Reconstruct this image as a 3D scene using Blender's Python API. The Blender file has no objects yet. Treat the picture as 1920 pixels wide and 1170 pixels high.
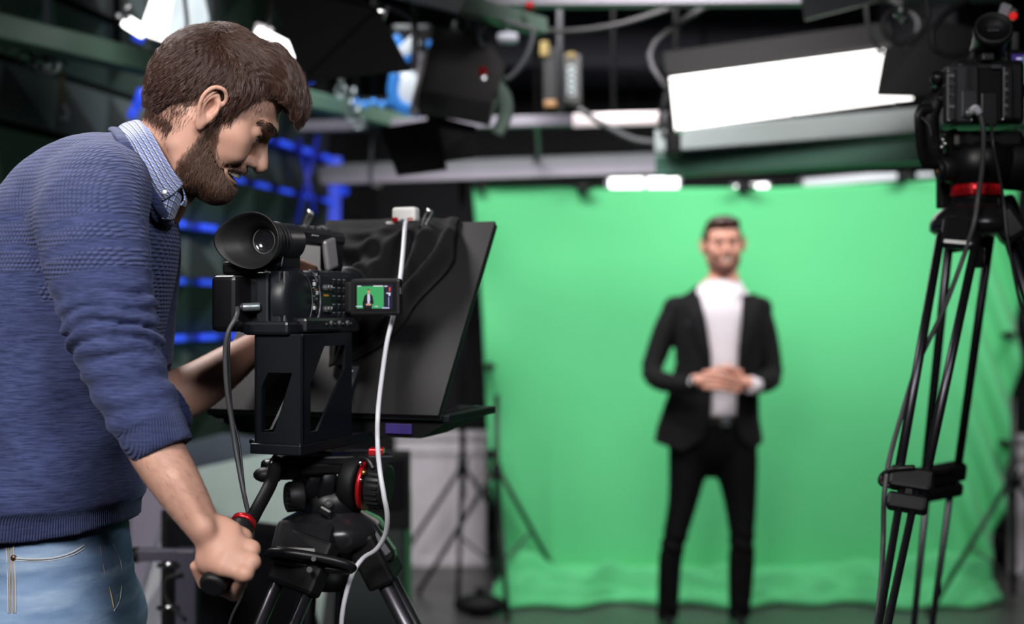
import bpy, bmesh, math, random
import numpy as np
from mathutils import Vector, Matrix, noise as mnoise

random.seed(7)
rng = np.random.default_rng(11)
SC = bpy.context.scene
COL = SC.collection
PI = math.pi
FPX = 2400.0          # focal length in pixels of the 1920 wide frame
CAMZ = 1.40

# ------------------------------------------------------------------ camera
cam_d = bpy.data.cameras.new('camera')
cam_d.lens = 45.0
cam_d.sensor_width = 36.0
cam_d.clip_start = 0.05
cam_d.dof.use_dof = True
cam_d.dof.focus_distance = 1.74
cam_d.dof.aperture_fstop = 2.5
cam = bpy.data.objects.new('camera', cam_d)
COL.objects.link(cam)
cam.location = (0, 0, CAMZ)
cam.rotation_euler = (PI / 2, 0, 0)
SC.camera = cam

# ------------------------------------------------------------------ colour
SC.view_settings.view_transform = 'Standard'
SC.view_settings.look = 'None'
SC.view_settings.gamma = 1.0
SC.view_settings.use_curve_mapping = False
SC.view_settings.exposure = 0.0
SC.cycles.use_denoising = True
SC.cycles.max_bounces = 6
SC.cycles.caustics_reflective = False
SC.cycles.caustics_refractive = False
SC.cycles.sample_clamp_indirect = 4.0

# ------------------------------------------------------------------ world
world = bpy.data.worlds.new('world')
SC.world = world
world.use_nodes = True
world.node_tree.nodes['Background'].inputs[0].default_value = (0.55, 0.62, 0.8, 1)
world.node_tree.nodes['Background'].inputs[1].default_value = 0.03

# ------------------------------------------------------------------ added area lights, out of frame (each sits in an added softbox built below)
AREA_LIGHTS = [
    # name, location, target, (w, h), watts, colour
    ('added_key', (-1.05, -0.55, 2.80), (-0.50, 1.75, 1.52), (1.0, 0.7), 11.5, (1.0, 0.96, 0.92)),
    ('added_front', (0.85, -0.35, 2.85), (-0.3, 1.8, 1.4), (0.9, 0.6), 5.5, (0.95, 0.97, 1.0)),
    ('added_screen', (-0.10, 4.75, 2.90), (0.7, 6.4, 1.2), (1.1, 0.6), 26, (1.0, 0.98, 0.97)),
    ('added_screen', (2.30, 4.65, 2.90), (1.6, 6.4, 1.1), (1.1, 0.6), 21, (1.0, 0.98, 0.97)),
    ('added_presenter', (0.55, 3.35, 2.85), (0.89, 5.5, 1.45), (0.9, 0.5), 10.5, (1.0, 0.95, 0.93)),
    ('added_wall', (-0.70, 4.35, 3.0), (-1.25, 5.40, 1.1), (0.6, 0.4), 9, (0.93, 0.98, 1.0)),  # unseen lamp added to brighten the triangle panels
    ('added_hair', (-1.15, 2.75, 2.85), (-0.55, 1.8, 1.55), (0.6, 0.4), 9, (1.0, 0.97, 0.95)),
]
SPREAD = {'added_wall': 85, 'added_key': 58, 'added_front': 62, 'added_screen': 110, 'added_presenter': 75, 'added_hair': 80}     # beam angles in degrees, narrowed to keep light off the ceiling gear
for nm, loc, tgt, (w, h), watt, colr in AREA_LIGHTS:
    ld = bpy.data.lights.new(nm, 'AREA')
    ld.spread = math.radians(SPREAD[nm])
    ld.shape = 'RECTANGLE'; ld.size = w; ld.size_y = h
    ld.energy = watt; ld.color = colr
    lo = bpy.data.objects.new(nm + '_light', ld)
    COL.objects.link(lo)
    lo.location = loc
    lo.rotation_euler = (Vector(tgt) - Vector(loc)).to_track_quat('-Z', 'Y').to_euler()


def W(px, py, Y):
    """world point at depth Y whose picture position is (px, py)"""
    return Vector(((px - 960) / FPX * Y, Y, CAMZ - (py - 585) / FPX * Y))


# ------------------------------------------------------------------ materials
_M = {}


class N:
    """tiny node helper"""
    def __init__(s, name):
        s.m = bpy.data.materials.new(name); s.m.use_nodes = True
        s.t = s.m.node_tree; s.n = s.t.nodes; s.l = s.t.links
        s.b = s.n['Principled BSDF']
    def add(s, typ, **kw):
        nd = s.n.new(typ)
        for k, v in kw.items():
            if k.startswith('i_'):
                nd.inputs[k[2:].replace('_', ' ')].default_value = v
            else:
                setattr(nd, k, v)
        return nd
    def link(s, a, b): s.l.new(a, b)
    def math(s, op, a, b=None, c=None):
        nd = s.n.new('ShaderNodeMath'); nd.operation = op
        for i, v in enumerate((a, b, c)):
            if v is None: continue
            if isinstance(v, (int, float)): nd.inputs[i].default_value = v
            else: s.l.new(v, nd.inputs[i])
        return nd.outputs[0]
    def mix(s, f, a, b):
        nd = s.n.new('ShaderNodeMix'); nd.data_type = 'RGBA'
        for idx, v in ((0, f), (6, a), (7, b)):
            if isinstance(v, (int, float)): nd.inputs[idx].default_value = v
            elif isinstance(v, tuple): nd.inputs[idx].default_value = (*v[:3], 1)
            else: s.l.new(v, nd.inputs[idx])
        return nd.outputs[2]
    def bump(s, h, strength=0.3, dist=0.002):
        nd = s.n.new('ShaderNodeBump'); nd.inputs['Strength'].default_value = strength
        nd.inputs['Distance'].default_value = dist
        s.l.new(h, nd.inputs['Height']); s.l.new(nd.outputs[0], s.b.inputs['Normal'])
    def coord(s, which='Object'):
        return s.n.new('ShaderNodeTexCoord').outputs[which]
    def noise(s, scale, detail=3, vec=None, rough=0.5):
        nd = s.n.new('ShaderNodeTexNoise'); nd.inputs['Scale'].default_value = scale
        nd.inputs['Detail'].default_value = detail; nd.inputs['Roughness'].default_value = rough
        if vec is not None: s.l.new(vec, nd.inputs['Vector'])
        return nd.outputs['Fac']
    def mapping(s, vec, scale=(1, 1, 1), rot=(0, 0, 0), loc=(0, 0, 0)):
        nd = s.n.new('ShaderNodeMapping'); nd.inputs['Scale'].default_value = scale
        nd.inputs['Rotation'].default_value = rot; nd.inputs['Location'].default_value = loc
        s.l.new(vec, nd.inputs['Vector']); return nd.outputs[0]


def mat(name, col, rough=0.5, metal=0.0, spec=0.5, bump=None, vary=0.12, emit=None, es=1.0, sheen=0, coat=0, sss=0):
    """plain procedural material: base colour with a little noise variation, optional bump (scale, strength)"""
    if name in _M: return _M[name]
    q = N(name); b = q.b
    oc = q.coord()
    f = q.noise(9.0, 4, oc)
    dk = tuple(c * (1 - vary) for c in col); lt = tuple(min(1, c * (1 + vary)) for c in col)
    q.link(q.mix(f, dk, lt), b.inputs['Base Color'])
    b.inputs['Roughness'].default_value = rough
    b.inputs['Metallic'].default_value = metal
    b.inputs['Specular IOR Level'].default_value = spec
    b.inputs['Sheen Weight'].default_value = sheen
    b.inputs['Coat Weight'].default_value = coat
    if sss:
        b.inputs['Subsurface Weight'].default_value = sss
        b.inputs['Subsurface Radius'].default_value = (0.012, 0.005, 0.003)
        b.inputs['Subsurface Scale'].default_value = 0.6
    if bump:
        q.bump(q.noise(bump[0], 3, oc), bump[1], 0.002)
    if emit:
        b.inputs['Emission Color'].default_value = (*emit, 1)
        b.inputs['Emission Strength'].default_value = es
    _M[name] = q.m
    return q.m


# ------------------------------------------------------------------ object helpers
def thing(name, label, cat, loc=(0, 0, 0), rotz=0, group=None):
    o = bpy.data.objects.new(name, None); COL.objects.link(o)
    o.location = loc; o.rotation_euler = (0, 0, rotz)
    o.empty_display_size = 0.05
    o['label'] = label; o['category'] = cat
    if group: o['group'] = group
    return o


def tag(o, label=None, cat=None, group=None, kind=None):
    if label: o['label'] = label
    if cat: o['category'] = cat
    if group: o['group'] = group
    if kind: o['kind'] = kind
    return o


def dup(root, loc=None, rotz=None, label=None):
    r = root.copy(); COL.objects.link(r)
    if loc is not None: r.location = loc
    if rotz is not None: r.rotation_euler = (0, 0, rotz)
    if label: r['label'] = label
    for ch in list(root.children):
        c = ch.copy(); COL.objects.link(c); c.parent = r
        for g in list(ch.children):
            d = g.copy(); COL.objects.link(d); d.parent = c
    return r


def smooth_path(pts, n=8, closed=False):
    pts = [Vector(p) for p in pts]
    if len(pts) < 3: 
        return pts
    out = []
    m = len(pts)
    for i in range(m if closed else m - 1):
        if closed:
            p0, p1, p2, p3 = (pts[(i + k) % m] for k in (-1, 0, 1, 2))
        else:
            p0 = pts[max(i - 1, 0)]; p1 = pts[i]; p2 = pts[i + 1]; p3 = pts[min(i + 2, m - 1)]
        for k in range(n):
            t = k / n
            out.append(0.5 * ((2 * p1) + (p2 - p0) * t + (2 * p0 - 5 * p1 + 4 * p2 - p3) * t * t + (3 * p1 - p0 - 3 * p2 + p3) * t ** 3))
    if not closed: out.append(pts[-1])
    return out


class MB:
    """collects shapes, links them as ONE mesh object"""
    def __init__(s): s.v = []; s.f = []; s.sm = []; s.uv = {}
    def _add(s, vs, fs, smooth=False):
        o = len(s.v); s.v += [tuple(v) for v in vs]
        for f in fs: s.f.append(tuple(i + o for i in f)); s.sm.append(smooth)
        return s
    def box(s, c, size, bev=0.0, rot=None):
        c = Vector(c); hx, hy, hz = (x / 2 for x in size)
        bm = bmesh.new(); bmesh.ops.create_cube(bm, size=1)
        for v in bm.verts: v.co = Vector((v.co.x * hx * 2, v.co.y * hy * 2, v.co.z * hz * 2))
        if bev > 0:
            bmesh.ops.bevel(bm, geom=list(bm.edges), offset=min(bev, min(size) * 0.45), segments=2, profile=0.5, affect='EDGES')
        R = rot.to_matrix() if isinstance(rot, type(Vector((1,0,0)).to_track_quat('X','Y'))) else (rot if rot is not None else Matrix.Identity(3))
        bm.verts.index_update()
        s._add([R @ v.co + c for v in bm.verts], [[v.index for v in f.verts] for f in bm.faces])
        bm.free(); return s
    def bar(s, a, b, w, h, up=(0, 0, 1), bev=0.0):
        a = Vector(a); b = Vector(b); d = (b - a); L = d.length; d.normalize()
        up = Vector(up); x = d.cross(up)
        if x.length < 1e-5: x = d.cross(Vector((1, 0, 0)))
        x.normalize(); z = x.cross(d)
        R = Matrix((x, d, z)).transposed()
        return s.box((a + b) / 2, (w, L, h), bev, R)
    def tube(s, pts, r, seg=10, caps=True, smooth=True, closed=False, flat=1.0, up=(0, 0, 1)):
        pts = [Vector(p) for p in pts]; n = len(pts)
        rs = r if hasattr(r, '__len__') else [r] * n
        if len(rs) != n:
            rs = list(np.interp(np.linspace(0, 1, n), np.linspace(0, 1, len(rs)), rs))
        ts = []
        for i in range(n):
            if closed: t = pts[(i + 1) % n] - pts[i - 1]
            else: t = pts[min(i + 1, n - 1)] - pts[max(i - 1, 0)]
            if t.length < 1e-9: t = Vector((0, 0, 1))
            ts.append(t.normalized())
        u = Vector(up)
        x = ts[0].cross(u)
        if x.length < 1e-3: x = ts[0].cross(Vector((1, 0.1, 0)))
        x.normalize()
        vs = []; fs = []
        for i in range(n):
            x = (x - ts[i] * x.dot(ts[i]))
            if x.length < 1e-6: x = ts[i].orthogonal()
            x.normalize()
            y = ts[i].cross(x)
            for k in range(seg):
                a = 2 * PI * k / seg
                vs.append(pts[i] + (x * math.cos(a) + y * math.sin(a) * flat) * rs[i])
        m = n if closed else n - 1
        for i in range(m):
            j = (i + 1) % n
            for k in range(seg):
                k2 = (k + 1) % seg
                fs.append((i * seg + k, i * seg + k2, j * seg + k2, j * seg + k))
        s._add(vs, fs, smooth)
        if caps and not closed:
            o = len(s.v) - len(vs)
            s.f.append(tuple(o + k for k in reversed(range(seg)))); s.sm.append(False)
            s.f.append(tuple(o + (n - 1) * seg + k for k in range(seg))); s.sm.append(False)
        return s
    def cyl(s, a, b, r, r2=None, seg=20, bev=0.0):
        a = Vector(a); b = Vector(b); r2 = r if r2 is None else r2
        if bev > 0:
            d = (b - a).normalized() * bev
            # doubled rings keep the shoulders crisp
            return s.tube([a, a + d * 0.3, a + d, b - d, b - d * 0.3, b], [r - bev, r - bev * 0.3, r, r2, r2 - bev * 0.3, r2 - bev], seg)
        return s.tube([a, b], [r, r2], seg)
    def lathe(s, prof, c=(0, 0, 0), axis=(0, 0, 1), seg=28, smooth=True, sx=1.0):
        """prof: (radius, height) list revolved about axis through c"""
        c = Vector(c); ax = Vector(axis).normalized()
        x = ax.orthogonal().normalized() if abs(ax.z) < 0.99 else Vector((1, 0, 0))
        if abs(ax.z) < 0.99:
            x = ax.cross(Vector((0, 0, 1))).normalized()
        y = ax.cross(x)
        vs = []; fs = []; n = len(prof)
        for (r, h) in prof:
            for k in range(seg):
                a = 2 * PI * k / seg
                vs.append(c + ax * h + (x * math.cos(a) * sx + y * math.sin(a)) * max(r, 1e-5))
        for i in range(n - 1):
            for k in range(seg):
                k2 = (k + 1) % seg
                fs.append((i * seg + k, i * seg + k2, (i + 1) * seg + k2, (i + 1) * seg + k))
        return s._add(vs, fs, smooth)
    def prism(s, poly, depth, M4=None, holes=None):
        """poly: 2D outline in local XZ, extruded along local Y by depth; M4 places it"""
        M4 = M4 or Matrix.Identity(4)
        bm = bmesh.new()
        loops = [poly] + (holes or [])
        edges = []
        for lp in loops:
            vv = [bm.verts.new((x, 0, z)) for x, z in lp]
            for i in range(len(vv)): edges.append(bm.edges.new((vv[i], vv[(i + 1) % len(vv)])))
        if holes:
            bmesh.ops.triangle_fill(bm, edges=edges, use_beauty=True)
        else:
            bm.faces.new(list(bm.verts))
        r = bmesh.ops.extrude_face_region(bm, geom=list(bm.faces))
        for e in r['geom']:
            if isinstance(e, bmesh.types.BMVert): e.co.y += depth
        bmesh.ops.recalc_face_normals(bm, faces=list(bm.faces))
        bm.verts.index_update()
        s._add([M4 @ v.co for v in bm.verts], [[v.index for v in f.verts] for f in bm.faces])
        bm.free(); return s
    def sphere(s, c, r, seg=16, sc=(1, 1, 1)):
        bm = bmesh.new(); bmesh.ops.create_uvsphere(bm, u_segments=seg, v_segments=max(6, seg // 2), radius=r)
        bm.verts.index_update()
        s._add([Vector((v.co.x * sc[0], v.co.y * sc[1], v.co.z * sc[2])) + Vector(c) for v in bm.verts],
               [[v.index for v in f.verts] for f in bm.faces], True)
        bm.free(); return s
    def grid(s, P, smooth=True, closed_u=False):
        """P: list of rows of points"""
        n = len(P); m = len(P[0]); vs = [p for row in P for p in row]; fs = []
        for i in range(n - 1):
            for j in range(m if closed_u else m - 1):
                j2 = (j + 1) % m
                fs.append((i * m + j, i * m + j2, (i + 1) * m + j2, (i + 1) * m + j))
        return s._add(vs, fs, smooth)
    def build(s, name, m=None, parent=None, world=False, thick=0, uvs=None):
        me = bpy.data.meshes.new(name)
        me.from_pydata(s.v, [], s.f)
        me.polygons.foreach_set('use_smooth', s.sm)
        if uvs is not None:
            ul = me.uv_layers.new(name='UVMap')
            idx = np.zeros(len(me.loops), dtype=np.int32); me.loops.foreach_get('vertex_index', idx)
            ul.data.foreach_set('uv', np.asarray(uvs, dtype=np.float32)[idx].ravel())
        me.update()
        o = bpy.data.objects.new(name, me); COL.objects.link(o)
        if m: me.materials.append(m)
        if parent is not None:
            o.parent = parent
            if world:
                o.matrix_parent_inverse = parent_matrix(parent).inverted()
        if thick:
            md = o.modifiers.new('thickness', 'SOLIDIFY'); md.thickness = thick; md.offset = 0
        return o


def parent_matrix(o):
    M = Matrix.Translation(o.location) @ o.rotation_euler.to_matrix().to_4x4()
    M = M @ Matrix.Diagonal((*o.scale, 1))
    if o.parent: M = parent_matrix(o.parent) @ o.matrix_parent_inverse @ M
    return M
# ------------------------------------------------------------------ distance field sculpting
def smin(a, b, k):
    if k <= 0: return np.minimum(a, b)
    h = np.clip(0.5 + 0.5 * (b - a) / k, 0, 1)
    return b * (1 - h) + a * h - k * h * (1 - h)


def smax(a, b, k): return -smin(-a, -b, k)


def d_ell(P, c, r, R=None):
    q = P - np.asarray(c, dtype=float)
    if R is not None: q = q @ R          # columns of R are the local axes
    r = np.asarray(r, dtype=float)
    k0 = np.linalg.norm(q / r, axis=-1); k1 = np.linalg.norm(q / (r * r), axis=-1)
    return np.where(k1 > 1e-9, k0 * (k0 - 1) / np.maximum(k1, 1e-9), -r.min())


def rotm(ax, deg):
    return np.array(Matrix.Rotation(math.radians(deg), 3, ax))


def cat1(pts, n=5):
    """catmull-rom through rows of numbers"""
    p = np.asarray(pts, dtype=float)
    if len(p) < 3: return p
    out = []
    for i in range(len(p) - 1):
        p0 = p[max(i - 1, 0)]; p1 = p[i]; p2 = p[i + 1]; p3 = p[min(i + 2, len(p) - 1)]
        for k in range(n):
            t = k / n
            out.append(0.5 * (2 * p1 + (p2 - p0) * t + (2 * p0 - 5 * p1 + 4 * p2 - p3) * t * t + (3 * p1 - p0 - 3 * p2 + p3) * t ** 3))
    out.append(p[-1]); return np.array(out)


def d_loft(P, keys, lat=(0, 1, 0), n=4, k=0.0):
    """keys rows: x y z a b  (a = radius in the plane across the axis, b = radius along lat)"""
    K = cat1(keys, n) if n > 1 else np.asarray(keys, dtype=float)
    lat = np.asarray(lat, dtype=float); lat /= np.linalg.norm(lat)
    best = None
    for i in range(len(K) - 1):
        A = K[i, :3]; B = K[i + 1, :3]; T = B - A; L2 = T @ T
        q = P - A
        t = np.clip((q @ T) / max(L2, 1e-12), 0, 1)
        a = K[i, 3] + (K[i + 1, 3] - K[i, 3]) * t; b = K[i, 4] + (K[i + 1, 4] - K[i, 4]) * t
        q = q - t[..., None] * T
        v = q @ lat
        rest = np.linalg.norm(q - v[..., None] * lat, axis=-1)
        m = np.minimum(a, b)
        d = (np.sqrt((rest / a) ** 2 + (v / b) ** 2) - 1) * m
        best = d if best is None else smin(best, d, k)
    return best


def d_chain(P, pts, rs, n=1):
    """capsule chain with tapering radii"""
    rows = [(*p, r, r) for p, r in zip(pts, rs)]
    K = cat1(rows, n) if n > 1 else np.asarray(rows, dtype=float)
    best = None
    for i in range(len(K) - 1):
        A = K[i, :3]; T = K[i + 1, :3] - A
        q = P - A
        t = np.clip((q @ T) / max(T @ T, 1e-12), 0, 1)
        d = np.linalg.norm(q - t[..., None] * T, axis=-1) - (K[i, 3] + (K[i + 1, 3] - K[i, 3]) * t)
        best = d if best is None else np.minimum(best, d)
    return best


class Field:
    def __init__(s, lo, hi, vox):
        s.lo = np.array(lo, float); s.v = vox
        s.n = np.ceil((np.array(hi, float) - s.lo) / vox).astype(int) + 1
        s.ax = [s.lo[i] + vox * np.arange(s.n[i]) for i in range(3)]
        s.D = np.full(tuple(s.n), 1.0)
    def clone(s):
        o = object.__new__(Field); o.lo = s.lo; o.v = s.v; o.n = s.n; o.ax = s.ax; o.D = np.full(tuple(s.n), 1.0); return o
    def _win(s, lo, hi):
        i0 = np.clip(np.floor((np.array(lo) - s.lo) / s.v).astype(int), 0, s.n)
        i1 = np.clip(np.ceil((np.array(hi) - s.lo) / s.v).astype(int) + 1, 0, s.n)
        if (i1 <= i0).any(): return None, None
        sl = tuple(slice(a, b) for a, b in zip(i0, i1))
        g = np.stack(np.meshgrid(*[s.ax[i][sl[i]] for i in range(3)], indexing='ij'), -1)
        return sl, g
    def op(s, fn, lo, hi, k=0.01, mode='add', pad=None):
        pad = (k * 1.5 + 0.02) if pad is None else pad
        sl, g = s._win(np.array(lo) - pad, np.array(hi) + pad)
        if sl is None: return s
        d = fn(g)
        if mode == 'add': s.D[sl] = smin(s.D[sl], d, k)
        elif mode == 'sub': s.D[sl] = smax(s.D[sl], -d, k)
        elif mode == 'disp': s.D[sl] = s.D[sl] + d
        return s
    def ell(s, c, r, k=0.01, mode='add', R=None):
        m = max(r) if R is not None else np.array(r)
        return s.op(lambda g: d_ell(g, c, r, R), np.array(c) - m, np.array(c) + m, k, mode)
    def chain(s, pts, rs, k=0.01, mode='add', n=1):
        pts = [tuple(p) for p in pts]
        a = np.array(pts); m = max(rs)
        return s.op(lambda g: d_chain(g, pts, rs, n), a.min(0) - m, a.max(0) + m, k, mode)
    def loft(s, keys, lat=(0, 1, 0), k=0.01, mode='add', n=4):
        a = np.array(keys, float); m = a[:, 3:5].max()
        return s.op(lambda g: d_loft(g, keys, lat, n), a[:, :3].min(0) - m, a[:, :3].max(0) + m, k, mode)
    def isect(s, fn, k=0.004):
        sl, g = s._win(s.lo, s.lo + s.n * s.v)
        s.D[sl] = smax(s.D[sl], fn(g), k); return s
    def sample(s, p):
        q = (np.asarray(p) - s.lo) / s.v
        q = np.clip(q, 0, s.n - 1.001)
        i = q.astype(int); f = q - i
        out = 0
        for dx in (0, 1):
            for dy in (0, 1):
                for dz in (0, 1):
                    w = (f[..., 0] if dx else 1 - f[..., 0]) * (f[..., 1] if dy else 1 - f[..., 1]) * (f[..., 2] if dz else 1 - f[..., 2])
                    out = out + w * s.D[i[..., 0] + dx, i[..., 1] + dy, i[..., 2] + dz]
        return out
    def grad(s, p):
        e = s.v; g = np.stack([s.sample(p + np.eye(3)[i] * e) - s.sample(p - np.eye(3)[i] * e) for i in range(3)], -1)
        return g / np.maximum(np.linalg.norm(g, axis=-1, keepdims=True), 1e-9)
    def mesh(s):
        """naive surface nets -> (verts, quads)"""
        D = s.D.copy()
        D[0] = D[-1] = 1; D[:, 0] = D[:, -1] = 1; D[:, :, 0] = D[:, :, -1] = 1
        ins = D < 0
        nx, ny, nz = D.shape
        c = [ins[a:nx - 1 + a, b:ny - 1 + b, e:nz - 1 + e] for a in (0, 1) for b in (0, 1) for e in (0, 1)]
        cnt = sum(x.astype(np.int8) for x in c)
        act = (cnt > 0) & (cnt < 8)
        idx = np.full(act.shape, -1, np.int64)
        cells = np.argwhere(act); idx[act] = np.arange(len(cells))
        acc = np.zeros((len(cells), 3)); num = np.zeros(len(cells))
        offs = [(a, b, e) for a in (0, 1) for b in (0, 1) for e in (0, 1)]
        for o1 in offs:
            for ax in range(3):
                if o1[ax]: continue
                o2 = list(o1); o2[ax] = 1
                d1 = D[tuple((cells + o1).T)]; d2 = D[tuple((cells + o2).T)]
                m = (d1 < 0) != (d2 < 0)
                t = np.where(m, d1 / np.where(m, d1 - d2, 1), 0)
                p = np.tile(np.array(o1, float), (len(cells), 1)); p[:, ax] += t
                acc[m] += p[m]; num[m] += 1
        V = (cells + acc / np.maximum(num, 1)[:, None]) * s.v + s.lo
        F = []
        for ax in range(3):
            b_, c_ = (ax + 1) % 3, (ax + 2) % 3
            sl1 = [slice(None)] * 3; sl2 = [slice(None)] * 3
            sl1[ax] = slice(0, -1); sl2[ax] = slice(1, None)
            e = ins[tuple(sl1)] != ins[tuple(sl2)]
            E = np.argwhere(e)
            ok = (E[:, b_] > 0) & (E[:, c_] > 0) & (E[:, b_] < D.shape[b_] - 1) & (E[:, c_] < D.shape[c_] - 1)
            E = E[ok]
            first = ins[tuple(E.T)]
            def cell(db, dc):
                q = E.copy(); q[:, b_] += db; q[:, c_] += dc
                return idx[tuple(q.T)]
            q = np.stack([cell(-1, -1), cell(0, -1), cell(0, 0), cell(-1, 0)], 1)
            q[~first] = q[~first][:, ::-1]
            F.append(q)
        F = np.concatenate(F); F = F[(F >= 0).all(1)]
        return V, F


def mesh_obj(name, V, F, m, parent=None, M4=None, smooth_iter=1):
    me = bpy.data.meshes.new(name)
    V = np.asarray(V, float)
    if smooth_iter:
        e = np.concatenate([F[:, [0, 1]], F[:, [1, 2]], F[:, [2, 3]], F[:, [3, 0]]])
        for _ in range(smooth_iter):
            for lam in (0.5, -0.45):
                S = np.zeros_like(V); n = np.zeros(len(V))
                np.add.at(S, e[:, 0], V[e[:, 1]]); np.add.at(n, e[:, 0], 1)
                np.add.at(S, e[:, 1], V[e[:, 0]]); np.add.at(n, e[:, 1], 1)
                V = V + lam * (S / np.maximum(n, 1)[:, None] - V)
    if M4 is not None:
        A = np.array(M4); V = V @ A[:3, :3].T + A[:3, 3]
    me.vertices.add(len(V)); me.vertices.foreach_set('co', V.astype(np.float32).ravel())
    me.loops.add(F.size); me.loops.foreach_set('vertex_index', F.astype(np.int32).ravel())
    me.polygons.add(len(F)); me.polygons.foreach_set('loop_start', np.arange(len(F), dtype=np.int32) * 4)
    me.polygons.foreach_set('use_smooth', np.ones(len(F), dtype=bool))
    me.update(calc_edges=True); me.validate()
    o = bpy.data.objects.new(name, me); COL.objects.link(o)
    for mm in (m if isinstance(m, list) else [m]): me.materials.append(mm)
    if parent is not None:
        o.parent = parent
        o.matrix_parent_inverse = parent_matrix(parent).inverted()
    return o


def join_parts(parts):
    """[(V, F), ...] -> one (V, F)"""
    Vs = []; Fs = []; o = 0
    for V, F in parts:
        Vs.append(V); Fs.append(F + o); o += len(V)
    return np.concatenate(Vs), np.concatenate(Fs)


def strands(name, roots, field, flow, length, n, h0, m, parent, M4=None, rad=0.00022, jitter=0.3, lift=0.0, ridge=None):
    """hair strands that follow a field's surface. flow(p, nrm)->(N,3) direction; length (N,) metres"""
    P = roots.copy(); N_ = len(P)
    L = length; jit = rng.normal(0, jitter, (N_, 3)); ph = rng.uniform(0, 1, N_)
    if ridge is not None: ph = np.clip(ridge(roots) * .8 + ph * .3, 0, 1)
    pts = [P.copy()]
    for k in range(n - 1):
        nr = field.grad(P)
        f = flow(P, nr) + jit * (0.6 + 0.6 * k / n)
        f = f - (f * nr).sum(1, keepdims=True) * nr
        f /= np.maximum(np.linalg.norm(f, axis=1, keepdims=True), 1e-9)
        P = P + f * (L / (n - 1))[:, None]
        want = (h0 * np.sin(PI * min(1, 0.25 + 0.75 * k / n)) + lift * (k / n) ** 2) * ph
        cur = field.sample(P)
        P = P + field.grad(P) * (want - cur)[:, None] * 0.7
        pts.append(P.copy())
    A = np.stack(pts, 1)
    if M4 is not None:
        T = np.array(M4); A = A @ T[:3, :3].T + T[:3, 3]
    hc = bpy.data.hair_curves.new(name)
    hc.add_curves([n] * N_)
    hc.attributes['position'].data.foreach_set('vector', A.astype(np.float32).ravel())
    r = np.tile(np.linspace(1, 0.25, n) * rad, N_).astype(np.float32)
    ra = hc.attributes.get('radius') or hc.attributes.new('radius', 'FLOAT', 'POINT')
    ra.data.foreach_set('value', r)
    hc.materials.append(m)
    o = bpy.data.objects.new(name, hc); COL.objects.link(o)
    if parent is not None:
        o.parent = parent; o.matrix_parent_inverse = parent_matrix(parent).inverted()
    return o


def pick(V, F, w, count):
    """random points on a quad mesh, weighted by w(center)->density"""
    c = V[F].mean(1)
    a = np.linalg.norm(np.cross(V[F[:, 2]] - V[F[:, 0]], V[F[:, 3]] - V[F[:, 1]]), axis=1) * 0.5
    p = a * w(c); p = p / p.sum()
    i = rng.choice(len(F), count, p=p)
    uv = rng.uniform(0, 1, (count, 2))
    q = V[F[i]]
    return (q[:, 0] * ((1 - uv[:, 0]) * (1 - uv[:, 1]))[:, None] + q[:, 1] * (uv[:, 0] * (1 - uv[:, 1]))[:, None]
            + q[:, 2] * (uv[:, 0] * uv[:, 1])[:, None] + q[:, 3] * ((1 - uv[:, 0]) * uv[:, 1])[:, None])
# ------------------------------------------------------------------ the room
def struct(o): o['kind'] = 'structure'; return o

def floor_mat():
    q = N('studio_floor'); oc = q.coord()
    f = q.noise(1.6, 6, oc, 0.6)
    q.link(q.mix(f, (0.050, 0.053, 0.051), (0.085, 0.088, 0.086)), q.b.inputs['Base Color'])
    q.link(q.math('MULTIPLY_ADD', q.noise(5, 4, oc), 0.22, 0.24), q.b.inputs['Roughness'])
    return q.m

M_floor = floor_mat()
M_black = mat('black_wall_paint', (0.0065, 0.0065, 0.0085), 0.85)
M_ceil = mat('dark_ceiling', (0.012, 0.012, 0.016), 0.9)
M_blk = mat('satin_black', (0.0065, 0.0065, 0.0078), 0.38, spec=0.38)
M_blkm = mat('matte_black', (0.0035, 0.0035, 0.004), 0.6, spec=0.25)
M_rub = mat('black_rubber', (0.0085, 0.0085, 0.0095), 0.5, spec=0.35, bump=(240, 0.1))
M_gloss = mat('gloss_black', (0.01, 0.01, 0.012), 0.15)
M_alu = mat('grey_rail_metal', (0.17, 0.165, 0.20), 0.5, 0.1)
M_greyp = mat('grey_painted_metal', (0.12, 0.13, 0.145), 0.5)
M_dgrey = mat('dark_grey_metal', (0.055, 0.055, 0.062), 0.5)
M_green = mat('green_grey_metal', (0.16, 0.24, 0.20), 0.5, 0.1)
M_white = mat('white_plastic', (0.78, 0.77, 0.75), 0.4)
M_chrome = mat('polished_steel', (0.75, 0.75, 0.77), 0.15, 1.0)
M_red = mat('red_anodised', (0.55, 0.012, 0.02), 0.28, 0.55)
M_cable = mat('dark_cable', (0.03, 0.03, 0.034), 0.4)
M_wcable = mat('white_cable', (0.55, 0.55, 0.60), 0.4)
M_gcable = mat('grey_cable', (0.06, 0.06, 0.066), 0.45)
M_radi = mat('white_enamel', (0.80, 0.75, 0.80), 0.35)
M_diff = mat('lit_diffuser', (0.9, 0.9, 0.9), 0.5, emit=(1.0, 0.96, 0.92), es=3.2)
M_diff2 = mat('lit_diffuser_soft', (0.9, 0.9, 0.9), 0.5, emit=(0.80, 0.93, 1.0), es=0.75)
M_tube = mat('lit_tube', (0.9, 0.9, 0.9), 0.5, emit=(1.0, 0.97, 0.97), es=4.0)
M_pink = mat('lit_tube_dim', (0.8, 0.7, 0.72), 0.5, emit=(1.0, 0.86, 0.88), es=0.55)
M_led = mat('blue_led', (0.02, 0.05, 0.6), 0.4, emit=(0.035, 0.10, 1.0), es=0.72)
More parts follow.
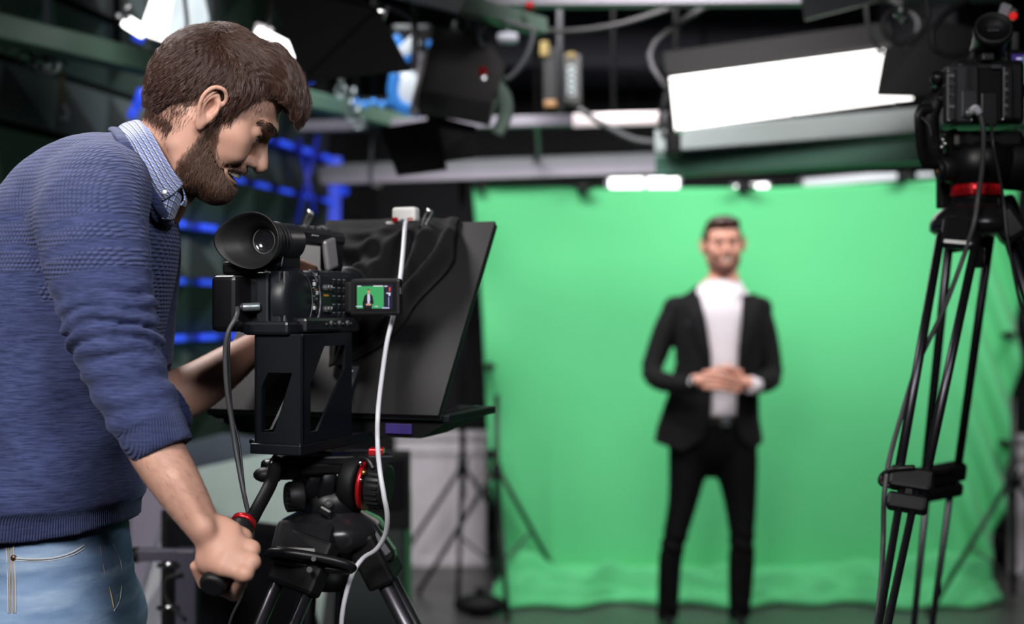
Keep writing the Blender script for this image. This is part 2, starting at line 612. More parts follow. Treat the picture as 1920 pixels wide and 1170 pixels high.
M_ledd = mat('blue_led_dim', (0.02, 0.03, 0.4), 0.4, emit=(0.03, 0.045, 1.0), es=0.06)
M_yel = mat('yellow_paint', (0.10, 0.065, 0.004), 0.6)
M_orange = mat('orange_plastic', (0.14, 0.06, 0.01), 0.5)

b = MB().box((0, 3, -0.05), (12, 13, 0.1)); struct(b.build('floor', M_floor))
b = MB().box((0, 3, 3.35), (12, 13, 0.1)); struct(b.build('ceiling', M_ceil))
b = MB().box((0, 7.55, 1.65), (12, 0.1, 3.5)); struct(b.build('wall_back', M_black))
b = MB().box((3.9, 3, 1.65), (0.1, 13, 3.5)); struct(b.build('wall_right', M_black))
b = MB().box((0, -3.45, 1.65), (12, 0.1, 3.5)); struct(b.build('wall_front', M_black))

# left wall, running away towards the back of the studio
WA = Vector((-0.94, 6.5, 0)); WD = Vector((-0.225, -1.0, 0)); WDn = WD.normalized(); WN = Vector((WDn.y * -1, WDn.x, 0)) * 1.0
if WN.x < 0: WN = -WN
def wallp(s, z, off=0.0): return WA + WDn * s + WN * off + Vector((0, 0, z))
b = MB().bar(wallp(-1.1, 1.65, -0.12), wallp(9.5, 1.65, -0.12), 0.1, 3.5); struct(b.build('wall_left', M_black))

# acoustic triangle panels on the left wall: rows of folded facets
def facet_mat():
    q = N('acoustic_panel'); oc = q.coord()
    q.link(q.mix(q.noise(3, 3, oc), (0.040, 0.049, 0.048), (0.062, 0.075, 0.074)), q.b.inputs['Base Color'])
    q.b.inputs['Roughness'].default_value = 0.6
    return q.m
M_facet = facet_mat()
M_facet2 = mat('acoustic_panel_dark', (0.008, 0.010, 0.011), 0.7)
ZR = [0.02, 0.215, 0.432, 0.649, 0.866, 1.083, 1.30, 1.517, 1.734, 1.951, 2.168, 2.385, 2.602, 2.82, 3.03, 3.25]
ROWN = ['lowest', 'second', 'third', 'fourth', 'fifth', 'sixth', 'seventh', 'eighth', 'ninth', 'tenth', 'eleventh', 'twelfth', 'thirteenth', 'fourteenth', 'topmost']
for r in range(len(ZR) - 1):
    z0, z1 = ZR[r] + 0.012, ZR[r + 1] - 0.012
    m = MB(); w = 0.30; n = 29
    for i in range(n):
        s0 = -0.0 + i * w
        up = (i + r) % 2
        lo0, lo1, tp = wallp(s0, z0, 0.0), wallp(s0 + w, z0, 0.0), wallp(s0 + w / 2, z1, 0.07)
        hi0, hi1, bt = wallp(s0, z1, 0.0), wallp(s0 + w, z1, 0.0), wallp(s0 + w / 2, z0, 0.07)
        if r % 2 == 0:
            m._add([lo0, lo1, tp], [(0, 1, 2)])
            m._add([lo0, tp, wallp(s0 - w / 2, z1, 0.07) if i else hi0], [(0, 1, 2)])
        else:
            m._add([hi0, bt, hi1], [(0, 1, 2)])
            m._add([hi0, wallp(s0 - w / 2, z0, 0.07) if i else lo0, bt], [(0, 1, 2)])
    o = m.build('wall_panel', M_facet)
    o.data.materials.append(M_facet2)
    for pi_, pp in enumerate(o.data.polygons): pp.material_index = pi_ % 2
    tag(o, ROWN[r] + ' row of dark folded triangle panels up the left wall', 'wall panel', 'rows of triangle panels on the left wall')
# blue led strips between the rows (only the far stretch is switched on)
def led_runs():
    hs = {1.083: 'lowest', 1.30: 'second', 1.517: 'third', 1.734: 'fourth', 1.951: 'fifth', 2.168: 'sixth'}
    where = ['lowest of the blue light strips, just above the desk', 'blue light strip second from the bottom of left wall',
             'blue light strip level with the camcorder body', 'blue light strip level with the rubber eyecup',
             'blue light strip level with the bearded chin', 'topmost blue light strip on left wall, beside the nose']
    for i, z in enumerate(hs):
        m = MB()
        s = 0.05
        k = 0
        m.bar(wallp(0.0, z, 0.02), wallp(1.4 if z > 1.9 else 2.1, z, 0.02), 0.03, 0.022)
        o = m.build('led_strip', M_ledd)
        tag(o, where[i], 'light strip', 'blue light strips on the left wall')
        while s < (1.3 if z > 1.9 else 2.0):
            q = MB().bar(wallp(s, z, 0.05), wallp(s + 0.125, z, 0.05), 0.020, 0.024, bev=0.006)
            q.build('diode', M_led, o)
            s += 0.265
led_runs()
# faint blue tubes leaning across the panels
for (a, bb, wh_) in (((596, 255), (556, 420), 'nearest the column, leaning left'), ((560, 262), (590, 400), 'crossing its neighbour, leaning right'), ((530, 330), (500, 470), 'lowest one'), ((505, 260), (540, 330), 'short upper left one')):
    m = MB().tube([W(a[0], a[1], 6.0), W(bb[0], bb[1], 5.9)], 0.010, 8)
    tag(m.build('neon_tube', M_ledd), 'dim blue tube across the triangle panels, ' + wh_, 'light tube', 'dim blue leaning tubes')
# blue column at the end of the left wall
M_colblue = mat('blue_lit_column', (0.05, 0.08, 0.5), 0.4, emit=(0.075, 0.12, 0.86), es=0.7)
b = MB().box((W(626, 400, 6.62).x, 6.62, 1.71), (0.062, 0.06, 0.92), 0.004)
b.box((W(626, 400, 6.62).x, 6.62, 2.185), (0.075, 0.07, 0.03), 0.004)
lc_ = b.build('light_column', M_colblue); tag(lc_, 'upright blue glowing column at end of left wall', 'light column')
MB().box((W(626, 400, 6.62).x, 6.62, 0.625), (0.062, 0.06, 1.25), 0.004).build('column_base', M_blk, lc_)
b = MB().lathe([(0.0, 0), (0.021, 0), (0.021, 0.02), (0, 0.02)], W(645, 358, 6.6), (0, -1, 0), 24)
tag(b.build('indicator_lamp', mat('blue_dot', (0.02, 0.05, 0.5), 0.4, emit=(0.03, 0.09, 0.9), es=0.55)), 'small round blue lamp to the right of blue column', 'lamp')
o = MB().lathe([(0.024, 0.0), (0.021, -0.004), (0.021, 0.024), (0.024, 0.02), (0.024, 0)], W(645, 358, 6.6), (0, -1, 0), 24).build('bezel', M_led, None)
o.parent = bpy.data.objects['indicator_lamp']

# skirting along the back wall
b = MB().box((0, 7.49, 0.05), (12, 0.02, 0.10)); struct(b.build('baseboard_back', M_dgrey))

# ------------------------------------------------------------------ green backdrop
def screen_mat():
    q = N('green_backdrop_cloth'); oc = q.coord()
    q.link(q.mix(q.noise(2.5, 4, oc), (0.088, 0.53, 0.205), (0.100, 0.57, 0.225)), q.b.inputs['Base Color'])
    q.b.inputs['Roughness'].default_value = 0.75
    q.b.inputs['Sheen Weight'].default_value = 0.25
    q.bump(q.noise(60, 3, oc), 0.1, 0.001)
    return q.m
M_scr = screen_mat()
def edge_x(z, side):
    """left / right border of the cloth at height z (metres) on the hanging part (depth 6.4)"""
    zs = [0.0, 0.12, 0.30, 0.55, 0.90, 1.35, 1.80, 2.06]
    lx = [955, 948, 935, 918, 912, 905, 893, 885]
    rx = [1822, 1850, 1868, 1888, 1900, 1912, 1912, 1905]
    return np.interp(z, zs, lx if side == 'l' else rx)
rows = []
nu = 150
def top_z(u): return 1.4 + (585 - np.interp(u, [0, 0.25, 0.55, 0.8, 1.0], [343, 352, 351, 340, 326])) / FPX * 6.4
svals = np.concatenate([np.linspace(0, 1, 60), 1 + np.linspace(0.02, 1, 44)])
for s in svals:
    row = []
    for j in range(nu):
        u = j / (nu - 1)
        tz = top_z(u)
        if s <= 1:
            z = tz + (0.10 - tz) * s
            y = 6.42
            l = (edge_x(z, 'l') - 960) / FPX * 6.42; r = (edge_x(z, 'r') - 960) / FPX * 6.42
            x = l + (r - l) * u
            fold = 0.010 * math.sin(u * 9 + 1.0) + 0.006 * math.sin(u * 23 + z * 1.5)
            edge = math.exp(-((1 - u) / 0.09) ** 2)
            y += fold * (0.4 + s) + edge * 0.05 * math.sin((x * 1.0 + z * 0.35) * 38)
            y += 0.03 * math.exp(-(u / 0.05) ** 2) * math.sin(z * 9)
            # pulled creases at the lower corners
            y -= 0.030 * s ** 3 * (math.exp(-((u - 0.10 - 0.10 * (1 - s)) / 0.018) ** 2) + math.exp(-((u - 0.90 + 0.16 * (1 - s)) / 0.02) ** 2) + 0.7 * math.exp(-((u - 0.95 + 0.1 * (1 - s)) / 0.015) ** 2))
            row.append(Vector((x, y, z)))
        else:
            q = s - 1
            run = 0.34 + 0.05 * math.sin(u * 17) + 0.04 * math.sin(u * 41 + 1)
            y = 6.42 - 0.02 - run * q
            l = (edge_x(0.05, 'l') - 960) / FPX * 6.42 - 0.08 * q; r = (edge_x(0.05, 'r') - 960) / FPX * 6.42 + 0.02 * q
            x = l + (r - l) * u
            base = 0.10 * (1 - q) ** 2 + 0.022
            n1 = mnoise.noise(Vector((x * 2.6, q * 5.5 + 3, 0.3))); n2 = mnoise.noise(Vector((x * 5.5 + 4, q * 12, 1.3)))
            rum = 0.075 * abs(n1) * 2 + 0.055 * abs(n2)
            rum += 0.085 * max(0, math.sin(q * 9.5 + 2.4 * math.sin(x * 1.9) + n1 * 2)) * math.sin(PI * min(1, q * 1.1))
            z = base + rum * math.sin(PI * min(max(q, 0.02), 0.97)) ** 0.6
            z = max(z, 0.012) if q < 0.98 else 0.008
            row.append(Vector((x, y, z)))
    rows.append(row)
m = MB().grid(rows)
o = m.build('green_backdrop', M_scr, None, thick=0.003)
tag(o, 'large green chroma cloth hung behind the suited presenter, bunched on floor', 'backdrop')

# stand that carries the cloth
stand = thing('backdrop_stand', 'black crossbar and uprights carrying the green cloth', 'backdrop stand', (0.0, 6.5, 0))
def part(mb, name, m, par, world=True): return mb.build(name, m, par, world)
part(MB().tube([W(870, 341, 6.47) + Vector((0, 0, 0.02)), W(1925, 322, 6.47) + Vector((0, 0, 0.02))], 0.016, 10), 'crossbar', M_blk, stand)
xr = W(1932, 585, 6.55).x; xl = W(868, 585, 6.55).x
for x in (xl, xr):
    part(MB().tube([(x, 6.5, 0.45), (x, 6.5, 2.1)], 0.017, 10), 'upright', M_blk, stand)
    for a in (0.5, 2.6, 4.7):
        part(MB().tube([(x, 6.5, 0.62), (x + 0.45 * math.cos(a), 6.5 + 0.45 * math.sin(a), 0.02)], 0.012, 8), 'leg', M_blk, stand)
    part(MB().cyl((x, 6.5, 0.58), (x, 6.5, 0.66), 0.028), 'collar', M_blk, stand)
# spring clamps along the edges of the cloth
clamps = [(1093, 352, 'top edge left of the presenter'), (1397, 352, 'top edge above the presenter'), (918, 686, 'left edge at hand height'),
          (922, 850, 'left edge low down'), (1890, 628, 'right edge at elbow height'), (1884, 832, 'right edge low down'), (903, 350, 'top left corner'),
          (1697, 330, 'top edge toward the right tripod')]
cl0 = None
for px, py, where in clamps:
    p = W(px, py, 6.36)
    c = thing('spring_clamp', 'black spring clamp pinching green cloth, ' + where, 'clamp', p, 0, 'clamps on the green cloth')
    big = 1.5 if py < 360 and px > 1000 else 1.0
    MB().box((0, 0.02, 0), (0.035 * big, 0.07, 0.03 * big), 0.006).box((0, -0.02, 0.012 * big), (0.022 * big, 0.05, 0.012), 0.003).box((0, -0.02, -0.012 * big), (0.022 * big, 0.05, 0.012), 0.003).build('jaw', M_blkm, c)
    MB().tube([(-0.03 * big, -0.035, 0.0), (0.03 * big, -0.035, 0.0)], 0.008 * big, 8).build('spring', M_blk, c)

# ------------------------------------------------------------------ radiators
def radiator(px0, px1, ytop, ybot, Y, label):
    a = W(px0, ybot, Y); bb = W(px1, ytop, Y)
    w = bb.x - a.x; h = bb.z - a.z
    t = thing('radiator', label, 'radiator', (a.x + w / 2, Y, a.z))
    MB().box((0, 0.05, h / 2), (w, 0.06, h), 0.008).build('back_panel', M_radi, t)
    MB().box((0, 0.03, h - 0.02), (w + 0.01, 0.11, 0.04), 0.008).build('top_grille', M_radi, t)
    m = MB(); n = int(w / 0.033)
    for i in range(n):
        m.box((-w / 2 + (i + 0.5) * w / n, 0.012, h * 0.44), (w / n * 0.55, 0.03, h * 0.78), 0.006)
    m.build('ribs', M_radi, t)
    m = MB().box((0, 0.006, h * 0.88), (w, 0.03, h * 0.09), 0.006); m.build('upper_band', M_radi, t)
    MB().box((0, 0.006, 0.02), (w, 0.03, 0.05), 0.006).build('lower_band', M_radi, t)
    for s in (-1, 1):
        MB().box((s * w * 0.42, 0.06, -a.z / 2), (0.03, 0.05, a.z), 0.004).build('foot', M_radi, t)
radiator(742, 912, 809, 1062, 7.02, 'white ribbed radiator low on the back wall left of green cloth')
radiator(1898, 2060, 815, 1090, 6.75, 'pale ribbed radiator at right edge, beyond green cloth')

# ------------------------------------------------------------------ studio desk on the left (faceted)
M_mint = mat('mint_white_laminate', (0.76, 0.93, 0.86), 0.45)
M_lav = mat('lavender_grey_laminate', (0.30, 0.28, 0.37), 0.45)
M_pale = mat('pale_grey_laminate', (0.48, 0.50, 0.58), 0.45)
desk = thing('studio_desk', 'faceted mint and lavender news desk behind the tripod', 'desk', (-1.05, 4.0, 0))
def poly(pts, th, name, m, par):
    """flat board through the given corners with real thickness"""
    pts = [Vector(p) for p in pts]
    n = (pts[1] - pts[0]).cross(pts[2] - pts[0]).normalized()
    q = MB(); k = len(pts)
    q._add(pts + [p + n * th for p in pts], [tuple(reversed(range(k))), tuple(range(k, 2 * k))] + [(i, (i + 1) % k, k + (i + 1) % k, k + i) for i in range(k)])
    return q.build(name, m, par, True) if par else q.build(name, m)
poly([W(250, 905, 3.6), W(560, 835, 4.3), W(650, 870, 4.3), W(610, 1110, 3.9), W(590, 1262, 3.9), W(330, 1170, 3.4)], 0.03, 'front_panel', M_mint, desk)
poly([W(200, 868, 3.65), W(420, 812, 4.3), W(560, 832, 4.32), W(250, 903, 3.62)], 0.02, 'desk_top', mat('grey_desk_top', (0.13, 0.15, 0.18), 0.5), desk)
poly([W(180, 880, 3.55), W(255, 903, 3.5), W(345, 905, 3.48), W(250, 1190, 3.3), W(180, 1400, 3.3)], 0.03, 'side_panel', M_lav, desk)
poly([W(330, 880, 3.46), W(360, 980, 3.4), W(345, 1450, 3.2), W(215, 1500, 3.2), W(245, 1170, 3.27)], 0.02, 'lower_panel', M_pale, desk)
# black monitor leaning behind the hand + its tube cart
tv = thing('floor_monitor', 'black flat monitor standing low behind the operator hand', 'monitor', (-0.95, 3.0, 0))
poly([W(302, 958, 3.0), W(548, 990, 3.05), W(600, 1180, 3.05), W(600, 1560, 3.05), W(300, 1560, 3.0)], 0.04, 'case', M_blkm, tv)
poly([W(312, 975, 2.99), W(538, 1003, 3.04), W(585, 1190, 3.04), W(585, 1440, 3.04), W(312, 1440, 2.99)], 0.004, 'screen', M_gloss, tv)
MB().box((-0.68, 3.08, 0.1), (0.5, 0.3, 0.2), 0.01).build('foot', M_blkm, tv, True)
M_pgrey = mat('mauve_grey_tube', (0.085, 0.08, 0.115), 0.42, 0.1)
cart = thing('equipment_cart', 'grey square-tube cart frame with bolts beside floor monitor', 'cart', (-0.75, 2.75, 0))
Yc = 2.75
MB().bar(W(352, 1028, Yc), W(352, 1730, Yc), 0.045, 0.04, (0, 1, 0), 0.004).build('post', M_pgrey, cart, True)
MB().bar(W(352, 1040, Yc), W(258, 1040, Yc), 0.026, 0.026, (0, 1, 0), 0.003).build('handle_bar', M_pgrey, cart, True)
MB().cyl(W(262, 1040, Yc), W(246, 1041, Yc), 0.017, bev=0.003).build('end_cap', M_blkm, cart, True)
for yy in (1052, 1131):
    MB().cyl(W(340, yy, Yc) + Vector((0, -0.03, 0)), W(302, yy + 3, Yc) + Vector((0, -0.03, 0)), 0.005).build('bolt', M_chrome, cart, True)
MB().bar(W(352, 1560, Yc), W(250, 1600, Yc - 0.3), 0.04, 0.04, (0, 0, 1)).build('base_rail', M_pgrey, cart, True)
MB().bar((-0.695, 2.6, 0.04), (-0.695, 3.2, 0.04), 0.05, 0.05).build('base_rail', M_pgrey, cart, True)
tag(MB().tube(smooth_path([W(340, 1075, 2.72), W(312, 1085, 2.72), W(308, 1110, 2.72), W(320, 1135, 2.72), W(345, 1160, 2.72)], 6), 0.004, 8).build('cable', M_cable), 'thin black cable looping beside the cart post', 'cable')
# black flat case behind the tripod bowl
box = thing('equipment_case', 'dark upright case standing behind the left tripod', 'case', (-0.35, 4.0, 0))
MB().box(((W(700, 900, 4.0).x), 4.0, 0.42), (0.22, 0.25, 0.84), 0.015).build('shell', mat('dark_green_grey', (0.035, 0.045, 0.045), 0.45), box, True)
MB().box(((W(715, 900, 4.0).x), 3.872, 0.88), (0.17, 0.02, 0.16), 0.006).build('screen', M_gloss, box, True)
MB().box(((W(715, 900, 4.0).x), 3.886, 0.86), (0.20, 0.03, 0.24), 0.006).build('frame', M_blk, box, True)

# low tripod stand in front of radiator (background left of cloth)
def light_stand(x, y, h, label, rot=0.4, apex=0.62):
    t = thing('light_stand', label, 'light stand', (x, y, 0))
    MB().tube([(0, 0, 0.12), (0, 0, h)], 0.014, 10).build('pole', M_blk, t)
    for k in range(3):
        a = rot + k * 2 * PI / 3
        q = MB().tube([(0.02 * math.cos(a), 0.02 * math.sin(a), apex), (0.42 * math.cos(a), 0.42 * math.sin(a), 0.012)], 0.012, 8).build('leg', M_blk, t)
        MB().sphere((0.42 * math.cos(a), 0.42 * math.sin(a), 0.014), 0.016, 10).build('rubber_foot', M_rub, q)
        MB().tube([(0.0, 0.0, 0.16), (0.21 * math.cos(a), 0.21 * math.sin(a), apex * 0.5)], 0.007, 6).build('brace', M_dgrey, t)
    MB().cyl((0, 0, apex - 0.03), (0, 0, apex + 0.04), 0.026).build('collar', M_blkm, t)
    return t
light_stand(W(932, 900, 6.35).x, 6.2, 1.0, 'black light stand in front of white radiator', 2.75)
light_stand(W(1893, 900, 6.0).x, 5.95, 1.0, 'black light stand right of the green cloth, beside pale radiator', 1.2)
# sandbag at its foot
b = MB().sphere((W(900, 1085, 5.9).x, 5.9, 0.05), 0.09, 16, (1.4, 0.8, 0.55)); b.box((W(900, 1085, 5.9).x, 5.9, 0.1), (0.05, 0.02, 0.06), 0.008)
tag(b.build('sandbag', M_blkm), 'small black sandbag on the floor by radiator stand', 'sandbag')

# ------------------------------------------------------------------ overhead rails
def rail(a, bb, w, h, name, m, label, grp=None):
    mb = MB().bar(a, bb, w, h, bev=0.004)
    o = mb.build(name, m); tag(o, label, 'rail', grp); return o
t = thing('ceiling_truss', 'long pale mauve lighting rail above the green cloth', 'rail', W(1000, 300, 6.15))
MB().bar(W(560, 332, 6.36), W(1950, 285, 6.36), 0.06, 0.05, bev=0.004).build('upper_beam', M_alu, t, True)
MB().bar(W(560, 343, 6.33), W(1950, 294, 6.33), 0.05, 0.03, bev=0.004).build('lower_beam', mat('pale_mauve_metal', (0.26, 0.24, 0.29), 0.4, 0.1), t, True)
MB().bar(W(560, 322, 6.40), W(1950, 272, 6.40), 0.03, 0.06, bev=0.004).build('web', M_greyp, t, True)
for px in (700, 1005, 1320, 1640):
    MB().tube([W(px, 305, 6.35), Vector((W(px, 300, 6.35).x, 6.35, 3.3))], 0.012, 8).build('hanger_rod', M_blkm, t, True)
t = thing('ceiling_rail', 'dim mauve rail with glowing pinkish tube end, centre above cloth', 'rail', W(1060, 225, 5.4))
MB().bar(W(560, 238, 5.4), W(1250, 222, 5.4), 0.05, 0.045, bev=0.004).build('channel', mat('mauve_metal', (0.12, 0.11, 0.14), 0.5, 0.1), t, True)
MB().tube([W(1075, 226, 5.36), W(1240, 221, 5.36)], 0.028, 12).build('tube', M_pink, t, True)
for px in (640, 1150):
    MB().tube([W(px, 228, 5.4), Vector((W(px, 228, 5.4).x, 5.4, 3.3))], 0.010, 8).build('hanger_rod', M_blkm, t, True)
t = thing('ceiling_rail', 'broad green-tinted rail crossing under the big bright light', 'rail', W(1480, 290, 4.6))
MB().bar(W(1240, 312, 5.1), W(1980, 268, 4.2), 0.10, 0.085, bev=0.006).build('channel', mat('green_tinted_metal', (0.045, 0.12, 0.085), 0.5, 0.1), t, True)
MB().bar(W(1240, 268, 5.0), W(1980, 208, 4.2), 0.12, 0.085, bev=0.006).build('upper_channel', mat('pale_green_grey_metal', (0.26, 0.30, 0.30), 0.5, 0.1), t, True)
MB().tube([Vector((W(1268, 270, 4.95).x, 4.95, 2.05)), Vector((W(1268, 270, 4.95).x, 4.95, 3.3))], 0.012, 8).build('hanger_rod', M_blkm, t, True)
MB().tube([Vector((W(1880, 240, 4.25).x, 4.25, 2.0)), Vector((W(1880, 240, 4.25).x, 4.25, 3.3))], 0.012, 8).build('hanger_rod', M_blkm, t, True)
t = thing('ceiling_rail', 'long green-grey lighting rail descending at upper left behind the operator', 'rail', W(100, 100, 4.0))
MB().bar(W(-200, 8, 2.95), W(760, 232, 5.6), 0.08, 0.065, bev=0.006).build('channel', mat('green_grey_rail', (0.13, 0.22, 0.17), 0.5, 0.1), t, True)
MB().bar(W(-200, -14, 2.97), W(760, 222, 5.62), 0.035, 0.026, bev=0.003).build('lip', mat('brown_grey_metal', (0.10, 0.09, 0.085), 0.5), t, True)
for px, f in ((80, 0.29), (600, 0.83)):
    p = W(-200, 8, 2.95).lerp(W(760, 232, 5.6), f)
    MB().tube([p, Vector((p.x, p.y, 3.3))], 0.012, 8).build('hanger_rod', M_blkm, t, True)
t = thing('ceiling_rail', 'grey-green rail end at top centre with red knob', 'rail', W(940, 20, 3.9))
MB().bar(W(700, -38, 3.3), W(1012, 50, 4.1), 0.06, 0.05, bev=0.004).build('channel', M_green, t, True)
MB().cyl(W(985, 12, 3.9), W(1000, 12, 3.9), 0.014).build('knob', M_red, t, True)
MB().tube([W(900, 10, 3.82), Vector((W(900, 10, 3.82).x, 3.82, 3.3))], 0.012, 8).build('hanger_rod', M_blkm, t, True)
t = thing('ceiling_rail', 'pale grey rail along the top edge, centre of picture', 'rail', W(1200, 5, 4.4))
MB().bar(W(860, 2, 4.1), W(1520, -4, 4.1), 0.06, 0.045, bev=0.004).build('channel', M_alu, t, True)
for px in (1040, 1400):
    MB().tube([W(px, -2, 4.4), Vector((W(px, -2, 4.4).x, 4.4, 3.3))], 0.010, 8).build('hanger_rod', M_blkm, t, True)
# dark ventilation duct
b = MB().box(((W(1330, 80, 6.8).x), 6.9, 2.83), (2.5, 0.6, 0.34), 0.02)
tag(b.build('ventilation_duct', mat('slate_duct', (0.032, 0.032, 0.048), 0.6)), 'dark slate ventilation duct under the ceiling at back', 'duct')
b = MB().box(((W(1400, 80, 5.2).x), 5.6, 2.95), (2.6, 0.5, 0.28), 0.02)
tag(b.build('ventilation_duct', mat('slate_duct')if False else _M['slate_duct']), 'nearer dark duct above the big bright light', 'duct')

# ------------------------------------------------------------------ studio lamps
def softbox(loc, tgt, w, h, label, grp=None, light=True):
    """added ceiling soft light, out of frame: housing, diffuser, yoke, pole"""
    loc = Vector(loc); q = (Vector(tgt) - loc).to_track_quat('-Z', 'Y')
    t = thing('added_softbox', label, 'studio light', loc, 0, grp)
    R = q.to_matrix()
    def bx(c, s, nm, m, bev=0.004): return MB().box(R @ Vector(c), s, bev, R).build(nm, m, t)
    bx((0, 0, 0.07), (w + 0.06, h + 0.06, 0.11), 'housing', M_blk)
    bx((0, 0, 0.015), (w, h, 0.008), 'diffuser', M_white)
    MB().tube([R @ Vector((-w / 2 - 0.05, 0, 0.07)), R @ Vector((-w / 2 - 0.05, 0, 0.17)), R @ Vector((w / 2 + 0.05, 0, 0.17)), R @ Vector((w / 2 + 0.05, 0, 0.07))], 0.010, 8).build('yoke', M_dgrey, t)
    top = R @ Vector((0, 0, 0.17))
    MB().tube([top, (top.x, top.y, 3.3 - loc.z)], 0.014, 8).build('hanger_rod', M_blkm, t)
wh = ['large softbox above and behind the viewer on left', 'softbox above the viewer on right', 'softbox above the cloth, left', 'softbox above the cloth, right', 'softbox in front of the presenter', 'softbox aimed at the triangle panels', 'small softbox above the operator']
for i, (nm, loc, tgt, (w, h), watt, colr) in enumerate(AREA_LIGHTS):
    softbox(Vector(loc) - (Vector(tgt) - Vector(loc)).normalized() * 0.02, tgt, w, h, wh[i] + ', unseen, added for light')

# big bright fluorescent bank, right of centre
TL, TR, BR, BL = W(1256, 150, 4.05), W(1672, 95, 3.95), W(1712, 186, 4.15), W(1266, 244, 4.25)
t = thing('fluorescent_bank', 'big glowing white fluorescent panel with black barn doors, upper right', 'studio light', (TL + BR) / 2)
cen = (TL + TR + BR + BL) / 4
nrm = (TR - TL).cross(BL - TL).normalized()
if nrm.y > 0: nrm = -nrm
def outw(p, k): return cen + (p - cen) * k
o = poly([TL, TR, BR, BL], 0.01, 'diffuser', M_diff, t)
bk = [outw(p, 1.03) - nrm * 0.03 for p in (TL, TR, BR, BL)]; bk2 = [p - nrm * 0.09 for p in bk]
q = MB(); q._add(bk + bk2, [(0, 1, 2, 3), (7, 6, 5, 4), (0, 4, 5, 1), (1, 5, 6, 2), (2, 6, 7, 3), (3, 7, 4, 0)])
q.build('housing', M_blkm, t, True)
poly([W(1657, 96, 3.95) , W(1642, 180, 3.78), W(1856, 186, 3.7), W(1885, 70, 3.85), W(1760, 40, 3.95)], 0.006, 'barn_door', M_blkm, t)
for fx in (0.02, 0.5, 0.93):
    for top_e in (0, 1):
        p = (TL.lerp(TR, fx) if top_e else BL.lerp(BR, fx)) + nrm * 0.005
        MB().box(p, (0.022, 0.03, 0.012), 0.003).build('clip', M_chrome, t, True)
for sx, p in ((0, TL.lerp(BL, 0.5)), (1, TR.lerp(BR, 0.5))):
    MB().tube(smooth_path([p - nrm * 0.05, p - nrm * 0.12 + Vector((-0.05 if sx == 0 else 0.05, 0, 0.12)), cen - nrm * 0.15 + Vector((0, 0, 0.3))], 5), 0.010, 8).build('yoke', M_dgrey, t, True)
top = cen - nrm * 0.15 + Vector((0, 0, 0.3))
MB().tube([top, (top.x, top.y, 3.3)], 0.014, 8).build('hanger_rod', M_blkm, t, True)

# short bright tube lights over the cloth
def tube_light(px0, y0, px1, y1, Y, thk, label, m=M_tube):
    t = thing('tube_light', label, 'tube light', W((px0 + px1) / 2, (y0 + y1) / 2, Y), 0, 'tube lights above the green cloth')
    a, bb = W(px0, y0, Y), W(px1, y1, Y)
    hgt = thk / FPX * Y
    MB().bar(a, bb, 0.03, hgt, bev=0.008).build('tube', m, t, True)
    MB().bar(a + Vector((-0.02, 0.035, 0.0)), bb + Vector((0.02, 0.035, 0.0)), 0.03, hgt + 0.02, bev=0.004).build('housing', M_alu, t, True)
    mid = (a + bb) / 2 + Vector((0, 0.04, 0))
    MB().tube([mid, (mid.x, mid.y, 2.66)], 0.006, 8).build('hanger_rod', M_blkm, t, True)
tube_light(1143, 335, 1225, 336, 6.9, 34, 'short bright tube light at left, above green cloth')
tube_light(1214, 344, 1272, 344, 6.85, 36, 'short bright tube light overlapping its left neighbour above green cloth')
tube_light(1378, 353, 1440, 349, 6.9, 11, 'thin short tube light directly above the presenter')
M_tube2 = mat('lit_tube_half', (0.8, 0.8, 0.8), 0.5, emit=(0.85, 0.9, 0.97), es=0.8)
tube_light(1507, 344, 1690, 328, 6.75, 15, 'long slim tube light right of the presenter', M_tube2)
tube_light(1712, 326, 1752, 323, 6.75, 13, 'slim tube light stub beside the right camera', M_tube2)

# soft light behind the operator head (upper left)
t = thing('studio_softlight', 'white-faced soft light hanging above the operator head', 'studio light', W(330, 30, 3.6))
poly([W(286, -10, 3.55), W(269, 38, 3.5), W(276, 68, 3.5), W(312, 80, 3.5), W(330, -10, 3.6)], 0.02, 'diffuser', M_diff, t)
poly([W(328, -12, 3.52), W(312, 81, 3.47), W(352, 84, 3.48), W(392, 40, 3.55), W(385, 5, 3.6), W(372, -14, 3.6)], 0.02, 'side_diffuser', M_diff2, t)
MB().box(W(345, 20, 3.66), (0.2, 0.12, 0.2), 0.02).build('housing', M_greyp, t, True)
MB().bar(W(233, 38, 3.5), W(272, 62, 3.5), 0.03, 0.035, bev=0.008).build('reflector', M_tube, t, True)
MB().tube([W(345, -5, 3.62), (W(345, -5, 3.62).x, 3.62, 3.3)], 0.012, 8).build('hanger_rod', M_blkm, t, True)
tag(MB().tube(smooth_path([W(344, -20, 3.42), W(350, 30, 3.42), W(352, 60, 3.44), W(360, 120, 3.5)], 6), 0.006, 8).build('cable', M_gcable), 'grey cable crossing the white soft light above operator', 'cable')
for px, py, wh_ in ((237, 10, 'uppermost of three'), (219, 28, 'leftmost of three'), (238, 33, 'lowest of three')):
    tag(MB().sphere(W(px, py, 3.45), 0.009, 12).sphere(W(px, py, 3.47), 0.006, 8).build('wing_screw', M_chrome), 'shiny round screw head left of the white soft light, ' + wh_, 'screw', 'screw heads by the soft light')
t = thing('studio_softlight', 'white lamp arm showing above the operator quiff', 'studio light', W(530, 90, 3.3))
MB().bar(W(478, 66, 3.3), W(552, 104, 3.3), 0.04, 0.05, bev=0.01).build('reflector', M_tube, t, True)
MB().bar(W(478, 52, 3.33), W(510, 62, 3.33), 0.03, 0.03, bev=0.006).build('bracket', M_radi, t, True)
MB().cyl(W(545, 92, 3.28), W(556, 92, 3.28), 0.018).build('end_cap', M_tube, t, True)
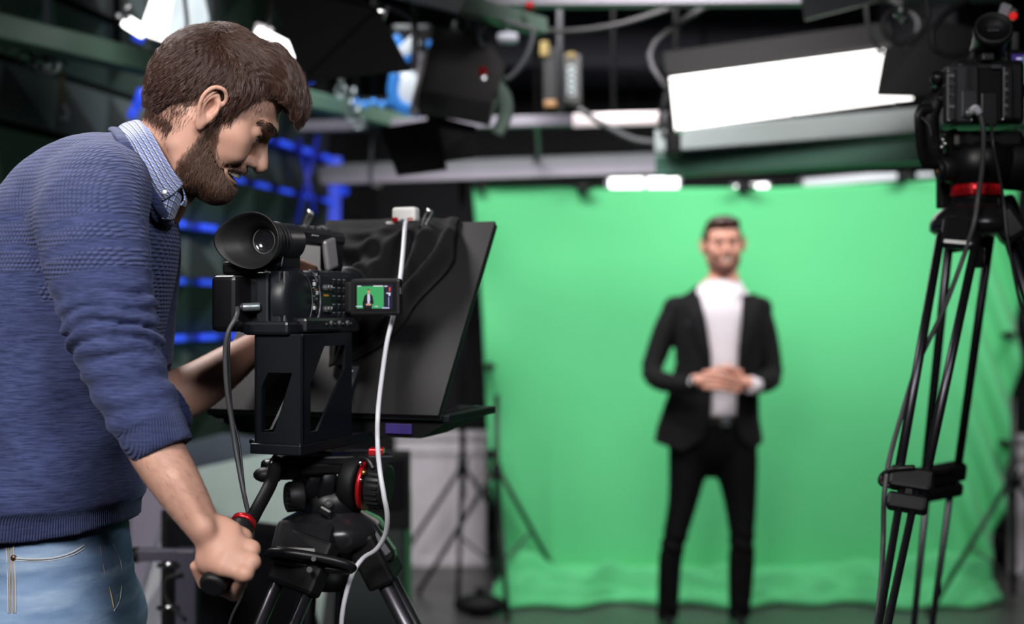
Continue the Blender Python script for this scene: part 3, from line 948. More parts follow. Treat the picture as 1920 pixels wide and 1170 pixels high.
MB().tube([W(500, 70, 3.32), W(513, -10, 3.32), (W(513, 0, 3.32).x, 3.32, 3.3)], 0.006, 8).build('hanger_rod', M_blkm, t, True)

# black barn door lamp at top centre-left
t = thing('barn_door_lamp', 'lamp seen from behind with huge black barn door, top centre left', 'studio light', W(640, 40, 3.2))
poly([W(500, -30, 3.3), W(572, 155, 3.15), W(770, 133, 3.05), W(712, 22, 3.15), W(640, -30, 3.3)], 0.006, 'barn_door', M_blkm, t)
MB().box(W(640, -90, 3.45), (0.34, 0.2, 0.2), 0.02).build('housing', M_blk, t, True)
MB().tube([W(640, -120, 3.45), (W(640, -120, 3.45).x, 3.45, 3.3)], 0.014, 8).build('hanger_rod', M_blkm, t, True)
MB().cyl(W(706, 22, 3.2), W(724, 26, 3.2), 0.022, bev=0.004).build('knob', M_chrome, t, True)
# panel at the top edge next to it
t = thing('panel_lamp', 'pale grey flat lamp panel cut off by top edge, centre left', 'studio light', W(780, 0, 3.4))
poly([W(690, -25, 3.4), W(860, 25, 3.4), W(880, -25, 3.5), W(700, -60, 3.5)], 0.03, 'case', M_greyp, t)
MB().tube([W(800, -20, 3.45), (W(800, -20, 3.45).x, 3.45, 3.3)], 0.012, 8).build('hanger_rod', M_blkm, t, True)
t = thing('panel_lamp', 'pale grey flat lamp panel cut off by top edge, right', 'studio light', W(1570, 0, 3.3))
poly([W(1497, -30, 3.3), W(1508, 40, 3.3), W(1665, 0, 3.3), W(1680, -40, 3.35)], 0.03, 'case', M_greyp, t)
MB().tube([W(1580, -20, 3.32), (W(1580, -20, 3.32).x, 3.32, 3.3)], 0.012, 8).build('hanger_rod', M_blkm, t, True)

# centre lamp: grey housing, curved bracket, two black flaps
t = thing('barn_door_lamp', 'grey square lamp with curved bracket and black flaps, upper centre', 'studio light', W(860, 170, 3.9))
A = [W(812, 96, 3.95), W(783, 212, 3.8), W(918, 236, 3.8), W(940, 168, 3.9), W(905, 108, 3.98)]
poly(A, 0.10, 'housing', mat('warm_grey_metal', (0.055, 0.052, 0.054), 0.5), t)
poly([W(803, 95, 3.93), W(812, 95, 3.95), W(785, 214, 3.78), W(775, 205, 3.78)], 0.02, 'rim', M_radi, t)
poly([W(712, 240, 3.75), W(820, 222, 3.78), W(838, 316, 3.65), W(745, 328, 3.6)], 0.006, 'barn_door', M_blkm, t)
poly([W(800, 212, 3.9), W(893, 236, 3.9), W(893, 290, 3.85), W(812, 300, 3.85)], 0.02, 'lower_flap', mat('charcoal_metal', (0.03, 0.028, 0.03), 0.5), t)
MB().tube(smooth_path([W(920, 150, 3.8), W(945, 180, 3.78), W(948, 215, 3.76), W(932, 252, 3.76)], 6), 0.022, 10, flat=0.35, up=(0, 1, 0)).build('bracket', M_green, t, True)
MB().cyl(W(905, 130, 3.8), W(908, 148, 3.78), 0.014, bev=0.003).build('knob', M_red, t, True)
MB().cyl(W(908, 140, 3.78), W(910, 156, 3.78), 0.016, bev=0.003).build('lock_ring', M_chrome, t, True)
MB().tube([W(870, 110, 4.0), (W(870, 110, 4.0).x, 4.0, 3.3)], 0.013, 8).build('hanger_rod', M_blkm, t, True)
# white gear behind it: the blue light on it is put in as glow
M_blu = mat('blue_glow', (0.05, 0.25, 0.7), 0.35, emit=(0.05, 0.28, 0.85), es=0.45)
M_blw = mat('white_glow', (0.8, 0.85, 0.9), 0.35, emit=(0.75, 0.80, 0.88), es=0.55)
t = thing('blue_lit_gear', 'white gear with painted blue glow behind the grey square lamp', 'studio light', W(760, 140, 4.6))
MB().sphere(W(765, 172, 4.6), 0.07, 16, (0.9, 0.5, 1.1)).build('lens', M_blw, t, True)  # part of the white gear, its glow stands for light on it
MB().tube(smooth_path([W(742, 140, 4.58), W(738, 175, 4.58), W(752, 200, 4.58), W(785, 208, 4.58)], 5), 0.022, 8).build('glow_rim', M_blu, t, True)
MB().bar(W(737, 70, 4.6), W(762, 115, 4.6), 0.05, 0.05, bev=0.01).build('gel', M_blu, t, True)  # blue light on the gear, painted as glow
MB().bar(W(752, 100, 4.58), W(782, 72, 4.58), 0.04, 0.04, bev=0.01).build('glow_edge', M_blw, t, True)
MB().bar(W(800, 80, 4.6), W(822, 88, 4.6), 0.03, 0.02, bev=0.005).build('clip', M_blu, t, True)
MB().bar(W(790, 100, 4.62), W(782, 170, 4.6), 0.02, 0.05, bev=0.006).build('white_edge', M_radi, t, True)
MB().box(W(775, 130, 4.75), (0.16, 0.2, 0.3), 0.02).build('housing', M_blk, t, True)
MB().tube([W(775, 90, 4.75), (W(775, 90, 4.75).x, 4.75, 3.3)], 0.012, 8).build('hanger_rod', M_blkm, t, True)
bar_ = thing('bulb_bar', 'short bar of tiny blue bulbs left of the blue-lit gear', 'lamp', W(700, 185, 5.02))
MB().bar(W(655, 188, 5.03), W(745, 188, 5.03), 0.02, 0.02).build('rail', M_blkm, bar_, True)
MB().tube([W(700, 188, 5.03), (W(700, 188, 5.03).x, 5.03, 3.3)], 0.006, 6).build('hanger_rod', M_blkm, bar_, True)
for i in range(5):
    px = 668 + i * 16
    MB().sphere(W(px, 192 + 4 * (i % 2), 5.0), 0.014, 10).build('bulb', M_blu, bar_, True)
# rail clamps with shiny couplers on the left rail
def coupler(px, py, Y, m, label, r=0.02):
    t = thing('pipe_clamp', label, 'clamp', W(px, py, Y))
    MB().tube([(r * math.cos(a), 0, r * math.sin(a)) for a in np.linspace(0, 2 * PI, 17)[:-1]], r * 0.35, 8, closed=True, up=(0, 1, 0)).build('ring', m, t)
    MB().cyl((0, -0.01, r), (0, -0.01, r * 3.4), r * 0.45).build('bolt', m, t)
M_dullsteel = mat('dull_steel', (0.22, 0.25, 0.26), 0.35, 0.7)
for px, py, s in ((48, 110, 'left of the three'), (79, 122, 'middle of the three'), (97, 124, 'right of the three')):
    coupler(px, py, 3.5, M_dullsteel, 'dull steel clamp under green rail, ' + s, 0.02)
for i, (px, py) in enumerate(((640, 172), (664, 198), (660, 218), (672, 232))):
    coupler(px, py, 5.0, M_dullsteel, 'shiny pipe clamp right of operator hair, ' + ('highest', 'second highest', 'third highest', 'lowest')[i], 0.02)
coupler(851, 70, 3.9, M_chrome, 'steel clamp hanging above the grey square lamp', 0.016)
t = thing('pulley_hook', 'dangling yellow and black hook under the green rail', 'hook', W(115, 170, 4.0))
MB().bar(W(116, 140, 4.0), W(117, 196, 4.0), 0.018, 0.012, bev=0.004).build('strap', M_yel, t, True)
MB().tube(smooth_path([W(118, 196, 4.0), W(126, 210, 4.0), W(122, 226, 4.0), W(112, 218, 4.0)], 5), 0.005, 8).build('hook', M_dullsteel, t, True)
MB().tube([W(116, 140, 4.0), W(116, 118, 4.0)], 0.004, 8).build('cord', M_cable, t, True)
tag(MB().bar(W(88, -20, 3.8), W(88, 66, 3.8), 0.03, 0.02, bev=0.004).build('hanging_strap', mat('slate_blue_metal', (0.05, 0.06, 0.09), 0.5)), 'slate strap hanging down to green rail at top left', 'strap')
# upper left blue tubes
for (a, bb, lab) in (((268, 168), (254, 205), 'short bright blue tube left of operator hair'), ((250, 206), (247, 222), 'blue tube stub just above checked collar'), ((560, 131), (588, 150), 'blue tube stub above operator quiff at right'), ((252, 66), (268, 74), 'blue glow stub under the white soft light')):
    tag(MB().tube([W(a[0], a[1], 4.4), W(bb[0], bb[1], 4.4)], 0.016, 10).build('neon_tube', M_led), lab, 'light tube')
b = MB().box(W(228, 120, 5.1), (0.16, 0.05, 0.62), 0.01)
tag(b.build('hanging_board', mat('navy_panel', (0.01, 0.014, 0.05), 0.6)), 'navy upright board behind the operator hair', 'board')
# junction boxes and yellow tags around centre
t = thing('chain_hoist', 'black hoist with yellow tags hanging above green cloth', 'hoist', W(1060, 150, 5.2))
MB().box(W(1032, 150, 5.2), (0.06, 0.05, 0.26), 0.01).build('case', M_blkm, t, True)
MB().box(W(1074, 150, 5.2), (0.075, 0.05, 0.20), 0.01).build('chain_bag', M_blk, t, True)
MB().box(W(1021, 92, 5.17), (0.035, 0.02, 0.06), 0.006).build('tag', M_yel, t, True)
MB().box(W(1032, 195, 5.17), (0.05, 0.02, 0.028), 0.006).build('tag', M_orange, t, True)
MB().box(W(1071, 104, 5.17), (0.035, 0.02, 0.02), 0.004).build('tag', M_yel, t, True)
m = MB()
for k in range(5): m.tube([W(1071 + 7 * math.cos(a), 130 + k * 11 + 5 * math.sin(a), 5.165) for a in np.linspace(0, 2 * PI, 13)[:-1]], 0.003, 6, closed=True, up=(0, 1, 0))
m.build('chain', M_dullsteel, t, True)
MB().tube([W(1050, 210, 5.2), (W(1050, 100, 5.2).x, 5.2, 3.3)], 0.012, 8).build('rod', M_dgrey, t, True)
b = MB().box(W(952, 72, 4.6), (0.075, 0.05, 0.035), 0.012); b.tube([W(952, 66, 4.62), (W(952, 66, 4.62).x, 4.62, 3.3)], 0.004, 6)
tag(b.build('junction_box', M_pale), 'pale oval junction box between the looping cables', 'junction box')
b = MB().box(W(1228, 330, 5.2), (0.0001 + 0.0, 0.0001, 0.0001)) if False else MB().box(W(1262, 250, 4.6), (0.05, 0.08, 0.16), 0.01)
tag(b.build('junction_box', M_blkm), 'black box at left end of the bright fluorescent panel', 'junction box')

# hanging cables
def cable(pts, Y, r, m, label, n=8, ang=None):
    P = [W(p[0], p[1], p[2] if len(p) > 2 else Y) for p in pts]
    tag(MB().tube(smooth_path(P, n), r, 8).build('cable', m), label, 'cable')
cable([(905, 90), (900, 60), (925, 38), (980, 50), (1000, 60), (985, 110), (950, 148), (915, 135)], 3.85, 0.009, M_greyp, 'grey cable looping in a big ring beside the grey square lamp')
cable([(880, 20), (980, 48), (1060, 58), (1160, 45), (1270, 10), (1330, -10)], 4.3, 0.009, M_gcable, 'grey cable sagging along the top rail')
cable([(705, 8), (745, 18), (775, 40), (778, 90), (775, 130)], 3.6, 0.010, M_gcable, 'thick grey cable curving down beside the top barn door')
cable([(1085, 205), (1130, 232), (1190, 262), (1260, 268)], 5.0, 0.012, M_gcable, 'grey cable drooping toward the bright panel')
cable([(700, 222), (695, 300), (697, 345), (715, 350)], 5.35, 0.008, M_gcable, 'thin grey cable hanging left of the black flap')
cable([(1005, 230, 5.42), (1008, 262, 5.8), (1010, 300, 6.34)], 5.9, 0.010, M_gcable, 'short grey cable hanging between two mauve rails')
cable([(1260, 150, 4.2), (1245, 190, 4.2), (1238, 225, 4.3), (1244, 260, 4.3)], 4.2, 0.008, M_gcable, 'cable at left end of the bright panel')
cable([(1735, -10), (1740, 30), (1722, 66), (1690, 82), (1668, 72), (1656, 50), (1665, 25), (1700, 12), (1728, 30), (1728, 60), (1700, 86)], 3.0, 0.007, M_gcable, 'coiled grey cable above the right camera')
cable([(1815, 0), (1775, 25), (1748, 60), (1755, 95), (1790, 105), (1830, 88), (1850, 60)], 2.9, 0.007, M_cable, 'black cable looping toward the right camera viewfinder')
cable([(1622, -10), (1624, 20), (1627, 45), (1636, 75), (1655, 100)], 3.6, 0.006, M_gcable, 'thin cord dropping to the corner of bright panel')
t = thing('cable_plug', 'steel plug hanging in the coiled cable above right camera', 'plug', W(1688, 30, 3.0))
MB().cyl(W(1688, 12, 3.0), W(1690, 30, 3.0), 0.016, bev=0.004).cyl(W(1690, 30, 3.0), W(1700, 42, 3.0), 0.009).build('shell', M_dullsteel, t, True)
# ================================================================== the operator
def skin_mat(name, base=(0.53, 0.315, 0.235), pink=(0.60, 0.26, 0.20)):
    q = N(name); oc = q.coord()
    f = q.noise(22, 4, oc); g = q.noise(5, 2, oc)
    c = q.mix(q.math('MULTIPLY', f, 0.55), base, pink)
    c = q.mix(q.math('MULTIPLY', g, 0.25), c, tuple(x * 0.8 for x in base))
    q.link(c, q.b.inputs['Base Color'])
    q.b.inputs['Roughness'].default_value = 0.56
    q.b.inputs['Subsurface Weight'].default_value = 0.12
    q.b.inputs['Subsurface Radius'].default_value = (0.010, 0.004, 0.002)
    q.b.inputs['Subsurface Scale'].default_value = 0.5
    q.bump(q.noise(420, 3, oc), 0.12, 0.0006)
    return q.m
M_skin = skin_mat('skin')
M_lip = mat('lip_skin', (0.50, 0.16, 0.13), 0.4, bump=(300, 0.1), sss=0.1)
M_tooth = mat('tooth_enamel', (0.80, 0.76, 0.68), 0.2)
M_eyew = mat('eye_white', (0.70, 0.68, 0.66), 0.12)
M_iris = mat('eye_iris', (0.05, 0.07, 0.09), 0.1)

def hair_mat(name, c1, c2, rough=0.38):
    q = N(name); oc = q.coord()
    hi = q.n.new('ShaderNodeHairInfo')
    q.link(q.mix(q.math('ADD', q.math('MULTIPLY', hi.outputs['Random'], 0.75), q.math('MULTIPLY', q.noise(70, 3, oc), 0.3)), c1, c2), q.b.inputs['Base Color'])
    q.b.inputs['Roughness'].default_value = rough
    q.b.inputs['Specular IOR Level'].default_value = 0.6
    return q.m
M_hair = hair_mat('brown_hair', (0.026, 0.011, 0.008), (0.110, 0.052, 0.037), 0.32)
M_scalp = mat('hair_undercoat', (0.018, 0.009, 0.007), 0.8, spec=0.1)
M_beardh = hair_mat('brown_beard', (0.055, 0.027, 0.017), (0.155, 0.080, 0.050), 0.5)
M_brow = hair_mat('eyebrow_hair', (0.03, 0.014, 0.009), (0.055, 0.026, 0.016), 0.5)

PITCH, YAW = math.radians(35), math.radians(8)
HO = W(405, 175, 1.78)
_f = Vector((math.cos(PITCH), 0, -math.sin(PITCH))); _u = Vector((math.sin(PITCH), 0, math.cos(PITCH)))
_f = Matrix.Rotation(YAW, 3, _u) @ _f; _l = _u.cross(_f)
HS = 1.017
MH = Matrix.Translation(HO) @ Matrix(((_f.x, _l.x, _u.x), (_f.y, _l.y, _u.y), (_f.z, _l.z, _u.z))).to_4x4() @ Matrix.Scale(HS, 4)
MHi = MH.inverted()
def toH(p): return tuple(MHi @ Vector(p))
def H(px, py, Y=1.70): return toH(W(px, py, Y))

op_man = thing('person', 'bearded man in blue knitted sweater and jeans bending over the camcorder', 'person', (W(110, 1000, 1.78).x, 1.78, 0))

# ---------------------------------------------------------------- head and neck
def sym(fn):
    for s in (1, -1): fn(s)
def sculpt_head(F, ears=True, smile=0.0):
    F.ell((.002, 0, .004), (.082, .072, .070), 0.0)
    F.ell((.036, 0, .016), (.048, .058, .050), 0.02)
    F.ell((-.020, 0, -.020), (.050, .058, .048), 0.03)
    F.ell((.036, 0, -.034), (.050, .057, .055), 0.02)
    sym(lambda s: F.ell((.0835, s * .021, .000), (.0150, .023, .0085), 0.010))     # brow
    F.ell((.080, 0, .006), (.015, .02, .012), 0.010)
    sym(lambda s: F.ell((.056, s * .043, -.034), (.024, .017, .017), 0.016))    # cheekbone
    F.ell((.034, 0, -.078), (.048, .048, .036), 0.02)                           # jaw
    sym(lambda s: F.chain([(-.006, s * .052, -.048), (.004, s * .050, -.082), (.045, s * .032, -.102), (.070, s * .012, -.107)], [.016, .015, .013, .013], 0.018))
    F.ell((.066, 0, -.103), (.018, .024, .015), 0.014)                          # chin
    F.ell((.068, 0, -.074), (.026, .031, .024), 0.014)                          # muzzle
    sym(lambda s: F.ell((.090, s * .030, -.014), (.014, .016, .010), 0.010, 'sub'))  # eye sockets
    # nose
    F.chain([(.084, 0, -.010), (.0905, 0, -.021), (.0995, 0, -.036), (.1035, 0, -.0465)], [.0062, .0065, .0085, .0112], 0.008, n=3)
    sym(lambda s: F.ell((.0925, s * .0115, -.0500), (.0095, .0068, .0068), 0.005))
    sym(lambda s: F.ell((.0945, s * .0065, -.0570), (.0050, .0030, .0032), 0.002, 'sub'))
    F.ell((.080, 0, -.024), (.012, .012, .02), 0.01)
    # smile cheeks, lips, mouth
    sym(lambda s: F.ell((.066, s * .036, -.050), (.020, .015, .016), 0.012))
    sym(lambda s: F.chain([(.087, s * .019, -.046), (.080, s * .029, -.060), (.071, s * .034, -.074)], [.0022, .0026, .002], 0.006, 'sub', n=3))
    F.chain([(.069, -.027, -.0720), (.082, -.014, -.0655), (.0875, 0, -.0645), (.082, .014, -.0655), (.069, .027, -.0720)], [.003, .0050, .0052, .0050, .003], 0.006, n=3)
    F.chain([(.068, -.026, -.0770), (.0780, -.014, -.0875), (.0820, 0, -.0895), (.0780, .014, -.0875), (.068, .026, -.0770)], [.003, .0052, .0058, .0052, .003], 0.005, n=3)
    F.ell((.086, 0, -.0762), (.025, .0330, .0078), 0.003, 'sub')
    # eyelids
    sym(lambda s: F.ell((.0735, s * .031, -.0135), (.0128, .0140, .0118), 0.004))
    sym(lambda s: F.ell((.0870, s * .033, -.0160), (.0050, .0120, .0024), 0.0015, 'sub'))
    sym(lambda s: F.chain([(.0850, s * .020, -.0235), (.080, s * .036, -.0240), (.072, s * .043, -.019)], [.0020, .0024, .0015], 0.005, n=2))
    # temple / side flatten
    sym(lambda s: F.ell((.040, s * .078, .015), (.04, .013, .03), 0.02, 'sub'))
    if ears:
        for s in (1, -1):
            y = s * .074; o = s * .012
            # back plate, helix rim, inner fold, hollow, tragus, lobe
            E = lambda x, dy, z: (x + .012, y + s * dy, z - .004)
            F.ell(E(.0030, 0, -.016), (.013, .005, .023), 0.004, R=rotm('Y', -12) @ rotm('Z', s * 22))
            F.chain([E(.013, -.001, -.010), E(.0145, .003, .004), E(.006, .009, .013), E(-.006, .013, .008), E(-.0105, .0145, -.006),
                     E(-.0080, .012, -.022), E(-.0010, .007, -.036), E(.0065, .002, -.045)], [.0026, .0028, .0030, .0032, .0032, .0030, .0036, .0040], 0.003, n=4)
            F.chain([E(.002, .004, .004), E(-.0035, .008, -.008), E(-.0025, .0075, -.022), E(.003, .005, -.031)], [.0022, .0028, .0030, .0030], 0.003, n=3)
            F.ell(E(.0045, .008, -.0150), (.0065, .0090, .0105), 0.003, 'sub')
            F.ell(E(.0125, .002, -.0190), (.0035, .0045, .0060), 0.003)
            F.ell(E(.0050, .003, -.0385), (.0062, .0045, .0075), 0.004)
F = Field((-.19, -.125, -.235), (.135, .125, .10), 0.0021)
sculpt_head(F)
# neck: from the skull base down into the collar
nk = [(*H(352, 212, 1.78), .052, .053), (*H(334, 262, 1.79), .0535, .055), (*H(296, 318, 1.81), .060, .062), (*H(240, 385, 1.82), .072, .085)]
F.loft(nk, k=0.022)
F.chain([H(372, 232, 1.725), H(345, 300, 1.735), H(330, 350, 1.76)], [.010, .012, .012], 0.018)   # neck muscle
VH, FH_ = F.mesh()
HEADF = F

def apply_M(V, M4): A = np.array(M4); return V @ A[:3, :3].T + A[:3, 3]

# ---------------------------------------------------------------- near arm + hand (the hand closes round the pan handle)
GA, GB = W(452, 990, 1.615), W(404, 1086, 1.545)       # handle axis, top and bottom of the grip
gax = (GB - GA).normalized()
FA = Field(W(150, 640, 1.58) - Vector((.05, .10, .36)), W(500, 700, 1.58) + Vector((.03, .12, .06)), 0.0021)
FA.loft([(*W(220, 695, 1.60), .034, .036), (*W(254, 768, 1.58), .032, .036), (*W(292, 842, 1.565), .0325, .036), (*W(338, 918, 1.56), .0285, .033),
         (*W(385, 994, 1.56), .0200, .027), (*W(404, 1020, 1.56), .0190, .027)], k=0.0, n=5)
K = [W(454, 1008, 1.575), W(470, 1030, 1.555), W(471, 1054, 1.538), W(458, 1076, 1.528)]     # knuckles index..little
Wr = W(404, 1016, 1.56)
for i, kn in enumerate(K):
    st = Wr + Vector((0.004 * (1.5 - i), 0.0, 0.010 - 0.0085 * i)) + gax * 0.006 * (i - 1.5)
    FA.chain([st, st.lerp(kn, 0.5) + Vector((0, -.006, 0.002)), kn], [.0150, .0135, .0100 - .0006 * i], 0.010)
FA.ell(W(434, 1038, 1.556), (.018, .012, .020), 0.012)
for i, kn in enumerate(K):
    tt = 0.24 + 0.215 * i
    ctr = GA.lerp(GB, tt)
    # proximal, middle, distal: over the far side of the handle and back under it
    side = Vector((.89, -.12, -.45)); side -= gax * side.dot(gax); side.normalize()
    far = gax.cross(side).normalized()
    if far.y < 0: far = -far
    R_ = 0.0265
    P1 = ctr + far * R_ * 1.05 + side * R_ * 0.95
    P2 = ctr + far * R_ * 1.05 - side * R_ * 0.55
    P3 = ctr + far * R_ * 0.10 - side * R_ * 1.12
    r0 = .0100 - .0006 * i
    FA.chain([kn, P1], [r0 + .0012, r0], 0.006); FA.chain([P1, P2, P3], [r0, r0 - .0006, r0 - .0018], 0.004)
    FA.ell(kn + Vector((.002, -.003, .001)), (.0092, .0088, .0088), 0.005)
# thumb from the side of the palm along the top of the grip
FA.chain([Wr + Vector((.012, .018, .004)), W(420, 1016, 1.60), W(438, 1020, 1.632), W(424, 1046, 1.640)], [.0155, .0135, .0105, .0085], 0.009, n=2)
FA.ell(W(410, 1056, 1.556), (.020, .015, .018), 0.010)       # heel of the hand
FA.ell(W(384, 992, 1.538), (.010, .009, .010), 0.012)        # wrist bone
FA.chain([W(330, 900, 1.535), W(380, 985, 1.535)], [.006, .004], 0.012)   # tendon ridge
VA, FAq = FA.mesh()

# ---------------------------------------------------------------- far arm, hand resting behind the camcorder
FB = Field((-.62, 1.86, 1.18), (-.22, 2.20, 1.52), 0.0028)
FB.loft([(*W(285, 765, 1.99), .036, .038), (*W(335, 742, 2.00), .041, .043), (*W(375, 722, 2.02), .039, .041), (*W(425, 688, 2.04), .033, .036), (*W(475, 652, 2.08), .0245, .029), (*W(496, 634, 2.10), .024, .030)], k=0, n=4)
ph = W(520, 600, 2.10)
FB.ell(ph, (.030, .022, .040), 0.02)
for i in range(4):
    a = ph + Vector((0.012 - 0.012 * i, -0.002, 0.026))
    b_ = W(588 - 10 * i, 505 - 4 * i, 2.075)
    FB.chain([a, a.lerp(b_, 0.55) + Vector((-.006, .012, .008)), b_], [.0095, .009, .0075], 0.006, n=2)
FB.chain([ph + Vector((.01, -.01, -.01)), W(548, 560, 2.06), W(566, 535, 2.05)], [.012, .0105, .009], 0.008)
VB, FBq = FB.mesh()

# hidden torso core, legs: keeps the body one continuous figure under the clothes
FC = Field((-.95, 1.45, .06), (-.30, 2.15, 1.66), 0.009)
hip = W(110, 1010, 1.80)
FC.loft([(*W(108, 1060, 1.80), .075, .105), (*W(105, 900, 1.80), .090, .120), (*W(120, 720, 1.81), .11, .150), (*W(150, 520, 1.82), .110, .150), (*W(190, 400, 1.82), .078, .110), (*W(240, 335, 1.82), .045, .06)], k=0, n=3)
FC.chain([W(195, 385, 1.73), W(180, 420, 1.64), W(190, 560, 1.60), W(218, 700, 1.60)], [.045, .042, .036, .033], 0.03, n=2)
FC.chain([W(215, 350, 1.90), W(245, 410, 1.98), W(262, 600, 2.0), W(262, 720, 2.0), W(296, 762, 1.99)], [.045, .042, .034, .030, .030], 0.02, n=2)
for s in (-1, 1):
    y = 1.80 + s * .075
    FC.chain([(hip.x, y, 1.0), (hip.x + .015 * s, y + s * .02, .52), (hip.x - .02, y + s * .03, .10)], [.058, .046, .04], 0.02, n=2)
    FC.ell((hip.x + .05, y + s * .03, .085), (.11, .042, .035), 0.02)
VC, FCq = FC.mesh()
Vb, Fb = join_parts([(apply_M(VH, MH), FH_), (VA, FAq), (VB, FBq), (VC, FCq)])
body = mesh_obj('body', Vb, Fb, M_skin, op_man)

# ---------------------------------------------------------------- eyes, teeth, lips
m = MB().sphere((0, 0, 0), .0118, 20)
for s in (-1, 1):
    e = MB().sphere((.0734, s * .031, -.0140), .0117, 24); e.v = [tuple(MH @ Vector(v)) for v in e.v]
    eo = e.build('eye', M_eyew, op_man, True)
    gd = Vector((.80, 0.06 * s, -.60)).normalized(); c = Vector((.0738, s * .031, -.0140)) + gd * .0116
    e = MB().lathe([(0, .0012), (.0045, .0008), (.0060, -.0002)], c, gd, 16); e.v = [tuple(MH @ Vector(v)) for v in e.v]
    e.build('iris', M_iris, eo).matrix_parent_inverse = parent_matrix(eo).inverted()
for s in (-1, 1):
    e = MB().tube(smooth_path([(.0868, s * .0205, -.0150), (.0868, s * .030, -.0142), (.0815, s * .040, -.0150), (.0750, s * .0445, -.0175)], 5), [.0005, .0010, .0010, .0005], 6)
    e.v = [tuple(MH @ Vector(v)) for v in e.v]; e.build('eyelashes', M_brow, op_man, True)
e = MB()
for i in range(-5, 6):
    a = i * 0.25
    c = Vector((.0632 + .0258 * math.cos(a), .0250 * math.sin(a), -.0742))
    e.box(c, (.004, .0056, .0098), .0012, Matrix.Rotation(a, 3, 'Z'))
for i in range(-4, 5):
    a = i * 0.25
    c = Vector((.0612 + .0205 * math.cos(a), .0205 * math.sin(a), -.0830))
    e.box(c, (.004, .0044, .0060), .0012, Matrix.Rotation(a, 3, 'Z'))
e.v = [tuple(MH @ Vector(v)) for v in e.v]; e.build('teeth', M_tooth, op_man, True)
FL = Field((.062, -.034, -.100), (.098, .034, -.056), 0.0009)
FL.chain([(.0695, -.0272, -.0725), (.0828, -.014, -.0672), (.0882, 0, -.0665), (.0828, .014, -.0672), (.0695, .0272, -.0725)], [.0018, .0034, .0038, .0034, .0018], 0.0, n=3)
FL.chain([(.0685, -.0265, -.0778), (.0795, -.014, -.0868), (.0838, 0, -.0888), (.0795, .014, -.0868), (.0685, .0265, -.0778)], [.0020, .0048, .0054, .0048, .0020], 0.002, n=3)
V_, Q_ = FL.mesh(); mesh_obj('lips', V_, Q_, M_lip, op_man, MH)

# ---------------------------------------------------------------- hair
FHH = Field((-.125, -.10, -.095), (.145, .10, .125), 0.0024)
FHH.ell((.000, 0, .006), (.0895, .0780, .0800), 0.0)
FHH.ell((-.024, 0, -.022), (.057, .0630, .054), 0.02)
FHH.ell((.018, 0, .054), (.062, .052, .040), 0.025)
FHH.chain([(.036, 0, .070), (.070, 0, .062), (.093, .0, .048), (.101, .0, .033)], [.028, .025, .021, .0150], 0.018, n=3)
FHH.chain([(.044, -.024, .062), (.076, -.024, .050), (.093, -.020, .036)], [.026, .019, .011], 0.012, n=3)
FHH.chain([(.044, .024, .062), (.076, .024, .050), (.093, .020, .036)], [.026, .019, .011], 0.012, n=3)
FHH.chain([(-.022, 0, -.045), (-.026, 0, -.078)], [.046, .038], 0.02)
for s in (-1, 1):
    FHH.chain([(.034, s * .058, .022), (.032, s * .062, .010), (.030, s * .0645, .000)], [.013, .010, .005], 0.010, n=2)   # sideburn
    # clear the face and ear
    FHH.ell((.086, s * .040, -.002), (.052, .045, .046), 0.006, 'sub')
    FHH.ell((.012, s * .082, -.030), (.022, .022, .040), 0.008, 'sub')
    FHH.ell((.008, s * .075, -.062), (.032, .034, .036), 0.008, 'sub')
FHH.ell((.085, 0, -.006), (.055, .06, .0440), 0.006, 'sub')
FHH.ell((.062, 0, -.055), (.075, .08, .040), 0.006, 'sub')
FHH.ell((.034, 0, -.105), (.050, .09, .050), 0.006, 'sub')
FHH.isect(lambda g: -(g[..., 2] + .072 + (g[..., 0] + .04) * .15), 0.004)
_sl, _g = FHH._win(FHH.lo, FHH.lo + FHH.n * FHH.v)
def clumps(x, y, z):
    top = np.clip((z - .045) / .02, 0, 1)
    n1 = np.sin(x * 90 + z * 60) + np.sin(z * 150 + y * 70)
    return np.sin((x * (1 - top) + y * top) * 560 + z * (1 - top) * 120 + n1 * 2.2) * (.6 + .4 * np.sin(x * 310 + z * 260))
FHH.D = FHH.D - .0013 * clumps(_g[..., 0], _g[..., 1], _g[..., 2]) * np.clip((_g[..., 2] + .03) / .04, 0, 1)
# thin the hair towards its lower edge so that it tapers into the skin
_hl = _g[..., 2] + .072
FHH.D = smax(FHH.D, HEADF.sample(_g) - (.0006 + np.clip(_hl, 0, .05) * .36 + np.clip(_g[..., 0] - .01, 0, .1) * .8), .003)
VHr, QHr = FHH.mesh()
hair = mesh_obj('hair', VHr, QHr, M_scalp, op_man, MH)

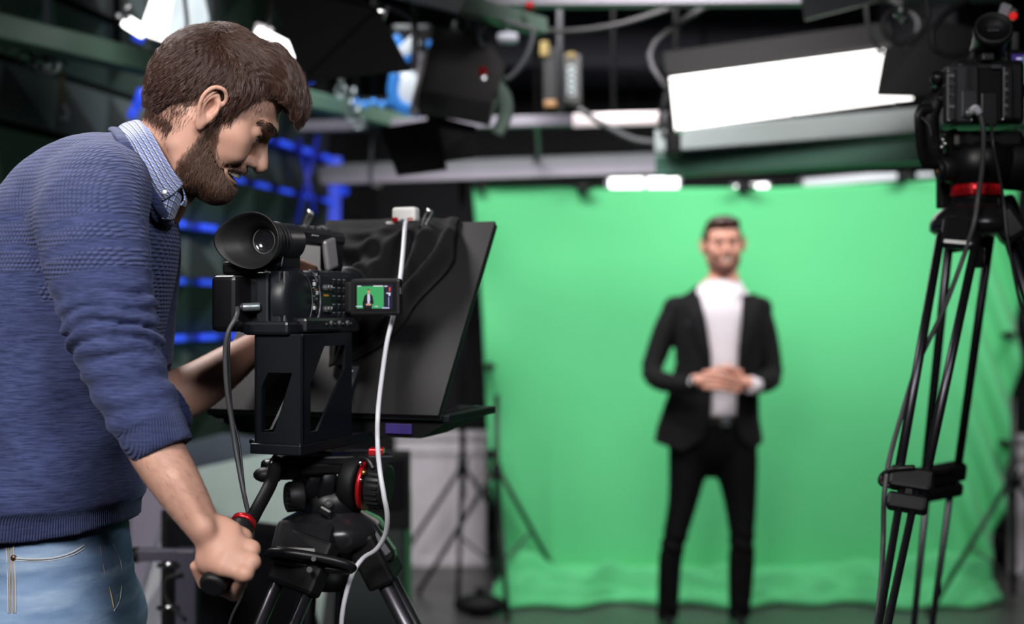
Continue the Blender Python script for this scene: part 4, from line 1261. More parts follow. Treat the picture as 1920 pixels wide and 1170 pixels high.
def vn(V, Q):
    return None
hr_roots = pick(VHr, QHr, lambda c: np.clip(HEADF.sample(c) / .002, 0.12, 1) * 1.0, 17000)
def hair_flow(p, n):
    x, y, z = p[:, 0], p[:, 1], p[:, 2]
    crown = np.array([-.052, 0.005, .062])
    away = p - crown; away /= np.linalg.norm(away, axis=1, keepdims=True)
    fwd = np.tile([1.0, 0, -.05], (len(p), 1))
    down = np.tile([-.12, 0, -1.0], (len(p), 1))
    top = np.clip((z - .035) / .03, 0, 1)[:, None] * np.clip((x + .06) / .05, 0, 1)[:, None]
    frontness = np.clip((x - .06) / .03, 0, 1)[:, None]
    sidefront = np.clip((x - .0) / .04, 0, 1)[:, None]
    base = away * 0.12 + down * 0.9 + np.tile([-.25, 0, 0], (len(p), 1)) * np.clip((-.02 - x) / .03, 0, 1)[:, None]
    base = base * (1 - 0.45 * sidefront) + np.tile([.75, 0, -.55], (len(p), 1)) * 0.45 * sidefront
    f = base * (1 - top) + (fwd + np.stack([0 * x, -0.5 * np.ones_like(x), 0 * x], 1) * 0.25) * top
    f = f + frontness * np.tile([.25, -0.35, -.9], (len(p), 1))
    # loose waves
    w = np.sin(y * 150 + x * 60)[:, None] * np.tile([0, .30, 0], (len(p), 1)) * top
    return f + w
def hair_ridge(p): return .5 + .5 * clumps(p[:, 0], p[:, 1], p[:, 2])
zz = hr_roots[:, 2]; xx = hr_roots[:, 0]
Lh = np.clip(.009 + (zz + .045) * .22 + np.clip(xx - .02, 0, 1) * .10, .008, .034) * rng.uniform(.75, 1.2, len(zz))
strands('hair_strands', hr_roots, FHH, hair_flow, Lh, 8, .0062, M_hair, hair, MH, .00024, .20, .0035, ridge=hair_ridge)
cr = pick(VHr, QHr, lambda c: np.exp(-((c[:, 0] + .040) ** 2 + c[:, 1] ** 2) / .022 ** 2) * (c[:, 2] > .03) + 1e-9, 900)
strands('crown_strands', cr, FHH, lambda p, n: np.stack([.9 + 0 * p[:, 0], -.5 + 0 * p[:, 0], 0 * p[:, 0]], 1), rng.uniform(.016, .028, 900), 7, .006, M_hair, hair, MH, .00024, .35, .004)
fr = pick(VHr, QHr, lambda c: (c[:, 2] > .045) * (c[:, 0] > -.07) * 1.0 + 1e-6, 900)
strands('stray_strands', fr, FHH, hair_flow, rng.uniform(.02, .04, 900), 8, .006, M_hair, hair, MH, .00016, .6, .011)

# neckline fade: short hairs rooted straight on the skin
def fadew(c):
    x, y, z = c[:, 0], c[:, 1], c[:, 2]
    nape = 1.6 * np.exp(-((z + .073) / .007) ** 2) * (x < -.012)
    side = np.exp(-(((x - .004) / .020) ** 2 + ((z - .020) / .016) ** 2)) * (np.abs(y) > .05)
    behind = np.exp(-(((x + .020) / .014) ** 2 + ((z + .035) / .028) ** 2)) * (np.abs(y) > .03)
    burn = np.exp(-(((x - .032) / .007) ** 2 + ((z + .012) / .024) ** 2)) * (np.abs(y) > .04)
    temple = np.exp(-(((x - .050) / .014) ** 2 + ((z - .022) / .012) ** 2)) * (np.abs(y) > .03)
    return (nape + side * 1.2 + burn * 1.3 + behind * .8 + temple * .8) * ~((np.abs(y) > .0745) & (x > -.006) & (x < .032) & (z > -.05) & (z < .022)) + 1e-9
r2 = pick(VH, FH_, fadew, 8500)
strands('short_hairs', r2, HEADF, lambda p, n: np.tile([.05, 0, -1.0], (len(p), 1)) + n * .2, rng.uniform(.004, .009, 8500), 5, .0012, M_hair, hair, MH, .00019, .25, .002)

# ---------------------------------------------------------------- beard
FBd = Field((-.02, -.08, -.145), (.115, .08, -.02), 0.0022)
FBd.loft([(.020, 0, -.052, .030, .060), (.030, 0, -.085, .048, .056), (.050, 0, -.106, .040, .040)], k=0, n=3)
sl, g_ = FBd._win(FBd.lo, FBd.lo + FBd.n * FBd.v)
sk = HEADF.sample(g_)
x, y, z = g_[..., 0], np.abs(g_[..., 1]), g_[..., 2]
# thickness over the skin by region
# upper border of the beard on the cheek, and its rear border in front of the ear
cheek_line = np.interp(x, [.020, .036, .044, .064, .080], [-.050, -.056, -.064, -.078, -.072])
rear = .034
t_side = np.clip((cheek_line - z) / .030, 0, 1) * np.clip((x - rear) / .02, 0, 1)
t_chin = np.exp(-(((x - .078) / .026) ** 2 + ((z + .108) / .020) ** 2))
thick = .0002 + .0032 * t_side + .0060 * t_chin
bd = sk - thick
mask = z - cheek_line
mask = smax(mask, (rear - x), .004)
mask = smax(mask, -(z + .150), .004)
mask = smax(mask, (-.130 - z), .004)
# leave the mouth and lips free
mo = d_ell(np.stack([x, y, z], -1), (.092, 0, -.0770), (.030, .0460, .0160))
mask = smax(mask, -mo, .003)
FBd.D = smax(bd, mask, .003)
# moustache
sl, g_ = FBd._win(FBd.lo, FBd.lo + FBd.n * FBd.v)
mu = d_chain(np.stack([g_[..., 0], np.abs(g_[..., 1]), g_[..., 2]], -1), [(.0895, .0, -.0590), (.0850, .014, -.0600), (.0765, .0270, -.0645), (.0690, .0315, -.0680)], [.0034, .0038, .0036, .0034], 3)
FBd.D = smin(FBd.D, smax(mu, -HEADF.sample(g_) - .002, .001), .004)
VBd, QBd = FBd.mesh()
beard = mesh_obj('beard', VBd, QBd, M_scalp, op_man, MH)
br = pick(VBd, QBd, lambda c: (HEADF.sample(c) > .0004) * 1.0 + .05, 9000)
def bflow(p, n):
    x, z = p[:, 0], p[:, 2]
    d = np.tile([.25, 0, -1.0], (len(p), 1)) + n * .15
    ch = np.clip((-.098 - z) / .02, 0, 1)[:, None]
    return d + ch * np.tile([.3, 0, -.4], (len(p), 1))
strands('beard_strands', br, FBd, bflow, rng.uniform(.006, .013, 9000), 6, .0030, M_beardh, beard, MH, .00023, .35, .0035)
# thinner beard hair rooted on the skin: sideburn strip, cheek border, jaw and throat
def stub(c):
    x, y, z = c[:, 0], np.abs(c[:, 1]), c[:, 2]
    hi = np.interp(x, [.020, .034, .042, .050, .062, .080, .10], [-.018, -.016, -.040, -.057, -.067, -.061, -.056])
    re = np.interp(z, [-.13, -.10, -.06, -.03, -.01], [.022, .016, .021, .026, .030])
    w = np.clip((hi - z) / .012, 0, 1) * np.clip((x - re) / .006, 0, 1)
    fr_ = np.interp(z, [-.045, -.02, 0], [.2, .042, .040])
    w = w * np.clip((fr_ - x) / .003, 0, 1)
    w = w * np.clip((z + .142) / .015, 0, 1)
    lip = np.exp(-(((x - .086) / .019) ** 2 + ((z + .077) / .011) ** 2))
    return w * (1 - np.clip(lip * 2, 0, 1)) * (y > -1) + 1e-7
r3 = pick(VH, FH_, stub, 12000)
strands('stubble', r3, HEADF, bflow, rng.uniform(.005, .010, 12000), 5, .0020, M_beardh, beard, MH, .00017, .35, .0022)
# eyebrows
def brw(c):
    x, y, z = c[:, 0], np.abs(c[:, 1]), c[:, 2]
    cz = -.0005 + .010 * np.sin(np.clip((y - .008) / .040, 0, 1) * PI) * .6
    return np.exp(-((z - cz) / .0030) ** 2) * (y > .008) * (y < .045) * (x > .055) + 1e-8
r4 = pick(VH, FH_, brw, 1300)
ebro = strands('eyebrow', r4, HEADF, lambda p, n: np.stack([-.4 * np.ones(len(p)), np.sign(p[:, 1]) * .9, .25 - .5 * (np.abs(p[:, 1]) > .03)], 1), rng.uniform(.004, .0065, 1300), 5, .0012, M_brow, op_man, MH, .00030, .15, .0006)
# arm hair
ra = pick(VA, FAq, lambda c: ((c[:, 2] > 1.155)) * 1.0 + 1e-7, 1500)
adir = (W(400, 1010, 1.56) - W(250, 800, 1.57)).normalized()
strands('arm_hair', ra, FA, lambda p, n: np.tile(list(adir), (len(p), 1)) + n * .25 + np.array([.3, 0, 0]), rng.uniform(.006, .012, 1500), 5, .002, M_beardh, op_man, None, .00007, .3, .004)

# ---------------------------------------------------------------- sweater
def knit_mat():
    q = N('blue_knit'); uv = q.coord('Object')
    oc = uv
    mel = q.noise(1.0, 5, q.mapping(oc, (45, 45, 420)), 0.65)
    big = q.noise(6, 3, oc)
    # raised dot bands: a hexagonal dot lattice in the side plane
    sep = q.n.new('ShaderNodeSeparateXYZ'); q.link(oc, sep.inputs[0])
    X, Y, Z = sep.outputs[0], sep.outputs[1], sep.outputs[2]
    vc = q.n.new('ShaderNodeVertexColor'); vc.layer_name = 'knit'
    s2 = q.n.new('ShaderNodeSeparateColor'); q.link(vc.outputs[0], s2.inputs[0])
    band = s2.outputs[0]; rib = s2.outputs[1]
    px, pz = 0.0066, 0.0058
    row = q.math('DIVIDE', Z, pz); ri = q.math('FLOOR', row)
    odd = q.math('MULTIPLY', q.math('MODULO', q.math('ABSOLUTE', ri), 2), 0.5)
    XX = q.math('ADD', X, q.math('MULTIPLY', Y, -0.6))
    col = q.math('ADD', q.math('DIVIDE', XX, px), odd)
    fx = q.math('SUBTRACT', q.math('FRACT', col), 0.5); fz = q.math('SUBTRACT', q.math('FRACT', row), 0.5)
    d2 = q.math('ADD', q.math('MULTIPLY', fx, fx), q.math('MULTIPLY', fz, fz))
    dot = q.math('SUBTRACT', 1.0, q.math('MULTIPLY', d2, 4.2)); dot = q.math('MAXIMUM', dot, 0.0)
    dot = q.math('MULTIPLY', dot, band)
    ribh = q.math('MULTIPLY', q.math('SINE', q.math('MULTIPLY', q.math('ADD', X, q.math('MULTIPLY', Y, 0.8)), 2 * PI / 0.0042)), rib)
    h = q.math('ADD', q.math('MULTIPLY', dot, 1.0), q.math('ADD', q.math('MULTIPLY', ribh, 0.35), q.math('MULTIPLY', mel, 0.35)))
    base = q.mix(q.math('MULTIPLY_ADD', mel, 3.0, -1.0), (0.011, 0.016, 0.054), (0.055, 0.070, 0.175))
    base = q.mix(q.math('MULTIPLY', dot, 0.42), base, (0.105, 0.12, 0.24))
    base = q.mix(q.math('MULTIPLY', q.math('ADD', q.math('MULTIPLY', ribh, 0.5), 0.5), q.math('MULTIPLY', rib, 0.45)), base, (0.018, 0.028, 0.085))
    base = q.mix(q.math('MULTIPLY', big, 0.25), base, (0.055, 0.075, 0.19))
    q.link(base, q.b.inputs['Base Color'])
    q.b.inputs['Roughness'].default_value = 0.85
    q.b.inputs['Specular IOR Level'].default_value = 0.2
    q.b.inputs['Sheen Weight'].default_value = 0.16
    q.b.inputs['Sheen Roughness'].default_value = 0.5
    q.b.inputs['Sheen Tint'].default_value = (0.6, 0.65, 0.9, 1)
    q.bump(h, 0.9, 0.0026)
    return q.m
M_knit = knit_mat()

FS = Field((-.98, 1.43, 1.07), (-.355, 2.13, 1.66), 0.0042)
yT = 1.80
tor = [(*W(103, 1022, yT), .112, .158), (*W(103, 985, yT), .114, .160), (*W(98, 930, yT), .126, .166), (*W(102, 840, yT), .124, .162), (*W(112, 740, yT), .122, .160), (*W(130, 640, yT), .122, .165),
       (*W(142, 540, yT), .128, .172), (*W(158, 452, yT), .128, .165), (*W(182, 388, yT), .102, .140), (*W(212, 345, yT), .070, .110), (*W(240, 310, yT), .048, .065)]
FS.loft(tor, k=0, n=3)
# near sleeve, sculpted on its own so that its folds and cuff stay off the trunk
slv = [(*W(182, 362, 1.67), .062, .058), (*W(174, 410, 1.620), .070, .064), (*W(179, 470, 1.595), .068, .062), (*W(198, 560, 1.585), .057, .054), (*W(217, 640, 1.58), .050, .050),
       (*W(239, 710, 1.575), .0470, .048), (*W(268, 772, 1.57), .0445, .0455), (*W(290, 815, 1.566), .0420, .0455), (*W(311, 852, 1.565), .0390, .0430)]
FSL = FS.clone()
FSL.loft(slv, k=0, n=4)
# far sleeve
FS.loft([(*W(235, 380, 1.94), .060, .055), (*W(262, 450, 1.98), .062, .058), (*W(267, 560, 2.0), .054, .053), (*W(262, 680, 2.0), .049, .050), (*W(284, 748, 1.99), .047, .050), (*W(328, 752, 1.995), .0465, .0480)], k=0.03, n=3)
# shoulder slope
FS.chain([W(256, 296, 1.80), W(224, 326, 1.72), W(188, 358, 1.66)], [.026, .040, .053], 0.03)
FS.chain([W(262, 292, 1.82), W(262, 335, 1.90), W(245, 385, 1.95)], [.030, .046, .053], 0.03)
# neck opening
nc = W(292, 300, 1.80)
FS.op(lambda g: d_loft(g, [(*W(330, 240, 1.79), .066, .066), (*W(262, 330, 1.80), .058, .060)], n=1), np.array(W(262, 330, 1.8)) - .12, np.array(W(330, 240, 1.8)) + .12, .006, 'sub')

FS.op(lambda g: d_loft(g, [(*W(348, 240, 1.70), .058, .11), (*W(344, 310, 1.70), .046, .10), (*W(346, 385, 1.72), .024, .07)], n=1), np.array(W(348, 380, 1.7)) - .14, np.array(W(348, 240, 1.7)) + .14, .006, 'sub')

# folds, hem and cuffs are worked into the distance field
sl, g = FS._win(FS.lo, FS.lo + FS.n * FS.v)
SX = (g[..., 0] / g[..., 1]) * FPX + 960; SY = 585 - (g[..., 2] - CAMZ) / g[..., 1] * FPX      # used only to measure where things sit
Xw, Yw, Zw = g[..., 0], g[..., 1], g[..., 2]
# position along the sleeve axis, metres from the elbow
EL = np.array(W(216, 690, 1.578)); CF = np.array(W(292, 845, 1.565)); SH = np.array(W(172, 380, 1.62))
ax_up = (SH - EL) / np.linalg.norm(SH - EL); ax_dn = (CF - EL) / np.linalg.norm(CF - EL)
rel = g - EL
s_up = rel @ ax_up; s_dn = rel @ ax_dn
nz = np.sin(Xw * 37 + Zw * 21) * .7 + np.sin(Xw * 71 - Zw * 33 + Yw * 20) * .4
perp = (Xw - EL[0]) - s_up * ax_up[0]
ph_ = s_up * 2 * PI / .0215 + nz * 1.5 + perp * 30 + 1.2 * np.sin(Yw * 60 + s_up * 50)
env = np.exp(-((s_up - .040) / .046) ** 2)
w1 = (np.abs(np.sin(ph_ * .5)) - .5) * env * .0105 * (1 + .45 * np.sin(perp * 75 + s_up * 130)) + .003 * env
ph2 = s_dn * 2 * PI / .030 + nz * 1.2 - (Xw - EL[0]) * 55
w2 = np.sin(ph2) * np.exp(-((s_dn - .050) / .045) ** 2) * .0024
w3 = np.sin((Zw * 22 - Xw * 58) + 2 * np.sin(Zw * 9)) * .0022 * np.exp(-((s_up - .19) / .06) ** 2)
FSL.D = FSL.D - w1 - w2 - w3
cut = (g - np.array(W(304, 852, 1.565))) @ ax_dn
FSL.D = np.maximum(FSL.D, cut)
FSL.D = FSL.D + 1 / (1 + np.exp((-.040 - cut) / .0012)) * .0016
w4 = (np.sin(Xw * 60 + Zw * 26 + 1.5 * np.sin(Zw * 12)) * .0020 + np.sin(Xw * 30 - Zw * 48 + 1) * .0026) * np.clip((1.42 - Zw) / .2, 0, 1)
w5 = -np.sin(Zw * 55 + Xw * 40 + np.sin(Xw * 30) * 1.4) * .0022 * np.exp(-((Zw - 1.19) / .06) ** 2)
FS.D = FS.D - w4 - w5
# hem: rib band drawn in, and the knit blousing over it
hemz = 1.1375
band_ = 1 / (1 + np.exp((Zw - hemz) / .002))
FS.D = FS.D + band_ * .0055
hem_bottom = 1.1005 + .10 * (Xw + .64) * (Xw > -.64)
FS.D = np.maximum(FS.D, hem_bottom - Zw)
# far cuff, cut square across the far forearm
_fa = np.array(W(475, 652, 2.08)) - np.array(W(335, 742, 2.0)); _fa /= np.linalg.norm(_fa)
_fc = np.array(W(331, 753, 1.99)); _q = g - _fc
FS.D = np.where((np.linalg.norm(_q - (_q @ _fa)[..., None] * _fa, axis=-1) < .054) & (np.abs(_q @ _fa) < .09) & (Yw > 1.90), np.maximum(FS.D, _q @ _fa), FS.D)
kk = np.clip((Zw - 1.36) / .14, 0, 1) * .030 + .003
hh = np.clip(0.5 + 0.5 * (FSL.D - FS.D) / kk, 0, 1)
FS.D = FSL.D * (1 - hh) + FS.D * hh - kk * hh * (1 - hh)
VS, QS = FS.mesh()
sweater = mesh_obj('sweater', VS, QS, M_knit, op_man, smooth_iter=1)
# knit zones stored per vertex: R = raised dots, G = rib
me = sweater.data
co = np.zeros(len(me.vertices) * 3, np.float32); me.vertices.foreach_get('co', co); co = co.reshape(-1, 3).astype(float)
co = co + np.array(op_man.location) * 0
def sst(a, b, v): t = np.clip((v - a) / (b - a), 0, 1); return t * t * (3 - 2 * t)
nearv = co[:, 1] < 1.668
rel = co - EL; su = rel @ ax_up
on_slv = (co[:, 1] < 1.655) & (su > -.05) & (np.linalg.norm(np.cross(rel, ax_up), axis=1) < .095)
dist = np.where(on_slv, su, (co[:, 2] - 1.322) - (co[:, 0] + .62) * 0.25)
def bandf(v, a, b): return sst(a - .0015, a + .0015, v) * (1 - sst(b - .0015, b + .0015, v))
Lq = dist
bands = bandf(Lq, .110, .133) + bandf(Lq, .146, .166) + bandf(Lq, .177, .345)
bands = np.where(on_slv, bands, bandf(co[:, 2], 1.452, 1.478) + bandf(co[:, 2], 1.488, 1.515) + bandf(co[:, 2], 1.528, 1.635))
front = (co[:, 0] > -.505) & (co[:, 2] > 1.30) & (~on_slv | (su > .1)) & (co[:, 1] > 1.60) & (co[:, 2] < 1.56)
bands = np.where(front & ~on_slv, 1.0, bands)
cutv = (co - np.array(W(304, 852, 1.565))) @ ax_dn
ribv = np.where(co[:, 2] < hemz + .001, 1.0, 0.0)
ribv = np.where((cutv > -.040) & (np.linalg.norm(co - CF, axis=1) < .075), 1.0, ribv)
ca = me.color_attributes.new('knit', 'FLOAT_COLOR', 'POINT')
arr = np.zeros((len(co), 4), np.float32); arr[:, 0] = np.clip(bands, 0, 1) * (1 - ribv); arr[:, 1] = ribv; arr[:, 3] = 1
ca.data.foreach_set('color', arr.ravel())
# ribbed neckband
pts = []
for a in np.linspace(0, 2 * PI, 40)[:-1]:
    pass

# ---------------------------------------------------------------- checked shirt collar
def check_mat():
    q = N('checked_shirt'); uv = q.coord('UV')
    sep = q.n.new('ShaderNodeSeparateXYZ'); q.link(uv, sep.inputs[0])
    def lines(c, period, width, off=0.0):
        f = q.math('FRACT', q.math('ADD', q.math('DIVIDE', c, period), off))
        return q.math('LESS_THAN', f, width)
    u, v = sep.outputs[0], sep.outputs[1]
    P = 0.0086
    lt = (0.70, 0.74, 0.86); bl = (0.09, 0.16, 0.50); nv = (0.008, 0.010, 0.05)
    c = q.mix(q.math('MULTIPLY', lines(u, P, 0.42), 0.60), lt, bl)
    c = q.mix(q.math('MULTIPLY', lines(v, P, 0.42), 0.60), c, bl)
    c = q.mix(q.math('MULTIPLY', lines(u, P, 0.25, 0.35), 0.85), c, nv)
    c = q.mix(q.math('MULTIPLY', lines(v, P, 0.25, 0.35), 0.85), c, nv)
    q.link(c, q.b.inputs['Base Color']); q.b.inputs['Roughness'].default_value = 0.8
    q.b.inputs['Sheen Weight'].default_value = 0.2
    q.bump(q.noise(900, 2, q.coord()), 0.15, 0.0005)
    return q.m
M_check = check_mat()
def loft_sheet(name, rowsA, m, par, nu=26, nv=10, thick=0.0018):
    """rowsA: list of polylines (each the same count) -> smooth sheet with metric UVs"""
    A = [smooth_path(r, 6) for r in rowsA]
    k = min(len(a) for a in A); A = [a[:k] for a in A]
    cols = [smooth_path([a[i] for a in A], 6) for i in range(k)]
    P = [[cols[i][j] for i in range(k)] for j in range(len(cols[0]))]
    uvs = []; 
    for j, row in enumerate(P):
        acc = 0
        for i, p in enumerate(row):
            if i: acc += (p - row[i - 1]).length
            vv = sum((P[t][i] - P[t - 1][i]).length for t in range(1, j + 1))
            uvs.append((acc, vv))
    mb = MB().grid(P)
    return mb.build(name, m, par, True, thick=thick, uvs=uvs)
# near-side collar leaf: upper edge along the neck, lower edge lying on the sweater
up = [W(252, 226, 1.86), W(263, 228, 1.775), W(277, 250, 1.728), W(300, 290, 1.715), W(322, 328, 1.722), W(340, 350, 1.735)]
mid = [W(232, 232, 1.87), W(240, 234, 1.77), W(256, 258, 1.712), W(284, 306, 1.700), W(306, 344, 1.708), W(325, 364, 1.722)]
low = [W(222, 239, 1.88), W(226, 242, 1.765), W(241, 262, 1.700), W(268, 314, 1.692), W(288, 352, 1.700), W(304, 377, 1.712)]
loft_sheet('shirt_collar', [up, mid, low], M_check, op_man)
band = [W(262, 233, 1.86), W(271, 235, 1.775), W(287, 256, 1.732), W(308, 294, 1.722), W(330, 328, 1.73), W(343, 343, 1.745)]
band2 = [W(262, 262, 1.86), W(268, 266, 1.775), W(280, 285, 1.735), W(300, 318, 1.725), W(320, 345, 1.735), W(335, 360, 1.75)]
loft_sheet('collar_band', [up[:], band, band2], M_check, op_man)
# placket and far collar leaf peeping out below the near point
loft_sheet('far_collar', [[W(340, 345, 1.745), W(345, 352, 1.80), W(338, 345, 1.86), W(318, 330, 1.89)], [W(346, 372, 1.745), W(352, 376, 1.80), W(345, 368, 1.865), W(322, 350, 1.90)], [W(338, 385, 1.74), W(347, 389, 1.79), W(338, 384, 1.86), W(318, 372, 1.89)]], M_check, op_man)
loft_sheet('shirt_front', [[W(316, 352, 1.722), W(335, 362, 1.735), W(341, 372, 1.77), W(335, 366, 1.83)], [W(306, 378, 1.716), W(326, 384, 1.73), W(336, 388, 1.77), W(326, 384, 1.83)], [W(303, 410, 1.715), W(318, 413, 1.735), W(326, 410, 1.77), W(318, 405, 1.83)]], M_check, op_man)
MB().lathe([(0, .0012), (.0028, .0010), (.0032, 0), (0, 0)], W(309, 360, 1.7035), (0.2, -1, 0.1), 16).build('collar_button', M_white, op_man, True)
# knitted neckband of the sweater
nb = [W(212, 243, 1.90), W(218, 246, 1.77), W(233, 268, 1.692), W(262, 322, 1.682), W(283, 362, 1.692), W(303, 396, 1.712), W(318, 418, 1.76), W(318, 415, 1.83)]
MB().tube(smooth_path(nb, 7), .0075, 10, flat=0.6).build('neckband', M_knit, op_man, True)

# ---------------------------------------------------------------- jeans
def denim_mat():
    q = N('washed_denim'); oc = q.coord()
    big = q.noise(5.0, 4, q.mapping(oc, (1, 1, 2.2)), 0.6)
    wh = q.noise(14, 3, q.mapping(oc, (0.5, 0.5, 3.2)), 0.6)
    c = q.mix(q.math('MULTIPLY_ADD', big, 2.2, -0.6), (0.030, 0.080, 0.20), (0.24, 0.36, 0.54))
    c = q.mix(q.math('MULTIPLY', q.math('MAXIMUM', q.math('MULTIPLY_ADD', wh, 3.5, -1.7), 0.0), 0.6), c, (0.42, 0.54, 0.68))
    tw = q.noise(1.0, 2, q.mapping(oc, (900, 900, 260), (0, 0.6, 0)))
    c = q.mix(q.math('MULTIPLY', tw, 0.25), c, (0.06, 0.10, 0.2))
    q.link(c, q.b.inputs['Base Color']); q.b.inputs['Roughness'].default_value = 0.85
    q.bump(q.math('ADD', tw, q.math('MULTIPLY', wh, 3.0)), 0.35, 0.0012)
    return q.m
M_denim = denim_mat()
FJ = Field((-.94, 1.50, .05), (-.45, 2.12, 1.14), 0.0062)
cx = W(103, 1010, 1.80).x
FJ.loft([(cx, 1.80, 1.13, .092, .134), (cx, 1.80, 1.055, .100, .142), (cx - .002, 1.80, .95, .112, .160), (cx - .004, 1.80, .88, .105, .155)], n=3, k=0)
for s in (-1, 1):
    y = 1.80 + s * .088
    FJ.loft([(cx, y, .95, .100, .086), (cx + .004, y + s * .006, .78, .088, .080), (cx + .012, y + s * .02, .52, .066, .064), (cx - .005, y + s * .03, .30, .062, .060), (cx - .015, y + s * .035, .09, .060, .060)], k=0.022, n=3)
sl, g = FJ._win(FJ.lo, FJ.lo + FJ.n * FJ.v)
FJ.D = FJ.D - np.sin(g[..., 2] * 70 + g[..., 0] * 55 + 2 * np.sin(g[..., 0] * 20)) * .0016 * np.exp(-((g[..., 2] - .93) / .1) ** 2) - np.sin(g[..., 2] * 50 + g[..., 0] * 30) * .003 * np.exp(-((g[..., 2] - .25) / .15) ** 2)
VJ, QJ = FJ.mesh()
jeans = mesh_obj('jeans', VJ, QJ, M_denim, op_man)
M_thread = mat('pale_thread', (0.42, 0.44, 0.46), 0.8); M_thr2 = mat('tan_thread', (0.40, 0.26, 0.12), 0.8)
def on_surf(F_, px, py, Y0=1.50):
    """where the line of sight through a picture point meets a field"""
    o = np.array([0, 0, CAMZ]); d = np.array(W(px, py, 1.0)) - o
    ts = np.linspace(Y0, 2.15, 500); P_ = o + d * ts[:, None]
    v = F_.sample(P_); i = np.argmax(v < 0)
    return Vector(P_[i]) if v[i] < 0 else None
def stitch(pxs, name, m, r=.0009, F_=None, raise_=.0012):
    pts = [on_surf(F_ or FJ, *p) for p in pxs]; pts = [p for p in pts if p is not None]
    pts = smooth_path(pts, 6)
    return MB().tube([p + Vector((0, -raise_, 0)) for p in pts], r, 6).build(name, m, op_man, True)
stitch([(28, 1046), (60, 1048), (100, 1046), (135, 1036), (158, 1022)], 'pocket_seam', M_thread, .0014)
stitch([(28, 1050), (60, 1052), (100, 1050), (138, 1040), (160, 1027)], 'pocket_seam', M_thread, .0008)
for dx in (12, 16, 22, 26):
    stitch([(dx, 1024), (dx + 3, 1080), (dx + 4, 1150)], 'side_seam', M_thread if dx in (12, 26) else M_thr2, .0008)
stitch([(188, 1024), (196, 1070), (208, 1110), (214, 1140)], 'fly_seam', M_thr2, .0008)
stitch([(212, 1020), (228, 1060), (226, 1120), (214, 1145)], 'fly_seam', M_thread, .0008)
p = on_surf(FJ, 26, 1046)
if p: MB().lathe([(0, .002), (.003, .0016), (.0042, 0), (0, -.001)], p + Vector((0, -.001, 0)), (0, -1, 0), 14).build('rivet', mat('copper_rivet', (0.12, 0.06, 0.05), 0.35, 0.8), op_man, True)

# belt loops / shoes
M_shoe = mat('brown_leather', (0.05, 0.03, 0.02), 0.5)
for s in (-1, 1):
    FQ = Field((cx - .16, 1.80 + s * .123 - .07, -.01), (cx + .24, 1.80 + s * .123 + .07, .14), .005)
    y = 1.80 + s * .123
    FQ.loft([(cx - .08, y, .045, .045, .036), (cx, y, .055, .052, .038), (cx + .09, y, .035, .032, .044), (cx + .15, y, .026, .024, .034)], k=0.0, n=3)
    FQ.chain([(cx - .02, y, .07), (cx - .02, y, .11)], [.045, .042], .02)
    FQ.D = np.maximum(FQ.D, .004 - FQ._win(FQ.lo, FQ.lo + FQ.n * FQ.v)[1][..., 2])
    V_, Q_ = FQ.mesh(); sh = mesh_obj('shoe', V_, Q_, M_shoe, op_man)
    MB().box((cx + .035, y, .008), (.28, .085, .016), .006).build('sole', M_rub, sh, True)
# ================================================================== camcorder, teleprompter and their tripod
TH = math.radians(20)
RIG = Vector((-.3147, 1.82, 0))
rr = Vector((math.cos(TH), -math.sin(TH), 0)); dd = Vector((math.sin(TH), math.cos(TH), 0)); uu = Vector((0, 0, 1))
def L(x, y, z): return RIG + rr * x + dd * y + uu * z
def toL(p): q = Vector(p) - RIG; return Vector((q.dot(rr), q.dot(dd), p[2]))
MR = Matrix.Translation(RIG) @ Matrix.Rotation(-TH, 4, 'Z')

# ---------------------------------------------------------------- camcorder (rear right bottom corner of the body near local 0,0)
zb, zt = 1.368, 1.466
cc = thing('camcorder', 'black professional camcorder with round rubber eyecup and flipped-out screen', 'video camera', (RIG.x, RIG.y, zb), -TH)
def c_(x, y, z): return Vector((x, y, z - zb))
M_cb = mat('camcorder_shell', (0.007, 0.008, 0.011), 0.34, bump=(500, 0.06))
M_cb2 = mat('camcorder_panel', (0.010, 0.012, 0.016), 0.42, spec=0.35)
M_tick = mat('pale_print', (0.45, 0.46, 0.48), 0.5)
M_orng = mat('orange_mark', (0.55, 0.22, 0.03), 0.4)
q = MB().box(c_(-.046, .055, 1.412), (.088, .11, .084), .006)
q.box(c_(-.050, .155, 1.425), (.085, .12, .075), .010)
q.box(c_(-.030, .09, 1.377), (.075, .22, .020), .005)
q.build('body', M_cb, cc)
MB().lathe([(0, 0), (.030, 0), (.034, .004), (.034, .050), (.040, .056), (.040, .090), (.036, .094), (0, .094)], c_(-.050, .205, 1.432), (0, 1, 0), 32).build('lens_barrel', M_cb, cc)
MB().lathe([(.0405, 0), (.0425, .002), (.0425, .018), (.0405, .020), (.0405, 0)], c_(-.050, .268, 1.432), (0, 1, 0), 40).build('focus_ring', M_rub, cc)
# battery pack at the back-left
MB().box(c_(-.086, -.010, 1.412), (.042, .060, .080), .007).build('battery', M_blk, cc)
MB().box(c_(-.083, .01, 1.463), (.050, .04, .020), .005).build('battery_latch', M_blkm, cc)
